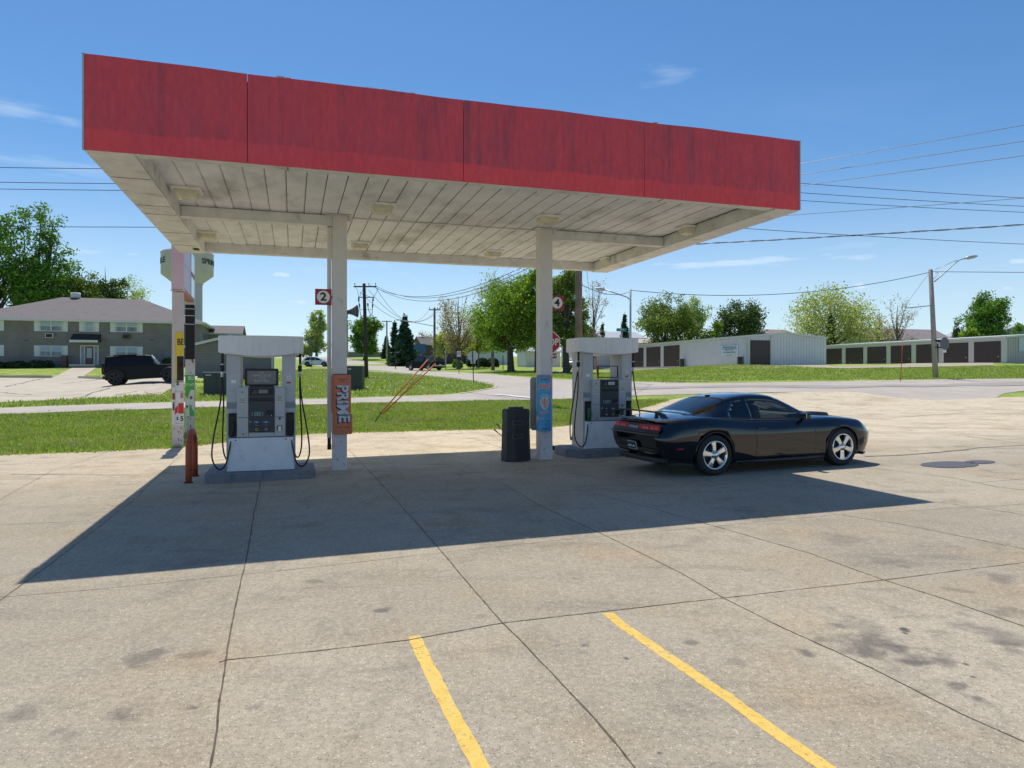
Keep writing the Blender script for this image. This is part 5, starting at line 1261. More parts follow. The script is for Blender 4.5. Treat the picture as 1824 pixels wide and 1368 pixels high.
def house(label, u0, u1, v0, v1, hw, hr, kind='hip', wallm=None, roofm=None, over=.5, name='house', base=None, cat='house', gdir='u', wm2=None):
    t = uvthing(name, label, cat, (u0+u1)/2, v0)
    zb = t.location.z if base is None else base; t.location.z = zb; L_, D = u1-u0, v1-v0
    q = MB(); q.box((0, D/2, hw/2-1), (L_, D, hw+2)); q.build('wall', wallm or M_SID, t)
    a, b, c, d = -L_/2-over, L_/2+over, -over, D+over; h0 = hw; e = .18; q = MB()
    if kind == 'hip':
        k = (D+2*over)/2; V = [(a, c, h0), (b, c, h0), (b, d, h0), (a, d, h0), (a+k, D/2, h0+hr), (b-k, D/2, h0+hr)]
        q.add(V, [(0, 1, 5, 4), (1, 2, 5), (2, 3, 4, 5), (3, 0, 4)]); q.add([(x, y, h0-.001) for x, y, z in V[:4]], [(3, 2, 1, 0)])
    elif gdir == 'u':   # ridge along u, gable ends at the sides
        V = [(a, c, h0), (b, c, h0), (b, d, h0), (a, d, h0), (a, D/2, h0+hr), (b, D/2, h0+hr)]
        q.add(V, [(0, 1, 5, 4), (2, 3, 4, 5)]); q.add([(x, y, z-.1) for x, y, z in V], [(0, 1, 5, 4), (2, 3, 4, 5)])
    else:
        V = [(a, c, h0), (b, c, h0), (b, d, h0), (a, d, h0), (0, c, h0+hr), (0, d, h0+hr)]
        q.add(V, [(0, 4, 5, 3), (4, 1, 2, 5)]); q.add([(x, y, z-.1) for x, y, z in V], [(0, 4, 5, 3), (4, 1, 2, 5)])
    rf = q.build('roof', roofm or M_SHING, t)
    q = MB()
    if kind == 'hip':
        q.box((0, c-.01, h0-.09), (b-a, .03, .2)); q.box((b+.0, D/2, h0-.09), (.03, d-c, .2)); q.box((a, D/2, h0-.09), (.03, d-c, .2)); q.box((0, c+over/2, h0-.17), (b-a-.04, over, .02)); q.box((b-over/2, D/2, h0-.172), (over, d-c-.04, .02))
    elif gdir == 'u': q.box((0, c-.01, h0-.06), (b-a, .03, .18))
    else:
        for s in (-1, 1):
            l = math.hypot(b, hr); an = math.atan2(hr, b); q.box((s*b/2, c-.01, h0+hr/2-.06), (l, .04, .2), M=Matrix.Rotation(s*an, 3, 'Y'))
    q.build('fascia', M_FAS, rf)
    if kind != 'hip':
        if gdir == 'v': gs = [[(-L_/2, yy, hw), (L_/2, yy, hw), (0, yy, hw+hr*L_/(b-a))] for yy in (0, D)]
        else: gs = [[(xx, 0, hw), (xx, D, hw), (xx, D/2, hw+hr*D/(d-c))] for xx in (-L_/2, L_/2)]
        for tri in gs: q = MB(); q.add(tri, [(0, 1, 2)]); q.build('gable', wallm or M_SID, t)

    return t
# apartments
VA = 84.0; u1a, _ = pxu(357, VA); u0a = -32.0
_, Ym = pxu(150, VA); hw = zat(570.5, Ym)-zat(652, Ym)
ap = house('long two storey apartment building with brown hip roof and white shuttered windows', u0a, u1a, VA, VA+14, hw, 3.05, 'hip', M_SID, over=.55, name='apartment_building', base=zat(652, Ym), cat='apartments')
apc = (u0a+u1a)/2; zb = ap.location.z
def apw(p0, p1, y0, y1, kind):
    ua, Ya = pxu(p0, VA); ub, Yb = pxu(p1, VA); Y = (Ya+Yb)/2; z1_, z0_ = zat(y0, Y)-zb, zat(y1, Y)-zb
    return (ua+ub)/2-apc, (z0_+z1_)/2, ub-ua, z1_-z0_
for row in ((570, 590), (615, 635)):
    for (a, b, s) in ((-16, -2, 1), (70, 112, 1), (150, 168, 0), (205, 246, 1)):
        if s == 0 and row[0] > 600: continue
        dy = (a+b)/2*.012; x, z, w, h = apw(a, b, row[0]-.6+dy, row[1]-1+dy, 0)
        q = MB(); q.box((x, -.03, z), (w, .07, h)); fo = q.build('window', M_FAS, ap)
        n = 2 if s else 1
        for k in range(n):
            cw = (w-.12*(n+1))/n; cxx = x-w/2+.12+cw/2+k*(cw+.12)
            q = MB(); q.box((cxx, -.068, z+h*.22), (cw, .012, h*.42)); q.build('blind', M_BLIND, fo)
            q = MB(); q.box((cxx, -.068, z-h*.24), (cw, .012, h*.40)); q.build('pane', M_WIN if (k+row[0]+a) % 3 else M_BLIND, fo)
        for sg in (-1, 1):
            q = MB(); q.box((x+sg*(w/2+.24), -.03, z), (.44, .05, h)); q.build('shutter', M_SHUT, ap)
for (a, b, y0, y1, mm) in ((82, 96, 594, 602, M_FAS), (219, 232, 596, 603, M_DOORB)):
    x, z, w, h = apw(a, b, y0, y1, 0); q = MB(); q.box((x, -.15, z), (w, .35, h)); a0 = q.build('air_conditioner', mm, ap); q = MB(); q.box((x, -.33, z), (w*.8, .02, h*.75)); q.build('vent', M_DARK, a0)
x, z, w, h = apw(143, 176, 615, 651, 0); q = MB(); q.box((x, -.04, z), (w, .1, h)); d0 = q.build('door_frame', M_FAS, ap)
q = MB(); q.box((x, -.1, z-.05), (w*.44, .03, h*.93)); dd = q.build('door', M_DOORB, d0); q = MB(); q.box((x, -.12, z+h*.12), (w*.28, .02, h*.5)); q.build('door_pane', M_BLIND, d0)
for s in (-1, 1): q = MB(); q.box((x+s*w*.36, -.1, z), (w*.14, .03, h*.9)); q.build('sidelight', M_WIN, d0)
x, z, w, h = apw(130, 180, 595, 609, 0); q = MB(); q.prism([(-1.25, z-h/2), (-.02, z-h/2), (-.02, z+h/2)], x-w/2, x+w/2, 'x'); q.build('porch_roof', mat('dark_shingle', (.035, .03, .03), .9), ap); q = MB(); q.box((x, -1.27, z-h/2+.02), (w, .05, .25)); q.build('porch_fascia', M_FAS, ap)
q = MB(); q.box((x-2.0, -.4, .5), (.5, .5, 1.2)); q.build('porch_wall', M_DOORB, ap)
q = MB(); q.box((x, -.9, .05), (w*.9, 1.9, .24)); q.build('doorstep', M_LOTF, ap)
for px in (47, 270):
    x, z, w, h = apw(px-3.5, px+3.5, 605.5, 607, 0); q = MB(); q.box((x, -.03, z), (w, .05, h)); q.build('wall_vent', M_DOORB, ap)
q = MB(); q.cyl((-2.8, 7, 3.0+hw), (-2.8, 7, hw+3.6), .5, n=16); q.build('roof_vent', M_FAS, ap); q = MB(); q.cyl((8.2, 9, hw+1), (8.2, 9, hw+2.3), .07); q.build('vent_pipe', M_DARK, ap)
# side wing windows
for k, (yy) in enumerate((3.0, 5.2)):
    q = MB(); q.box(((u1a-u0a)/2+.03, yy, hw-1.6), (.06, 1.0, 1.5)); q.build('window', M_WIN, ap)
VG = 61.0; ug0, yg0 = pxu(335, VG); ug1, yg1 = pxu(484, VG); _, ygm = pxu(400, VG)
zbg = zat(679, ygm)
garage = house('grey sided garage with low gable roof behind the left pump', ug0, ug1, VG, VG+8, zat(614, yg0)-zbg-.15, zat(597, ygm)-zat(614, yg0)+.15, 'gable', M_SIDG, over=.35, name='garage', base=zbg, cat='garage', gdir='v')
q = MB(); q.box(((ug1-ug0)/2+.03, -.03, 1.5), (.10, .10, 3.0)); q.build('downspout', M_FAS, garage)
_, y9 = pxu(410, 92); house('small brown roofed house just right of the apartments', pxu(372, 92)[0], pxu(428, 92)[0], 92, 99, zat(594, y9)-3.0, zat(577, y9)-zat(594, y9), 'gable', mat('tan_wall', (.25, .23, .17), .8), over=.3, name='house', base=3.0, gdir='u')

# storage units
M_METAL = mat('white_ribbed_metal', (.72, .70, .75), .45, var=.04, scale=1, spec=.4); M_TANW = mat('cream_metal', (.66, .60, .56), .5, var=.05); M_RDOOR = mat('brown_roll_door', (.065, .040, .040), .55, var=.15, scale=3); M_GREYM = mat('grey_ribbed_metal', (.44, .42, .42), .5, var=.05)
def ribs(q, p0, p1, z0, z1_, out, step=.30, mi=0):
    a = Vector(p0); b = Vector(p1); n = int((b-a).length/step)
    for i in range(1, n):
        p = a.lerp(b, i/n); q.box((p.x+out[0]*.012, p.y+out[1]*.012, (z0+z1_)/2), (.04 if abs(out[1]) else .024, .04 if abs(out[0]) else .024, z1_-z0), mi)
def storage(label, x, y, wid, length, h, rise, ndoor, d0, pitch, dw, dh, wallm, endm, zbase, end_door=None):
    """corner at x,y; local x along u (end face), local y away (door side faces -x)"""
    t = thing('storage_building', label, 'storage units', (x, y, zbase), TH)
    q = MB(); q.box((wid/2, length/2, h/2-.6), (wid, length, h+1.2)); q.add([(0, 0, h), (wid, 0, h), (wid/2, 0, h+rise), (0, length, h), (wid, length, h), (wid/2, length, h+rise)], [(0, 1, 2), (5, 4, 3)]); q.build('wall', wallm, t)
    if endm is not wallm:
        q = MB(); q.box((wid/2, -.012, h/2-.3), (wid, .024, h+.6)); q.build('end_wall', endm, t)
    q = MB(); ribs(q, (0, -.03, 0), (wid, -.03, 0), 0, h+.1, (0, -1), .33); ribs(q, (0, 0, 0), (0, length, 0), 0, h-.12, (-1, 0), .33) if wallm is M_METAL else None
    r = q.build('wall_ribs', endm, t)
    q = MB(); o = .12
    V = [(-o, -o, h), (wid/2, -o, h+rise), (wid+o, -o, h), (-o, length+o, h), (wid/2, length+o, h+rise), (wid+o, length+o, h)]
    q.add([(a, b, c+.06) for a, b, c in V], [(0, 1, 4, 3), (1, 2, 5, 4)]); q.add(V, [(0, 1, 4, 3), (1, 2, 5, 4)]); rf = q.build('roof', mat('roof_pale', (.52, .52, .50), .5), t)
    q = MB(); q.box((-o-.01, length/2, h-.03), (.08, length+2*o, .16))
    for s in (-1, 1):
        an = math.atan2(rise, wid/2); q.box((wid/2+s*wid/4, -o-.02, h+rise/2-.02), (math.hypot(wid/2+o, rise)+.02, .05, .18), M=Matrix.Rotation(s*an, 3, 'Y'))
    q.build('gutter', mat('gutter_pale', (.62, .66, .68), .5), rf)
    for k in range(ndoor):
        yy = d0+k*pitch; q = MB(); q.box((-.03, yy, dh/2), (.05, dw, dh)); do = q.build('roll_door', M_RDOOR, t)
        q = MB()
        for j in range(9): q.box((-.06, yy, .15+j*dh/9), (.012, dw-.04, .03))
        q.build('door_slats', M_RDOOR, do); q = MB(); q.box((-.07, yy-dw*.42, .6), (.03, .1, .1)); q.build('latch', M_STEEL, do)
    q = MB(); q.box((.0-.05, -.05, h/2), (.10, .10, h)); q.build('corner_trim', M_FAS, t)
    if end_door:
        a, b, hh2 = end_door; q = MB(); q.box(((a+b)/2, -.06, hh2/2), (b-a, .05, hh2)); do = q.build('roll_door', M_RDOOR, t)
        q = MB()
        for j in range(9): q.box(((a+b)/2, -.09, .15+j*hh2/9), (b-a-.04, .012, .03))
        q.build('door_slats', M_RDOOR, do); q = MB(); q.box((b+.2, -.05, h/2), (.3, .05, h)); q.build('door_jamb', M_FAS, t); q = MB(); q.box((a-.2, -.05, h/2), (.3, .05, h)); q.build('door_jamb', M_FAS, t)
    return t
zA = zat(650, 66); hA = zat(598.5, 66)-zA
sa = storage('white ribbed metal storage building with brown roll doors and a blue lettered sign', 22.1, 66, 9.4, 36, hA, .38, 6, 13.4, 4.15, 3.35, 2.35, M_METAL, M_METAL, zA, (.55, 2.75, 2.35))
# sign on its long side
q = MB(); ys = 2.9; 
sx0 = 1.2
def signpos(px):   # along the long side
    t_ = (px-912)/FPX; s = (22.1-t_*66)/(t_*CT+ST); return s
y0_, y1_ = signpos(1316), signpos(1285); Yc = 66+((y0_+y1_)/2)*CT
so = thing('wall_sign', 'white sign with blue lettering on the side wall of the white storage building', 'sign', sa.matrix_basis @ Vector((-.06, (y0_+y1_)/2, zat(623.5, Yc)-zA)), TH-R(90))
H = (634-613)/FPX*Yc; Wd = abs(y1_-y0_); q.box((0, 0, 0), (Wd, .03, H)); q.build('plate', mat('sign_blue_white', (.66, .74, .80), .5), so)
LB = mat('letter_blue', (.05, .11, .22), .5)
for s, z, sz in (('SPRINGVILLE', .22, .20), ('Mini Storage', .02, .13), ('319-854-6764', -.20, .18), ('springvillestorage', -.42, .07)): text(s, sz*H/1.1*1.25, LB, so, (0, -.02, z*H), (R(90), 0, 0), off=.02, sx=Wd/(H*1.45)*.86)
for z in (.42, .10): q = MB(); q.box((0, -.02, z*H), (Wd*.86, .01, .035)); q.build('rule', LB, so)
for px, w in ((1222.5, .35), (1327, .5)):
    s_ = signpos(px)+.3; o = MB().box((0, 0, .35), (.4, .4, .9)).build('bin', M_BIN, None, .03); x, y = (sa.matrix_basis @ Vector((-.35, s_, 0)))[:2]; o.location = (x, y, zA); tag(o, 'small black bin %s' % ('at the front corner of the white storage building' if px > 1300 else 'beside the last door of the white storage side wall'), 'bin')
zC = zat(645, 73); hC = zat(599.5, 73)-zC
sc_ = storage('long cream storage building with seven brown roll doors behind the light pole', 51.8, 73, 10, 27, hC, .38, 7, 2.05, 3.72, 3.0, 2.25, M_TANW, M_GREYM, zC)
q = MB(); q.box((2.2, -.06, 1.9), (.9, .03, 1.5)); q.build('notice', mat('notice_blue', (.45, .55, .62), .5), sc_)
# the long tan roofed building beyond and the one seen behind the right pump
def simple_house(label, pxa, pxb, v, ytop, yeave, ybase, depth, kind, wm, rm, gdir='u', over=.3):
    ua, ya = pxu(pxa, v); ub, yb = pxu(pxb, v); Y = (ya+yb)/2; zb_ = zat(ybase, Y)
    return house(label, ua, ub, v, v+depth, zat(yeave, Y)-zb_, zat(ytop, Y)-zat(yeave, Y), kind, wm, rm, over, base=zb_, gdir=gdir)
M_TANR = mat('tan_roof', (.50, .40, .33), .6, var=.05); M_GRYR = mat('grey_roof', (.40, .41, .44), .6, var=.05); M_BLU = mat('blue_grey_wall', (.22, .26, .32), .7)
simple_house('long low building with a tan metal roof behind the white storage building', 1122, 1238, 96, 601.5, 612, 652, 8, 'gable', M_METAL, M_TANR)
simple_house('white walled shed with a pale roof seen through the right pump', 1040, 1108, 84, 598, 614, 654, 8, 'gable', M_METAL, M_GRYR)
simple_house('house with blue grey gable and pale grey roof beyond the street sign', 1075, 1150, 120, 588, 602, 640, 10, 'gable', M_BLU, M_GRYR)
simple_house('brown roofed house behind the white storage building', 1352, 1425, 112, 584, 598, 640, 9, 'gable', M_TANW, mat('brown_roof', (.26, .20, .18), .8), 'u')
simple_house('wide brown roofed house behind the cream storage building', 1545, 1698, 108, 583, 605, 640, 9, 'gable', M_BLU, mat('brown_roof2', (.27, .22, .215), .8), 'u')
simple_house('blue grey house with a front gable at the right edge', 1768, 1860, 104, 577, 598, 640, 12, 'gable', mat('slate_wall', (.20, .25, .28), .7), M_GRYR, 'v')
simple_house('low brick house behind the pickup truck', 752, 866, 118, 598, 614, 644, 9, 'gable', mat('brown_brick', (.13, .09, .085), .85), mat('dark_roof', (.10, .09, .085), .85))
simple_house('white sided house behind the clipped hedge', 846, 905, 112, 600, 617, 646, 9, 'gable', mat('white_siding', (.60, .64, .66), .7), mat('dark_roof', (.10, .09, .085), .85))
simple_house('small white shed behind the stop sign', 936, 998, 96, 614, 626, 655, 4, 'gable', M_METAL, M_GRYR)
simple_house('distant low barn on the crest of the hill', 617, 700, 190, 622, 627, 634, 10, 'gable', mat('barn_dark', (.20, .20, .22), .8), M_GRYR)
q = MB(); ua, ya = pxu(1037, 88); 
simple_house('cream flat building top behind the utility pole', 1036, 1067, 86, 597, 597.5, 654, 5, 'gable', mat('cream_block', (.62, .56, .42), .7), mat('cream_roof', (.5, .45, .35), .7))
# blue window of the brick house
p = ray(752, 621, 112); o = MB().box((0, 0, 0), (2.2, .1, 1.6)).build('garage_window', mat('blue_board', (.04, .13, .28), .5), bpy.data.objects.get('house.007') or None); 
if o.parent: o.matrix_parent_inverse = (o.parent.matrix_basis).inverted()
x, y = onv(747, 117.6); o.location = (x, y, zat(621, y)); o.rotation_euler = (0, 0, TH)

# water tower
t = None
Yw = 235; xw = (334-912)/FPX*Yw; zw = zat(600, Yw)
t = thing('water_tower', 'pale grey water tower with SPRINGVILLE lettering behind the price sign', 'water tower', (xw, Yw, g(xw, Yw)), 0); z0 = t.location.z
M_TOW = mat('tower_grey', (.47, .44, .50), .6, var=.05, scale=.2, dirt=(.41, .385, .43), dscale=.3)
k = Yw/FPX; zz = lambda py: zat(py, Yw)-z0
def th_(px): return (px)*k
q = MB(); q.lathe([(0, zz(438)), (th_(20), zz(441)), (th_(40), zz(449)), (th_(43.5), zz(452)), (th_(43.5), zz(454)), (th_(43), zz(455)), (th_(43), zz(490)), (th_(25.5), zz(504)), (th_(24.5), zz(506))], n=48); q.build('tank', M_TOW, t)
q = MB(); rows = []
for z in (zz(505), -1):
    rows.append([((th_(24.5) if (j % 2) else th_(23.2))*math.cos(2*math.pi*j/56), (th_(24.5) if (j % 2) else th_(23.2))*math.sin(2*math.pi*j/56), z) for j in range(56)])
q.grid(rows, closed=True, smooth=False); q.build('shaft', M_TOW, t)
q = MB(); q.lathe([(th_(25.2), zz(504)), (th_(25.8), zz(505)), (th_(25.2), zz(507))], n=40); q.build('collar', M_TOW, t)
def around(s, ang0, size, z, flip=1):
    o = text(s, size, mat('tower_letter', (.03, .05, .055), .6), t, (0, 0, 0), (0, 0, 0), off=.02, ex=.05); rad = th_(43.3)
    for v in o.data.vertices:
        a = ang0+v.co.x/rad; v.co = (rad*math.cos(a)+0, rad*math.sin(a), z+v.co.y) if False else ((rad+v.co.z)*math.cos(a), (rad+v.co.z)*math.sin(a), z+v.co.y)
    return o
cam_a = math.atan2(-Yw, -xw)
around('SPRINGVILLE', cam_a+R(82), th_(13.5), zz(468.5)); around('SPRINGVILLE', cam_a-R(105), th_(13.5), zz(468.5))

# ------------------------------------------------------------------ trees
LM = {
 'bright': leafmat('leaf_bright', [(0, (0.094, 0.186, 0.021)), (.5, (0.220, 0.354, 0.045)), (1, (0.419, 0.560, 0.090))], .45),
 'mid': leafmat('leaf_mid', [(0, (0.082, 0.136, 0.025)), (.5, (0.174, 0.254, 0.045)), (1, (0.325, 0.380, 0.081))], .4),
 'dark': leafmat('leaf_dark', [(0, (0.046, 0.090, 0.027)), (.6, (0.093, 0.154, 0.036)), (1, (0.186, 0.254, 0.054))], .3),
 'yellow': leafmat('leaf_yellow', [(0, (0.217, 0.290, 0.054)), (.5, (0.435, 0.508, 0.109)), (1, (0.600, 0.600, 0.217))], .5),
 'pale': leafmat('leaf_pale', [(0, (0.217, 0.326, 0.090)), (.5, (0.399, 0.508, 0.164)), (1, (0.597, 0.600, 0.271))], .5),
 'bud': leafmat('leaf_bud', [(0, (0.290, 0.181, 0.109)), (.5, (0.471, 0.399, 0.164)), (1, (0.580, 0.580, 0.217))], .4),
 'green': leafmat('leaf_green', [(0, (0.069, 0.154, 0.027)), (.5, (0.140, 0.271, 0.045)), (1, (0.256, 0.399, 0.073))], .4),
 'spruce': leafmat('leaf_spruce', [(0, (0.018, 0.054, 0.029)), (.6, (0.036, 0.094, 0.048)), (1, (0.073, 0.154, 0.073))], .15),
 'bush': leafmat('leaf_bush', [(0, (0.021, 0.040, 0.018)), (.6, (0.045, 0.081, 0.033)), (1, (0.081, 0.128, 0.051))], .15)}
M_BARK = mat('bark', (.085, .068, .055), .95, var=.3, scale=6); M_BARKP = mat('bark_pale', (.19, .16, .14), .95, var=.25, scale=6)
def leaves(parent, pts, spread, n, size, m, rg, name='crown', flat=1.0, squash=.8, long=1.0):
    pts = np.asarray(pts); k = rg.integers(0, len(pts), n); off = np.clip(rg.normal(0, 1, (n, 3)), -2, 2)*spread[k % len(spread)][:, None] if isinstance(spread, np.ndarray) else np.clip(rg.normal(0, 1, (n, 3)), -2, 2)*spread
    off[:, 2] *= squash; c = pts[k]+off
    a = rg.normal(0, 1, (n, 3)); a /= np.linalg.norm(a, axis=1)[:, None]; b = rg.normal(0, 1, (n, 3)); b -= (a*b).sum(1)[:, None]*a; b /= np.linalg.norm(b, axis=1)[:, None]
    s = size*rg.uniform(.55, 1.35, n)[:, None]
    co = np.stack([c-a*s*long, c+b*s*.55, c+a*s*long, c-b*s*.55], 1).reshape(-1, 3)
    o = rawmesh(name, co, np.arange(4*n).reshape(-1, 4), m); o.parent = parent; return o
def tree(name, label, px, ytop, ybase, hwpx, Y, leaf='mid', n=14000, size=.13, shape='round', bark=None, limbs=14, gap=.5, tr=.22, lean=0, twig=0, z0=None, cdx=0, low=.22, group=None, seed=None, cluster=None):
    x = (px-912)/FPX*Y; gzv = g(x, Y); zb_ = gzv if z0 is None else z0
    H = zat(ytop, Y)-zb_; Wd = hwpx/FPX*Y; t = thing(name, label, 'tree', (x, Y, zb_), 0, group)
    rg = np.random.default_rng(seed if seed is not None else int(abs(px)*7+ytop)); q = MB(); tips = []; bark = bark or M_BARK
    zl = H*low
    def env(f):  # radius of the crown at height fraction f (0 bottom of crown to 1 top)
        if shape == 'round': return math.sqrt(max(0, 1-(2*(f-.48))**2*.93))
        if shape == 'vase': return (.35+.75*math.sin(math.pi*min(1, f*.95)**.8*.72+.1))*(1 if f < .8 else math.sqrt(max(0, (1.02-f)/.22)))
        if shape == 'oval': return math.sqrt(max(0, 1-(2*(f-.45))**2*.8))*.95
        if shape == 'wide': return math.sqrt(max(0, 1-f**2.2))*(.75+.25*min(1, f*4))
        return 1
    r0 = tr; fork = zl*.9
    def wob(p, a): return p+Vector(rg.normal(0, a, 3).tolist())
    mid = Vector((lean*H*.2, 0, H*.5)); top = Vector((lean*H*.35+cdx, 0, H*.93))
    q.tube([Vector((0, 0, -.3)), Vector((0, 0, .3)), wob(Vector((lean*.1, 0, fork)), .05), wob(mid, .12), wob(top.lerp(mid, .4), .15), top], [r0*1.5, r0*1.1, r0*.9, r0*.6, r0*.3, r0*.06], 7)
    for i in range(limbs):
        f = rg.uniform(.04, 1)**.9; a = i*2.4+rg.uniform(-.4, .4); rr = Wd*env(f)*rg.uniform(.62, 1.0); zz_ = zl+(H-zl)*f*.97
        end = Vector((cdx*f+rr*math.cos(a), rr*math.sin(a)*.85, zz_)); st_z = fork+(zz_-fork)*rg.uniform(.15, .5) if shape != 'vase' else fork+(zz_-fork)*rg.uniform(.02, .25)
        st_ = Vector((0, 0, st_z)); mp = st_.lerp(end, .5)+Vector((0, 0, -.04*H if shape == 'vase' else .03*H)); mp = wob(mp, .03*H)
        rad = r0*rg.uniform(.28, .45); q.tube([st_, st_.lerp(mp, .5), mp, end], [rad, rad*.8, rad*.5, rad*.12], 5)
        nb = 5+twig
        for j in range(nb):
            s = rg.uniform(.35, 1); p = (st_.lerp(mp, s*2) if s < .5 else mp.lerp(end, s*2-1)); d = Vector(rg.normal(0, 1, 3).tolist()).normalized(); d = (d+(end-st_).normalized()*.8+Vector((0, 0, .35))).normalized()
            l = Wd*rg.uniform(.22, .48); e = p+d*l
            hx = math.hypot(e.x-cdx*.5, e.y); lim = Wd*1.04*env(min(1, max(0, (e.z-zl)/(H-zl))))
            if hx > lim and hx > 0: e.x = cdx*.5+(e.x-cdx*.5)*lim/hx; e.y *= lim/hx
            e.z = min(e.z, H); mm2 = wob(p.lerp(e, .5), l*.06); q.tube([p, mm2, e], [rad*.32, rad*.2, rad*.05], 4, cap=False); tips.append((mm2, .6)); tips.append((e, 1))
            for w in range(twig):
                p3 = p.lerp(e, rg.uniform(.3, 1)); e3 = p3+(Vector(rg.normal(0, 1, 3).tolist())+d+Vector((0, 0, .5))).normalized()*l*rg.uniform(.3, .7); e3.z = min(e3.z, H*1.01); q.tube([p3, e3], [rad*.12, rad*.035], 3, cap=False); tips.append((e3, .8))
    q.build('trunk', bark, t, fixn=False)
    P = np.array([tuple(p[0]) for p in tips])
    if cluster is None: cluster = Wd*.115*gap/.5
    leaves(t, P, cluster, n, size, LM[leaf], rg)
    return t
def spruce(name, label, px, ytop, ybase, hwpx, Y, n=9000, size=.13, seed=1, group=None, dx=0):
    x = (px-912)/FPX*Y; zb_ = g(x, Y); H = zat(ytop, Y)-zb_; Wd = hwpx/FPX*Y; t = thing(name, label, 'tree', (x, Y, zb_), 0, group); rg = np.random.default_rng(seed)
    q = MB(); q.tube([(0, 0, -.2), (0, 0, H*.5), (0, 0, H)], [.22, .14, .02], 7); q.build('trunk', M_BARK, t, fixn=False); pts = []
    lv = 26
    for i in range(lv):
        f = i/lv; z = H*(.03+.95*f); r = Wd*(1-f)**.85*rg.uniform(.85, 1.1)
        for k in range(max(4, int(13*(1-f)+3))):
            a = rg.uniform(0, 2*math.pi); rr = r*rg.uniform(.7, 1.05)
            for s in np.linspace(.25, 1, 6): pts.append((rr*s*math.cos(a), rr*s*math.sin(a), z-.10*rr*s*2+.12*rr*s*s*2))
    pts.append((0, 0, H))
    leaves(t, pts, Wd*.035+.06, n, size, LM['spruce'], rg, squash=.6, long=1.2); return t
def bush(name, label, px, ybot, hwpx, hpx, Y, leaf='bush', n=2500, size=.09, cat='bush', group=None, z=None, wy=None):
    x = (px-912)/FPX*Y; zb_ = g(x, Y) if z is None else z; w, h = hwpx/FPX*Y, hpx/FPX*Y; t = thing(name, label, cat, (x, Y, zb_), TH, group); rg = np.random.default_rng(int(abs(px))+3)
    a = rg.uniform(0, 2*math.pi, 260); e = np.arccos(rg.uniform(0, 1, 260)); r = rg.uniform(.72, 1, 260)
    P = np.stack([w*r*np.cos(a)*np.sin(e)**.6, (wy or w*.8)*r*np.sin(a)*np.sin(e)**.6, h*(.05+.88*np.cos(e)**.8*r)], 1)
    leaves(t, P, min(w, h)*.09, n, size, LM[leaf], rg, 'foliage'); q = MB()
    for k in range(5): q.tube([(0, 0, -.1), (w*.4*math.cos(k*1.3), w*.3*math.sin(k*1.3), h*.6)], [.03, .01], 4)
    q.build('stem', M_BARK, t, fixn=False); return t
tree('tall_tree', 'tall leaning tree at the left edge behind the apartments', -6, 366, 560, 62, 105, 'green', 9000, .24, 'round', limbs=18, tr=.55, gap=.5, low=.25, cluster=.6, twig=1)
tree('tall_tree', 'tall dark green tree with a ragged top rising behind the apartment roof', 66, 372, 560, 62, 108, 'green', 15000, .24, 'oval', limbs=24, tr=.6, gap=.5, low=.15, lean=.3, cluster=.6, twig=1)
tree('leafy_tree', 'rounded olive green tree behind the apartments beside the tallest trees', 145, 474, 540, 40, 112, 'mid', 13000, .20, 'round', limbs=18, tr=.3, low=.2, twig=1)
tree('leafy_tree', 'dark tree with crooked branches above the middle of the apartment roof', 187, 464, 540, 32, 114, 'dark', 10000, .20, 'round', limbs=16, tr=.3, low=.2, twig=1)
tree('sparse_tree', 'thin pale green tree above the right end of the apartment roof', 228, 490, 540, 40, 116, 'pale', 4200, .17, 'round', M_BARKP, limbs=18, tr=.22, low=.2, twig=2)
tree('vase_tree', 'pale upright tree on the hill behind the white car', 564, 556, 632, 22, 150, 'pale', 9000, .22, 'oval', M_BARKP, limbs=18, tr=.3, low=.06, twig=1)
bush('shrub', 'yellow green shrub at the foot of the pale upright tree', 541, 632, 14, 26, 148, 'yellow', 2500, .2)
tree('round_tree', 'dark round tree behind the black utility pole', 651, 568, 630, 28, 135, 'green', 14000, .2, 'round', limbs=20, tr=.4, low=.12, twig=1)
spruce('spruce', 'small spruce left of the big dark spruce', 688, 598, 636, 11, 140, 2500, .2, 3)
spruce('spruce', 'big dark spruce beside the uphill road', 721, 561, 640, 27, 108, 17000, .17, 4)
spruce('spruce', 'dark spruce leaning against the left side of the big spruce', 703, 572, 640, 16, 110, 6000, .17, 5)
tree('bare_tree', 'leafless purplish tree behind the pickup truck', 757, 592, 640, 20, 124, 'bud', 1500, .12, 'round', M_BARK, limbs=18, tr=.2, low=.2, twig=3)
tree('small_tree', 'small yellow green tree right of the wooden pole', 792, 585, 642, 24, 104, 'yellow', 5000, .14, 'wide', M_BARKP, limbs=16, tr=.12, low=.3, twig=1)
tree('vase_tree', 'tall fan shaped tree with sparse budding leaves behind the street', 817, 517, 646, 36, 92, 'bud', 4600, .11, 'vase', M_BARKP, limbs=30, tr=.26, low=.2, twig=3, cluster=.30)
tree('small_tree', 'low yellow green tree between the fan shaped tree and the big green tree', 852, 578, 646, 26, 96, 'yellow', 6000, .14, 'wide', M_BARKP, limbs=16, tr=.12, low=.3, twig=1)
tree('large_tree', 'big bright green tree left of the right column', 910, 486, 654, 64, 78, 'bright', 26000, .135, 'round', limbs=32, tr=.38, low=.2, twig=1, gap=.5)
tree('large_tree', 'big bright green tree standing directly behind the right column', 958, 484, 656, 42, 76, 'bright', 18000, .135, 'round', limbs=24, tr=.36, low=.2, twig=1)
tree('large_tree', 'big green tree between the right column and the brown utility pole', 1009, 478, 658, 36, 72, 'mid', 17000, .13, 'oval', limbs=24, tr=.36, low=.22, twig=1)
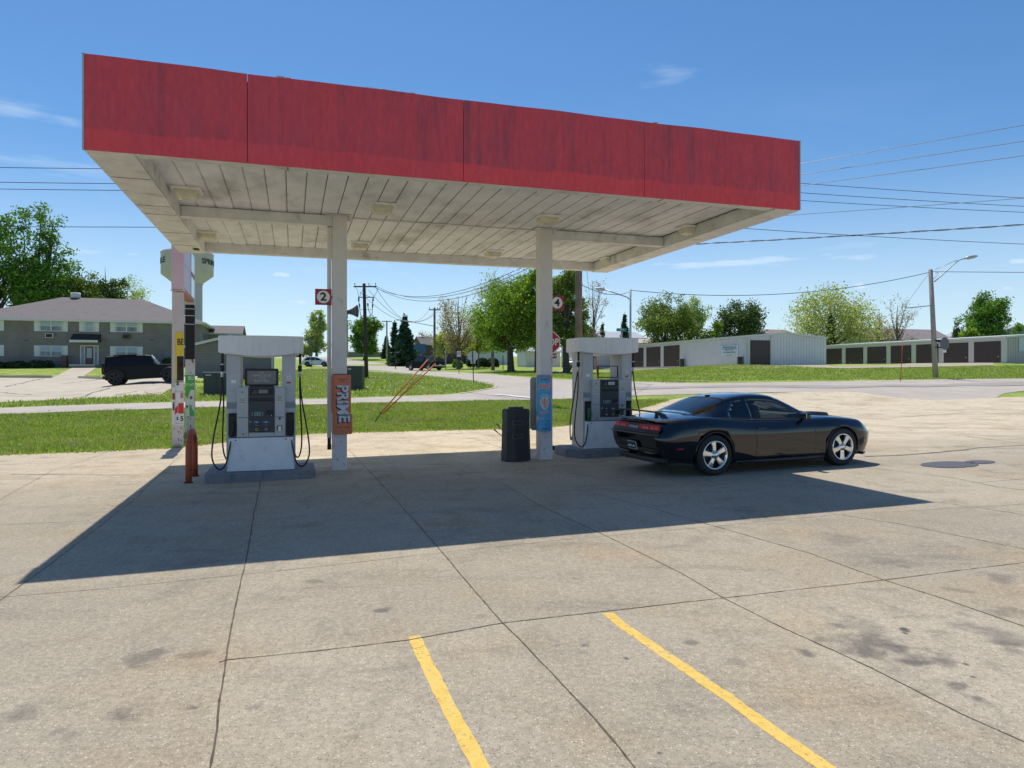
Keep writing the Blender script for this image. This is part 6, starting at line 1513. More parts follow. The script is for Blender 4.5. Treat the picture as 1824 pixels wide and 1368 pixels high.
tree('sparse_tree', 'thin barely leafed tree reaching left of the big green tree', 878, 480, 650, 36, 86, 'pale', 1400, .13, 'round', M_BARKP, limbs=18, tr=.2, low=.3, twig=3)
tree('sparse_tree', 'almost bare tree to the right of the brown utility pole', 1056, 488, 650, 32, 88, 'bud', 500, .12, 'round', M_BARKP, limbs=18, tr=.16, low=.25, twig=3)
tree('small_tree', 'dense green tree right behind the brown utility pole', 1047, 572, 650, 20, 92, 'green', 7000, .15, 'round', limbs=14, tr=.2, low=.15)
spruce('spruce', 'small spruce left of the street sign', 1073, 575, 640, 10, 128, 2500, .2, 6)
spruce('spruce', 'spruce behind the steel light pole', 1113, 557, 640, 17, 128, 4500, .2, 7)
tree('leafy_tree', 'light green tree behind the first roll doors of the white storage building', 1186, 528, 640, 52, 104, 'mid', 17000, .17, 'round', limbs=22, tr=.3, low=.1, twig=1)
tree('leafy_tree', 'yellowish thinly leafed tree behind the white storage building', 1241, 530, 640, 32, 108, 'pale', 9500, .16, 'oval', M_BARKP, limbs=20, tr=.22, low=.1, twig=2)
tree('leafy_tree', 'dark green tree with bare twigs above the end of the white storage building', 1318, 532, 640, 48, 106, 'dark', 14000, .17, 'round', limbs=22, tr=.3, low=.1, twig=2)
tree('small_tree', 'bright green small tree beside the dark green tree', 1276, 565, 640, 16, 103, 'bright', 3500, .16, 'round', limbs=12, tr=.15, low=.1)
tree('wispy_tree', 'wide wispy yellow green tree between the two storage buildings', 1482, 516, 640, 78, 105, 'yellow', 13000, .16, 'wide', M_BARKP, limbs=30, tr=.3, low=.12, twig=2)
spruce('spruce', 'dark spruce inside the wispy yellow green tree', 1480, 560, 640, 16, 103, 4500, .18, 8)
tree('bare_tree', 'reddish bare tree right of the wispy tree', 1566, 545, 640, 24, 112, 'bud', 1500, .13, 'round', M_BARKP, limbs=18, tr=.18, low=.15, twig=3)
tree('bare_tree', 'bare grey tree left of the wooden light pole', 1600, 530, 640, 36, 110, 'bud', 900, .13, 'round', M_BARKP, limbs=20, tr=.2, low=.2, twig=3)
bush('shrub', 'green bush behind the cream storage building beside the light pole', 1650, 606, 15, 26, 100, 'green', 3000, .16, z=4.2)
tree('round_tree', 'dense dark green round tree behind the last doors of the cream storage building', 1758, 526, 640, 40, 104, 'green', 21000, .17, 'round', limbs=26, tr=.35, low=.06, twig=1)
tree('small_tree', 'thin small tree left of the dense round tree', 1704, 572, 640, 14, 112, 'dark', 1800, .15, 'round', limbs=14, tr=.15, low=.1, twig=2)
tree('small_tree', 'bright green low tree in front of the dense round tree', 1728, 582, 640, 20, 100, 'bright', 3500, .15, 'wide', limbs=14, tr=.15, low=.1)
tree('small_tree', 'green tree at the right edge of the view', 1826, 570, 640, 22, 118, 'green', 4000, .17, 'round', limbs=14, tr=.2, low=.1)
Yb = lambda px: onv(px, VA-1.4)[1]
BL = ['at the left edge', 'second from the left', 'third from the left', 'behind the black four wheel drive', 'beside the price sign']
for i, (px, hw_, hp) in enumerate([(-2, 14, 11), (32, 17, 12), (73, 21, 13), (272, 12, 10), (302, 12, 16)]):
    Y = Yb(px); bush('bush', 'clipped dark bush against the apartment wall, %s' % BL[i], px, 655, hw_, hp, Y, 'bush', 2600, .09, group='bushes along the apartment wall', wy=1.0)
bush('bush', 'dark bush at the foot of the garage wall behind the left pump screen', 471, 668, 16, 20, 56, 'bush', 2500, .07)
for i, px in enumerate((843, 860, 878)):
    bush('hedge', ['leftmost rounded dark hedge before the white house', 'middle rounded dark hedge before the white house', 'rightmost rounded dark hedge before the white house'][i], px, 646, 10.5, 17, 100, 'bush', 2600, .12, 'hedge', 'clipped hedges before the white house')
bush('shrub', 'green shrub behind the small speed sign', 815, 648, 9, 16, 96, 'green', 1500, .12)
bush('hedge', 'low dark hedge beneath the garage wall', 360, 684, 24, 9, 59, 'bush', 2500, .06, 'hedge', wy=.5)
# ------------------------------------------------------------------ poles, wires, signs, cabinets
M_WOODD = mat('creosoted_wood', (.045, .038, .036), .9, var=.25, scale=5); M_WOODB = mat('weathered_wood', (.20, .155, .13), .9, var=.3, scale=4, dirt=(.10, .08, .07), dscale=6, streak=(6, 6, .3), bump=.4)
M_GALV = mat('galvanised', (.42, .44, .45), .45, metal=.4, var=.08); M_POLEG = mat('grey_wood_pole', (.33, .30, .28), .85, var=.2, scale=5, dirt=(.20, .18, .16), dscale=4, streak=(5, 5, .3))
M_WIRE = mat('wire_black', (.02, .02, .022), .6); M_WIREA = mat('wire_bare', (.30, .32, .34), .4, metal=.5)
def pole(name, label, px, ytop, Y, r, m, ytop_px=None, taper=.75, lean=0, cat='utility pole'):
    x = (px-912)/FPX*Y; z = g(x, Y); H = zat(ytop, Y)-z; t = thing(name, label, cat, (x, Y, z), 0)
    q = MB(); q.tube([(0, 0, -.3), (lean*.5, 0, H*.5), (lean, 0, H)], [r, r*(1+taper)/2, r*taper], 12); q.build('pole', m, t); return t, H
def pt(t, px, py, dy=0):
    Y = t.location.y+dy; return Vector(((px-912)/FPX*Y, Y, zat(py, Y)))-t.location
# black pole with crossarm and switch gear
t, H = pole('utility_pole', 'tall black utility pole with crossarm and cable terminations on the grass hill', 653, 505, 60, .18, M_WOODD, lean=-.22)
A, B = pt(t, 630, 510.5), pt(t, 671, 510.5)
q = MB(); q.box((A+B)/2, ((B-A).length, .1, .11)); q.build('crossarm', M_WOODD, t, .01)
for px in (632, 657, 669): q = MB(); p = pt(t, px, 509); q.cyl(p, p+Vector((0, 0, .12)), .02); q.lathe([(.03, .10), (.05, .14), (.03, .18), (.045, .21), (0, .25)], p, 8); q.build('insulator', M_HORN, t)
A, B = pt(t, 638, 529.5, -.15), pt(t, 666, 529.5, -.15); q = MB(); q.box((A+B)/2, ((B-A).length, .07, .07)); q.build('crossarm', M_WOODD, t)
A, B = pt(t, 641, 551, -.15), pt(t, 663, 551, -.15); q = MB(); q.box((A+B)/2, ((B-A).length, .03, .03)); q.build('bracket', M_WOODD, t)
for pts in ([(639, 530), (639, 537), (640, 541), (641, 551)], [(665, 530), (664, 537), (664, 542), (663, 551)], [(655, 540), (655.5, 545), (656, 550)]):
    q = MB(); P = [pt(t, a, b, -.2) for a, b in pts]; q.tube(P[:2], .07, 8); q.tube(P[1:3], .03, 6); q.tube([P[2], P[2].lerp(P[-1], .6)], .065, 8); q.tube([P[2].lerp(P[-1], .6), P[-1]], .03, 6); q.build('cable_termination', M_HORN, t)
for pts in ([(641, 551), (642, 560), (645, 566), (650, 571)], [(663, 551), (663, 559), (659, 565), (653, 570)], [(656, 551), (660, 560), (655, 567)]):
    q = MB(); q.tube([pt(t, a, b, -.15) for a, b in pts], .03, 5); q.build('cable', M_WIRE, t)
for pts in ([(633, 512), (637, 517), (639, 530)], [(669, 512), (673, 516), (666, 529)], [(648, 513), (643, 522), (640, 530)], [(646, 529), (652, 526), (659, 529)]):
    q = MB(); q.tube([pt(t, a, b, -.1) for a, b in pts], .016, 4); q.build('jumper', M_WIRE, t)
PB = t.location.copy()
t2, H2 = pole('utility_pole', 'brown wooden utility pole with crossarm behind the pickup truck', 774, 548, 96, .19, M_WOODB)
A, B = pt(t2, 764, 551.5), pt(t2, 785, 552); q = MB(); q.box((A+B)/2, ((B-A).length, .12, .14)); q.build('crossarm', M_WOODB, t2)
for px in (765, 779, 784): q = MB(); p = pt(t2, px, 550.5); q.cyl(p, p+Vector((0, 0, .25)), .05); q.build('insulator', M_GALV, t2)
A, B = pt(t2, 774, 581), pt(t2, 713, 570); q = MB(); q.tube([A, A.lerp(B, .5), B], .05, 6); q.box(B+Vector((-.2, 0, 0)), (.7, .2, .12)); q.build('lamp_arm', M_GALV, t2)
for (px, yt, Y, w, lb) in ((689, 571, 130, 18, 'grey utility pole with a short crossarm left of the spruce'), (619, 570, 150, 14, 'pale utility pole with a short crossarm right of the left column'), (539, 600, 175, 10, 'distant small utility pole above the white car')):
    t3, _ = pole('utility_pole', lb, px, yt, Y, .17, M_POLEG); A, B = pt(t3, px-w/2, yt+1.5), pt(t3, px+w/2, yt+1.5); q = MB(); q.box((A+B)/2, ((B-A).length, .14, .16)); q.build('crossarm', M_POLEG, t3)
t3, _ = pole('sign_post', 'thin dark flag post by the pale upright tree', 551, 598, 120, .07, M_HORN, cat='post'); q = MB(); p = pt(t3, 550, 610); q.box(p, (.5, .1, .5)); q.build('box', M_HORN, t3)
t3, _ = pole('pole', 'slim grey pole between the black pole and the left column', 648, 592, 145, .12, M_GALV, cat='post')
# near brown pole
YN = 27.5
tn, HN = pole('utility_pole', 'thick brown utility pole rising behind the canopy beside the right pump', 1031, 262, YN, .155, M_WOODB, taper=.72)
A, B = Vector((-1.2, 0, HN-.5)), Vector((1.2, 0, HN-.5)); q = MB(); q.box((A+B)/2, (2.4, .1, .12)); q.build('crossarm', M_WOODB, tn)
PN = Vector(((1031-912)/FPX*YN, YN, 0))
# guy wire with orange guards
def wire_obj(name, label, pts, r, m, cat='wire', group=None):
    q = MB(); o0 = Vector(pts[0]); q.tube([Vector(p)-o0 for p in pts], r, 5); o = q.build(name, m, None, fixn=False); o.location = o0; return tag(o, label, cat, group)
ga = gp(664, 752); gt = Vector((PN.x, PN.y, 9.2)); d = (gt-ga)
G1 = thing('guy_wire', 'guy wire in long orange guards rising from the grass to the brown pole', 'guy wire', ga, 0)
q = MB(); q.tube([(0, 0, -.1), d*.035], .018, 6); q.tube([d*.033+Vector((.03*math.cos(a), .03*math.sin(a), .03*math.sin(a))) for a in [2*math.pi*k/10 for k in range(11)]], .01, 5, cap=False); q.build('anchor_rod', M_WOODD, G1)
q = MB(); q.tube([d*.03, d*1.0], .008, 5); q.tube([d*.03+Vector((.1, 0, -.05)), d*1.0+Vector((0, 0, -.5))], .008, 5); q.build('wire', M_WIREA, G1)
og = mat('guard_orange', (.70, .15, .03), .5, var=.25, scale=20, dirt=(.75, .40, .10), dscale=8)
k1 = (770-668)/(1031-664)
q = MB(); q.tube([d*.035, d*(k1*.86)], .023, 8); q.build('guard', og, G1)
e = Vector((.1, 0, -.05))
q = MB(); q.tube([d*.035+e*.6, d*(k1*.86)+e+Vector((.16, 0, -.10))], .023, 8); q.build('guard', og, G1)
q = MB(); P0 = Vector(((1062-912)/FPX*26.5, 26.5, 0)); z_ = lambda y: zat(y, 26.5)
G2 = thing('guy_wire', 'steep red guy guard seen through the opening of the right pump', 'guy wire', Vector(((1070-912)/FPX*30, 30, g((1070-912)/FPX*30, 30))), 0)
A = Vector((0, 0, 0)); B = Vector((PN.x, PN.y, 9.0))-G2.location; q.tube([A, B], .009, 5); q.build('wire', M_WIREA, G2); q = MB(); q.tube([A, B*.30], .03, 8); q.build('guard', mat('guard_red', (.60, .08, .04), .5), G2)
# street light poles
def lightpole(label, px, ytop, Y, r, m, armpts, lean, head):
    t, H = pole('street_light', label, px, ytop, Y, r, m, lean=lean, cat='street light')
    q = MB(); q.tube([pt(t, *a) for a in armpts], [.045]*len(armpts), 6); ar = q.build('arm', M_GALV, t)
    a, b = pt(t, *head[0]), pt(t, *head[1]); dd = b-a; q = MB(); q.tube([a, a.lerp(b, .3), a.lerp(b, .75), b], [.05, .13, .12, .05], 8); q.build('lamp_head', M_GALV, ar); return t
l1 = lightpole('steel street light with its arm reaching left over the right pump', 1123, 515, 47, .085, M_GALV, [(1121, 534), (1119.5, 531), (1116, 529), (1095, 522), (1078, 516)], 0, ((1078, 516), (1061, 514.5)))
l2 = lightpole('grey wooden street light pole with its arm reaching right before the cream doors', 1667, 480, 51, .19, M_POLEG, [(1664, 502), (1675, 493), (1695, 474), (1707, 464), (1722, 459)], -.40, ((1718, 460.5), (1741, 456)))
q = MB(); q.tube([pt(l2, 1666, 480), pt(l2, 1705, 463)], .02, 5); q.tube([pt(l2, 1660, 483), pt(l2, 1672, 486), pt(l2, 1668, 492), pt(l2, 1662, 497)], .02, 5); q.build('stay', M_GALV, l2)
q = MB(); q.tube([pt(l2, 1662, 544), pt(l2, 1612, 549)], .03, 6); q.build('strut', M_WOODD, l2)
q = MB(); q.box(pt(l2, 1669, 607), (.45, .42, .14)); q.box(pt(l2, 1669, 619), (.45, .42, .10)); q.build('bands', M_BLACK, l2)
ts = thing('road_sign', 'round dark sign seen from behind, hung from the wooden light pole', 'sign', l2.location+pt(l2, 1683, 612, -.1), R(21))
q = MB(); q.prism([(.47*math.cos(a), .47*math.sin(a)) for a in [2*math.pi*k/24 for k in range(24)]], 0, .02, 'y'); q.build('plate', mat('sign_back_dark', (.13, .13, .14), .5, metal=.3), ts); q = MB(); q.box((0, .03, -.53), (.35, .02, .25)); q.build('number_plate', M_WHITE, ts)
q = MB(); q.tube([(-.3, .3, .12), (0, .04, .12)], .03, 6); q.tube([(-.3, .3, -.3), (0, .04, -.3)], .03, 6); q.build('bracket', M_BLACK, ts)
# stop signs
def octa(r): return [(r*math.cos(R(22.5+45*k)), r*math.sin(R(22.5+45*k))) for k in range(8)]
p = gp(979, 722); Ys = p.y
t = thing('stop_sign', 'red stop sign with a small red plate below, half hidden by the right column', 'sign', p, R(-12))
zc_ = zat(610, Ys)-p.z; sr = 38/2/FPX*Ys/math.cos(R(22.5))
q = MB(); q.box((0, .03, zc_/2+.2), (.05, .05, zc_+.6)); q.build('post', M_GALV, t)
q = MB(); q.prism(octa(sr), -.004, .004, 'y'); o = q.build('plate', M_WHITE, t); o.location = (0, 0, zc_)
q = MB(); q.prism(octa(sr*.93), -.008, -.005, 'y'); o = q.build('face', mat('stop_red', (.45, .015, .03), .45), t); o.location = (0, 0, zc_)
text('STOP', sr*.86, M_WHITE, t, (0, -.012, zc_), (R(90), 0, 0), off=.015, sx=.78)
q = MB(); q.box((0, -.005, zat(634, Ys)-p.z), (.60, .01, .22)); q.build('plaque', MATS['stop_red'], t); text('ALL WAY', .14, M_WHITE, t, (0, -.014, zat(634, Ys)-p.z), (R(90), 0, 0), off=.01)
Yk = 51; x = (844-912)/FPX*Yk; z = zat(683, Yk); zg = g(x, Yk)
t = thing('stop_sign', 'grey back of an eight sided sign on a dark post in the grass corner', 'sign', (x, Yk, zg), R(8)); zc_ = zat(634.5, Yk)-zg
q = MB(); q.box((-.06, -.03, zc_/2+.12), (.06, .05, zc_+.45), M=Matrix.Rotation(R(-1.8), 3, 'Y')); q.build('post', M_WOODD, t)
q = MB(); q.prism(octa(.41), 0, .008, 'y'); o = q.build('plate', mat('sign_back', (.46, .49, .50), .5, metal=.2), t); o.location = (-.06, 0, zc_); q = MB(); q.box((-.06, .005, zc_-.47), (.36, .01, .17)); q.build('plaque', MATS['sign_back'], t)
def postsign(label, px, ytop, ybot, Y, plate=None, r=.03, name='road_sign', m=None):
    x = (px-912)/FPX*Y; zg = g(x, Y); t = thing(name, label, 'sign' if plate else 'post', (x, Y, zg), 0)
    q = MB(); q.box((0, 0, (zat(ytop, Y)-zg)/2), (r*2, r*2, zat(ytop, Y)-zg)); q.build('post', m or M_WOODD, t)
    if plate:
        y0, y1, w = plate; q = MB(); q.box((0, -.04, (zat(y0, Y)+zat(y1, Y))/2-zg), (w/FPX*Y, .02, zat(y0, Y)-zat(y1, Y))); q.build('plate', M_WHITE, t)
    return t
ps = postsign('small white speed sign on a dark post left of the sign seen from behind', 817.5, 626, 659, 72, (625.5, 635, 7)); text('25', .38, M_BLACK, ps, (0, -.056, zat(630.5, 72)-ps.location.z), (R(90), 0, 0), off=.03); text('SPEED', .10, M_BLACK, ps, (0, -.056, zat(627, 72)-ps.location.z), (R(90), 0, 0))
q = MB(); q.box((0, 0, zat(638, 72)-ps.location.z), (.34, .05, .4)); q.build('lower_plate', M_BLACK, ps)
postsign('thin dark marker post on the slope left of the pickup truck', 704.5, 628, 647, 92, None, .05, 'marker_post'); postsign('double grey post by the sidewalk right of the wooden pole', 794, 622, 650, 88, None, .06, 'marker_post', M_GALV)
postsign('thin post beside the white car on the hill', 555.5, 630, 655, 95, None, .04, 'marker_post', M_HORN)
postsign('small post under the big green tree', 896, 632, 642, 88, None, .05, 'marker_post')
x = (1604-912)/FPX*47; o = MB().tube([(0, 0, 0), (.15, 0, zat(607, 47)-g(x, 47))], .022, 6).build('marker_whip', mat('whip_red', (.55, .03, .04), .5), None); o.location = (x, 47, g(x, 47)); tag(o, 'thin red marker whip standing in the grass before the roll doors', 'marker')
# street name sign
Yq = 40; x = (1107-912)/FPX*Yq; zg = g(x, Yq)
t = thing('street_name_sign', 'green street name sign on a thin post above the right pump', 'sign', (x, Yq, zg), R(6)); zs = zat(587.5, Yq)-zg
q = MB(); q.cyl((0, 0, 0), (0, 0, zs), .03); q.box((0, 0, zs-.22), (.09, .03, .3)); q.build('post', M_GALV, t); q = MB(); q.box((0, -.03, zs), (.60, .02, .17)); q.build('plate', mat('sign_green', (.01, .20, .13), .45), t); text('1st St', .12, M_WHITE, t, (.02, -.045, zs), (R(90), 0, 0), off=.01)
# transformer cabinets
M_CAB = mat('cabinet_green', (.028, .045, .042), .5, var=.12, scale=3); M_CABT = mat('cabinet_top', (.33, .37, .36), .5)
for (a, b, yt, yb, lb) in ((362, 408, 664, 706, 'large dark green transformer cabinet left of the left pump'), (617, 645, 653, 696, 'dark green transformer cabinet behind the orange can sign')):
    p = gp((a+b)/2, yb-1.5); Y = p.y; w = (b-a)/FPX*Y; h = zat(yt, Y)-p.z
    t = thing('transformer_cabinet', lb, 'cabinet', p, 0); q = MB(); q.box((0, w*.4, h/2), (w, w*.8, h)); q.build('body', M_CAB, t, .02); q = MB(); q.box((0, w*.4, h+.02), (w+.04, w*.84, .05)); q.build('lid', M_CABT if a < 400 else M_CAB, t, .01); q = MB(); q.box((-w*.3, -.01, h*.9), (w*.22, .01, h*.07)); q.build('label_plate', M_CABT, t); q = MB(); q.box((0, w*.4, .04), (w+.2, w, .14)); q.build('plinth', M_CAB, t)
    q = MB(); q.box((.0, -.006, h*.45), (.012, .008, h*.8)); q.build('door_gap', M_BLACK, t)
# overhead lines
def line(label, a, b, sag, r=.012, m=None, n=14, tw=0):
    A, B = Vector(a), Vector(b); pts = []
    for k in range(n+1):
        s = k/n; p = A.lerp(B, s); p.z -= sag*4*s*(1-s); pts.append(p)
    if not tw: return wire_obj('power_line', label, pts, r, m or M_WIRE, 'power line', 'overhead lines')
    q = MB(); o0 = A.copy(); L_ = (B-A).length
    for ph, mm in ((0, 0), (math.pi, 1)):
        N_ = int(L_*7); pp = []
        for k in range(N_+1):
            s = k/N_; p = A.lerp(B, s); p.z -= sag*4*s*(1-s); an = ph+L_*s*5; pp.append(p-o0+Vector((.012*math.cos(an), .012*math.cos(an), .016*math.sin(an))))
        q.tube(pp, .012, 4, mm, cap=False)
    o = q.build('power_line', [M_WIRE, M_WIREA], None, fixn=False); o.location = o0; return tag(o, label, 'power line', 'overhead lines')
def far(px1, py1, px2, py2, z0, sag=.3, label='', ax=0, r=.012, m=None, tw=0, pe=2500):
    """line from the near pole passing two places of the photograph"""
    A = Vector((PN.x+ax, PN.y, z0)); pA = 912+A.x/A.y*FPX; sl = (py2-py1)/(px2-px1); ye = py2+sl*(pe-px2)
    best = None
    # choose the depth of the far end so that the line stays level, then lift the middle by its sag
    Y = max(8, min(60, (z0-EYE)*FPX/(HZ-ye))); B = Vector(((pe-912)/FPX*Y, Y, z0))
    return line(label, A, B, sag, r, m, 16, tw)
top = tn.location.z+HN
far(1430, 290, 1824, 221, 8.9, .05, 'highest bare wire climbing to the right of the canopy', 1.1, .010, M_WIREA)
far(1430, 305, 1824, 247, 8.5, .05, 'second bare wire climbing to the right of the canopy', .0, .010, M_WIREA)
far(1430, 325, 1824, 273, 8.05, .05, 'third bare wire climbing to the right of the canopy', -1.1, .010, M_WIREA)
def thru(label, z0, p1, p2, r=.012, m=None, tw=0, sag=.25, ax=0, Ye=33, pe=2300):
    A = Vector((PN.x+ax, PN.y, z0)); sl = (p2[1]-p1[1])/(p2[0]-p1[0]); ye = p2[1]+sl*(pe-p2[0])*.7
    B = Vector(((pe-912)/FPX*Ye, Ye, zat(ye, Ye))); return line(label, A, B, sag, r, m, 20, tw)
thru('upper dark wire descending to the right from the canopy', zat(293, YN), (1430, 323), (1824, 350))
thru('middle dark wire descending to the right from the canopy', zat(312, YN), (1430, 341), (1824, 365))
thru('lower dark wire descending to the right from the canopy', zat(329, YN), (1430, 357), (1824, 376))
thru('lowest dark wire running right below the canopy corner', zat(385, YN), (1330, 409), (1824, 433))
thru('bare wire crossing the dark wires right of the canopy', zat(406, YN), (1415, 379), (1824, 343), .010, M_WIREA, sag=.1, Ye=20)
thru('thick twisted cable climbing to the right below the canopy corner', zat(444, YN), (1270, 427), (1824, 389), tw=1, sag=.1, Ye=19)
for i, (y0, y1, nm) in enumerate(((294, 297, 'uppermost'), (320, 324, 'second'), (332.5, 335, 'third'), (404, 402, 'lowest'))):
    YL = 27+i*.3; A = ray(-350, y0-2, YL+1); B = ray(1031, y1+4, YN); line('%s level dark wire at the left of the canopy' % nm, A, B, .12 if i < 3 else .02, .014, M_WIRE, 16)
for (a, b, lb) in (((659, 508), (800, 448), 'left arm'), ((669, 509), (900, 455), 'middle'), ((671, 513), (1000, 465), 'right arm')):
    A = PB+pt(bpy.data.objects['utility_pole'], a[0], a[1]); B = Vector((PN.x, PN.y, zat(b[1]-25, YN))); line('wire sagging from the %s of the black pole up towards the canopy' % lb, A, B, 1.6, .016, M_WIRE)
for (a, b, lb) in (((671, 515), (765, 551), 'highest'), ((657, 517), (779, 551), 'middle'), ((641, 520), (784, 551), 'lowest')):
    A = PB+pt(bpy.data.objects['utility_pole'], a[0], a[1]); B = t2.location+pt(t2, b[0], b[1]); line('%s wire from the black pole to the brown pole behind the pickup' % lb, A, B, 2.2, .018, M_WIRE)
l2t = l2.location+pt(l2, 1656, 485); line('cable sagging between the two street lights over the storage buildings', l1.location+pt(l1, 1123, 517), l2t, .9, .022, M_WIRE, 24)
line('level cable running right from the wooden light pole', l2.location+pt(l2, 1662, 484), ray(2500, 486, 49), .05, .02, M_WIRE)
line('slack stay running down left from the wooden light pole', l2.location+pt(l2, 1656, 485), ray(1612, 545, 51), .0, .014, M_WIREA)
line('cable from the steel light pole left to the brown utility pole', l1.location+pt(l1, 1121, 520), Vector((PN.x, PN.y, zat(505, YN))), .3, .016, M_WIRE)

# ------------------------------------------------------------------ other vehicles
def loft_car(name, label, cat, loc, rz, L_, Wd, prof, belt, cab_, paint, rwheel, wb, wheelm, bed=None, dark_low=None, glass=M_GLASSD, tailx=None, flare=0, extra=None):
    """prof: lower body as (x, ztop) from rear to front; cab_: cabin outline (x, z) from rear to front"""
    t = thing(name, label, cat, loc, rz); hw = Wd/2
    def body(poly, y, top_in, nm, m, bev=.05, par=None):
        q = MB(); rows = []
        zs = [p[1] for p in poly]; zm, zM = min(zs), max(zs)
        for yy in (-y, y):
            rows.append([(p[0], yy-math.copysign(top_in*max(0, (p[1]-zm)/(zM-zm)), yy), p[1]) for p in poly])
        q.grid(rows, closed=True, smooth=False); n = len(poly); q.add(rows[0], [tuple(range(n))]); q.add(rows[1], [tuple(range(n))[::-1]])
        return q.build(nm, m, par or t, bev, 3)
    xr, xf = prof[0][0], prof[-1][0]; lowz = rwheel*.85
    poly = [(xr+.05, lowz)]+prof+[(xf-.05, lowz)]
    b = body(poly, hw, .07, 'body', paint, 0)
    cut = []
    for wx in (-wb/2, wb/2):
        for s in (-1, 1): c = MB(); c.cyl((wx, s*(hw-.28), rwheel), (wx, s*(hw+.3), rwheel), rwheel*1.13, n=28); cut.append(c.build('c', M_RIMD, t))
    boolean(b, cut); md = b.modifiers.new('bevel', 'BEVEL'); md.width = .04; md.segments = 2; md.limit_method = 'ANGLE'; md.angle_limit = R(30)
    cb = body(cab_, hw-.05, .24, 'cabin', paint, .05)
    # windows: side glass inset from the cabin outline
    zs = [p[1] for p in cab_]; z0_, z1_ = min(zs), max(zs)
    def yat(z): return hw-.05-.24*max(0, (z-z0_)/(z1_-z0_))+.006
    def xin(z, side):
        # x of the outline at height z
        best = []
        for (a, b2) in zip(cab_, cab_[1:]+cab_[:1]):
            if min(a[1], b2[1]) <= z <= max(a[1], b2[1]) and a[1] != b2[1]: best.append(a[0]+(b2[0]-a[0])*(z-a[1])/(b2[1]-a[1]))
        return min(best) if side < 0 else max(best)
    za, zb_ = z0_+.06+(.0), z1_-.10
    xs_a = (xin(za, -1)+.12, xin(za, 1)-.14); xs_b = (xin(zb_, -1)+.10, xin(zb_, 1)-.09)
    nw = 3 if xs_a[1]-xs_a[0] > 2.2 else 2
    for s in (-1, 1):
        for k in range(nw):
            f0, f1 = k/nw+.015, (k+1)/nw-.015; P = [(xs_a[0]+(xs_a[1]-xs_a[0])*f0, za), (xs_a[0]+(xs_a[1]-xs_a[0])*f1, za), (xs_b[0]+(xs_b[1]-xs_b[0])*f1, zb_), (xs_b[0]+(xs_b[1]-xs_b[0])*f0, zb_)]
            q = MB(); q.add([(x, s*yat(z), z) for x, z in P]+[(x, s*(yat(z)-.03), z) for x, z in P], [(0, 1, 2, 3), (7, 6, 5, 4), (0, 4, 5, 1), (1, 5, 6, 2), (2, 6, 7, 3), (3, 7, 4, 0)]); q.build('side_window', glass, t)
    for side, nm in ((-1, 'rear_window'), (1, 'windscreen')):
        xa, xb = xin(za, side), xin(zb_, side); q = MB(); ya, yb_ = yat(za)-.14, yat(zb_)-.12; o = side*.012
        q.add([(xa+o, -ya, za), (xa+o, ya, za), (xb+o, yb_, zb_), (xb+o, -yb_, zb_)], [(0, 1, 2, 3)]); q.build(nm, glass, t)
    for wx in (-wb/2, wb/2):
        for s in (-1, 1): make_wheel(t, wx, s*(hw-.13-flare*-.08), s, rwheel, rwheel*.62, .24+flare*.06, .2, wheelm, simple=False)
        for s in (-1, 1):
            pts = [(wx+rwheel*1.15*math.cos(a), s*(hw+.005+flare*.05), rwheel+rwheel*1.15*math.sin(a)) for a in [math.pi*k/12 for k in range(13)]]; q = MB(); q.tube(pts, .03+flare*.03, 5); q.build('wheel_arch', dark_low or M_TRIMB, t)
    for s in (-1, 1):
        q = MB(); q.box((xr-.005, s*(hw-.17), prof[0][1]*.80), (.04, .18, .14)); q.build('tail_light', M_TAIL, t, .01)
        q = MB(); q.box((xf+.0, s*(hw-.22), prof[-1][1]*.86), (.05, .26, .13)); q.build('headlight', mat('lamp_clear', (.5, .52, .54), .1), t, .02)
        q = MB(); q.box((xs_a[1]+.05, s*(hw+.06), za+.08), (.12, .2, .14)); q.build('door_mirror', M_TRIMB, t, .03)
    q = MB(); q.box((xr-.03, 0, lowz+.13), (.12, Wd-.1, .18)); q.build('rear_bumper', dark_low or M_TRIMB, t, .03); q = MB(); q.box((xf+.02, 0, lowz+.13), (.12, Wd-.1, .2)); q.build('front_bumper', dark_low or M_TRIMB, t, .03)
    q = MB(); q.box((0, 0, lowz), (L_*.9, Wd*.7, .1)); q.build('underbody', M_RIMD, t)
    if bed:
        a, b2, z = bed; q = MB(); q.box(((a+b2)/2, 0, z+.004), (b2-a, Wd-.30, .012)); q.build('bed_cover', M_BLACK, t)
    return t
M_BLK = mat('black_paint_far', (.007, .0065, .006), .45, var=.05, spec=.25, rvar=0); M_WPT = mat('white_car_paint', (.62, .68, .74), .3, var=.03, coat=.5, rvar=0)
def ground_car(pr, pf, width, toward_right=True):
    a, b = gp(*pr), gp(*pf); an = math.atan2(b.y-a.y, b.x-a.x); return a, b, an
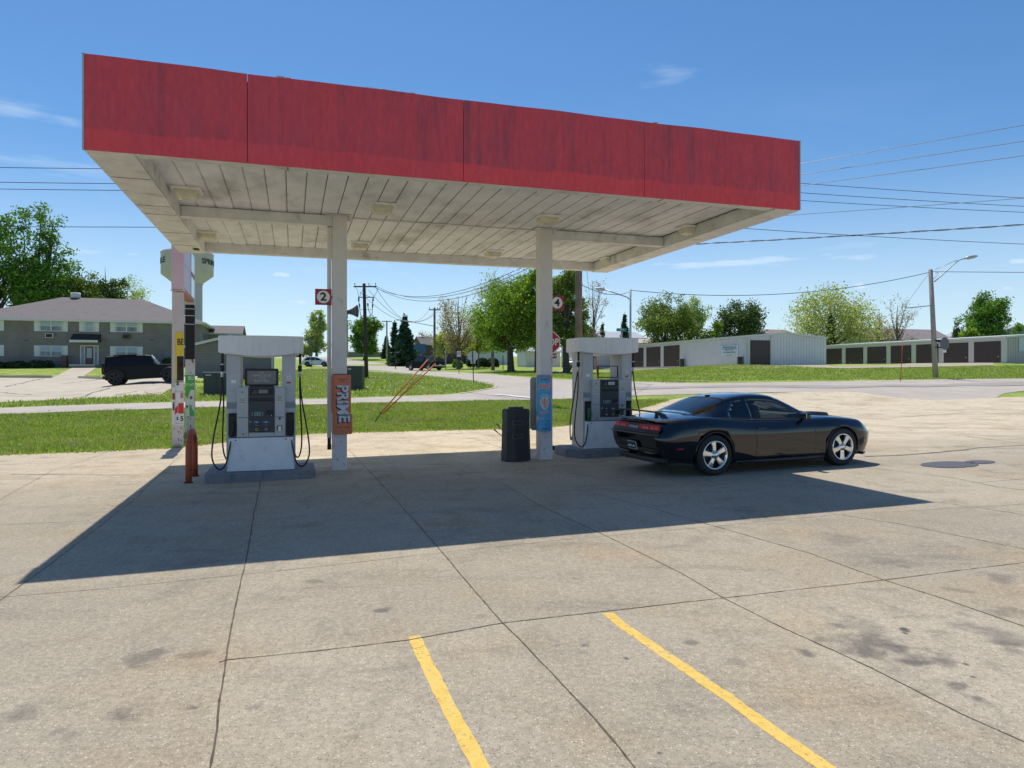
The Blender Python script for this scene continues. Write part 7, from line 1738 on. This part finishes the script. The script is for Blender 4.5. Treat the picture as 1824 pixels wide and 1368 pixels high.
# black four wheel drive in the parking court: wheels seen at (206,686) rear and (290,677) front
a, b, an = ground_car((206, 686), (289, 678), 1.9); wb = math.dist(a[:2], b[:2]); sc = wb/3.0
an = R(20); a = gp(206, 686); b = a+Vector((math.cos(an)*3.05, math.sin(an)*3.05, 0)); b.z = g(b.x, b.y); wb = 3.05; sc = wb/3.0
c = ((a+b)/2); c = Vector((c.x-math.sin(an)*.85, c.y+math.cos(an)*.85, 0))
sl = math.atan2(b.z-a.z, wb); jz = (a.z+b.z)/2
jp = loft_car('four_wheel_drive', 'black open backed four wheel drive parked in the court before the apartments', 'car', (c.x, c.y, jz-.01), an, 4.6, 1.85, [(-2.10, 1.14), (.78, 1.16), (1.0, 1.17), (1.95, 1.08)], 1.1, [(-2.08, 1.12), (.85, 1.12), (.46, 1.76), (.2, 1.80), (-2.0, 1.80)], M_BLK, .43, 3.0, M_RIMD, glass=mat('black_window', (.012, .012, .013), .25, var=0, spec=.3, rvar=0), flare=1)
jp.scale = (sc,)*3; jp.rotation_euler = (0, -sl, an)
q = MB(); q.box((-2.20, 0, 1.05), (.24, .75, .75)); q.build('spare_wheel', M_TYRE, jp, .1, 3); q = MB(); q.box((-.95, 0, 1.84), (1.3, 1.3, .05)); q.box((-1.6, 0, 1.75), (.7, 1.45, .06), M=Matrix.Rotation(-.1, 3, 'Y')); q.build('soft_top', M_TRIMB, jp, .02)
q = MB(); q.tube([(1.0, -.5, 1.2), (.50, -.5, 1.76)], .022, 5); q.tube([(1.0, -.86, 1.17), (.55, -.68, 1.74)], .035, 5); q.build('windscreen_frame', M_GALV, jp)
q = MB(); q.box((1.45, 0, 1.16), (.9, 1.1, .05)); q.build('hood', mat('hood_sheen', (.05, .055, .065), .15), jp, .02)
# white car on the hill
a, b, an = ground_car((548, 653.0), (581, 653.8), 1.85)
d_ = 103; x0 = (548-912)/FPX*d_; wbp = 2.70; an = R(3)
# place the wheels on the ray of the photo
Yc = 105; xc_ = (564.5-912)/FPX*Yc; sv = loft_car('parked_car', 'white compact car with black lower trim on the hill road left of the left column', 'car', (xc_, Yc, 0), R(2), 4.45, 1.85, [(-2.15, .98), (-1.95, 1.05), (1.0, .98), (2.1, .82)], .95, [(-2.0, .98), (1.25, .95), (.35, 1.50), (-.2, 1.62), (-1.3, 1.60), (-1.95, 1.32)], M_WPT, .36, 2.66, mat('dark_alloy', (.16, .16, .17), .4, metal=.5), dark_low=M_TRIMB)
sv.location.z = max(g(xc_, Yc), zat(654.5, Yc)); sv.scale = (.93,)*3
ws = sv.scale[0]
# pickup driving uphill, seen from behind
Yp = 84; xp = (757-912)/FPX*Yp
pk = loft_car('pickup_truck', 'dark pickup truck on the uphill road seen from behind', 'pickup truck', (xp, Yp, 0), R(138), 5.6, 1.98, [(-2.85, 1.12), (-.9, 1.14), (1.05, 1.18), (1.3, 1.18), (2.7, 1.08)], 1.1, [(-.85, 1.10), (1.45, 1.12), (.75, 1.80), (.4, 1.88), (-.55, 1.88), (-.78, 1.80)], M_BLK, .40, 3.5, M_STEEL, bed=(-2.75, -.95, 1.13))
pk.location.z = g(xp, Yp)+.0; pk.scale = (.93,)*3
q = MB(); q.box((-2.93, 0, .62), (.14, 1.85, .16)); q.build('chrome_bumper', M_STEEL, pk, .03); q = MB(); q.box((-2.92, 0, .72), (.06, .32, .16)); q.build('number_plate', M_WHITE, pk)
# the small car behind the trees
Yv = 86; xv = (1021-912)/FPX*Yv; vc = loft_car('parked_car', 'small silver car half hidden behind the tree right of the right column', 'car', (xv, Yv, g(xv, Yv)), R(70), 4.2, 1.8, [(-2.0, .95), (-1.8, 1.0), (.9, .95), (2.0, .80)], .95, [(-1.8, .95), (1.1, .93), (.3, 1.42), (-.9, 1.44), (-1.6, 1.2)], mat('silver_paint', (.30, .33, .34), .3, metal=.3, rvar=0), .33, 2.6, M_RIM)
o = MB().box((0, 0, .45), (.9, .06, .9), M=Matrix.Rotation(R(12), 3, 'X')).build('leaning_panel', M_WOODD, None, .01); x = (1095-912)/FPX*80; o.location = (x, 80, g(x, 80)); tag(o, 'dark panel leaning against the white shed seen through the right pump', 'panel')
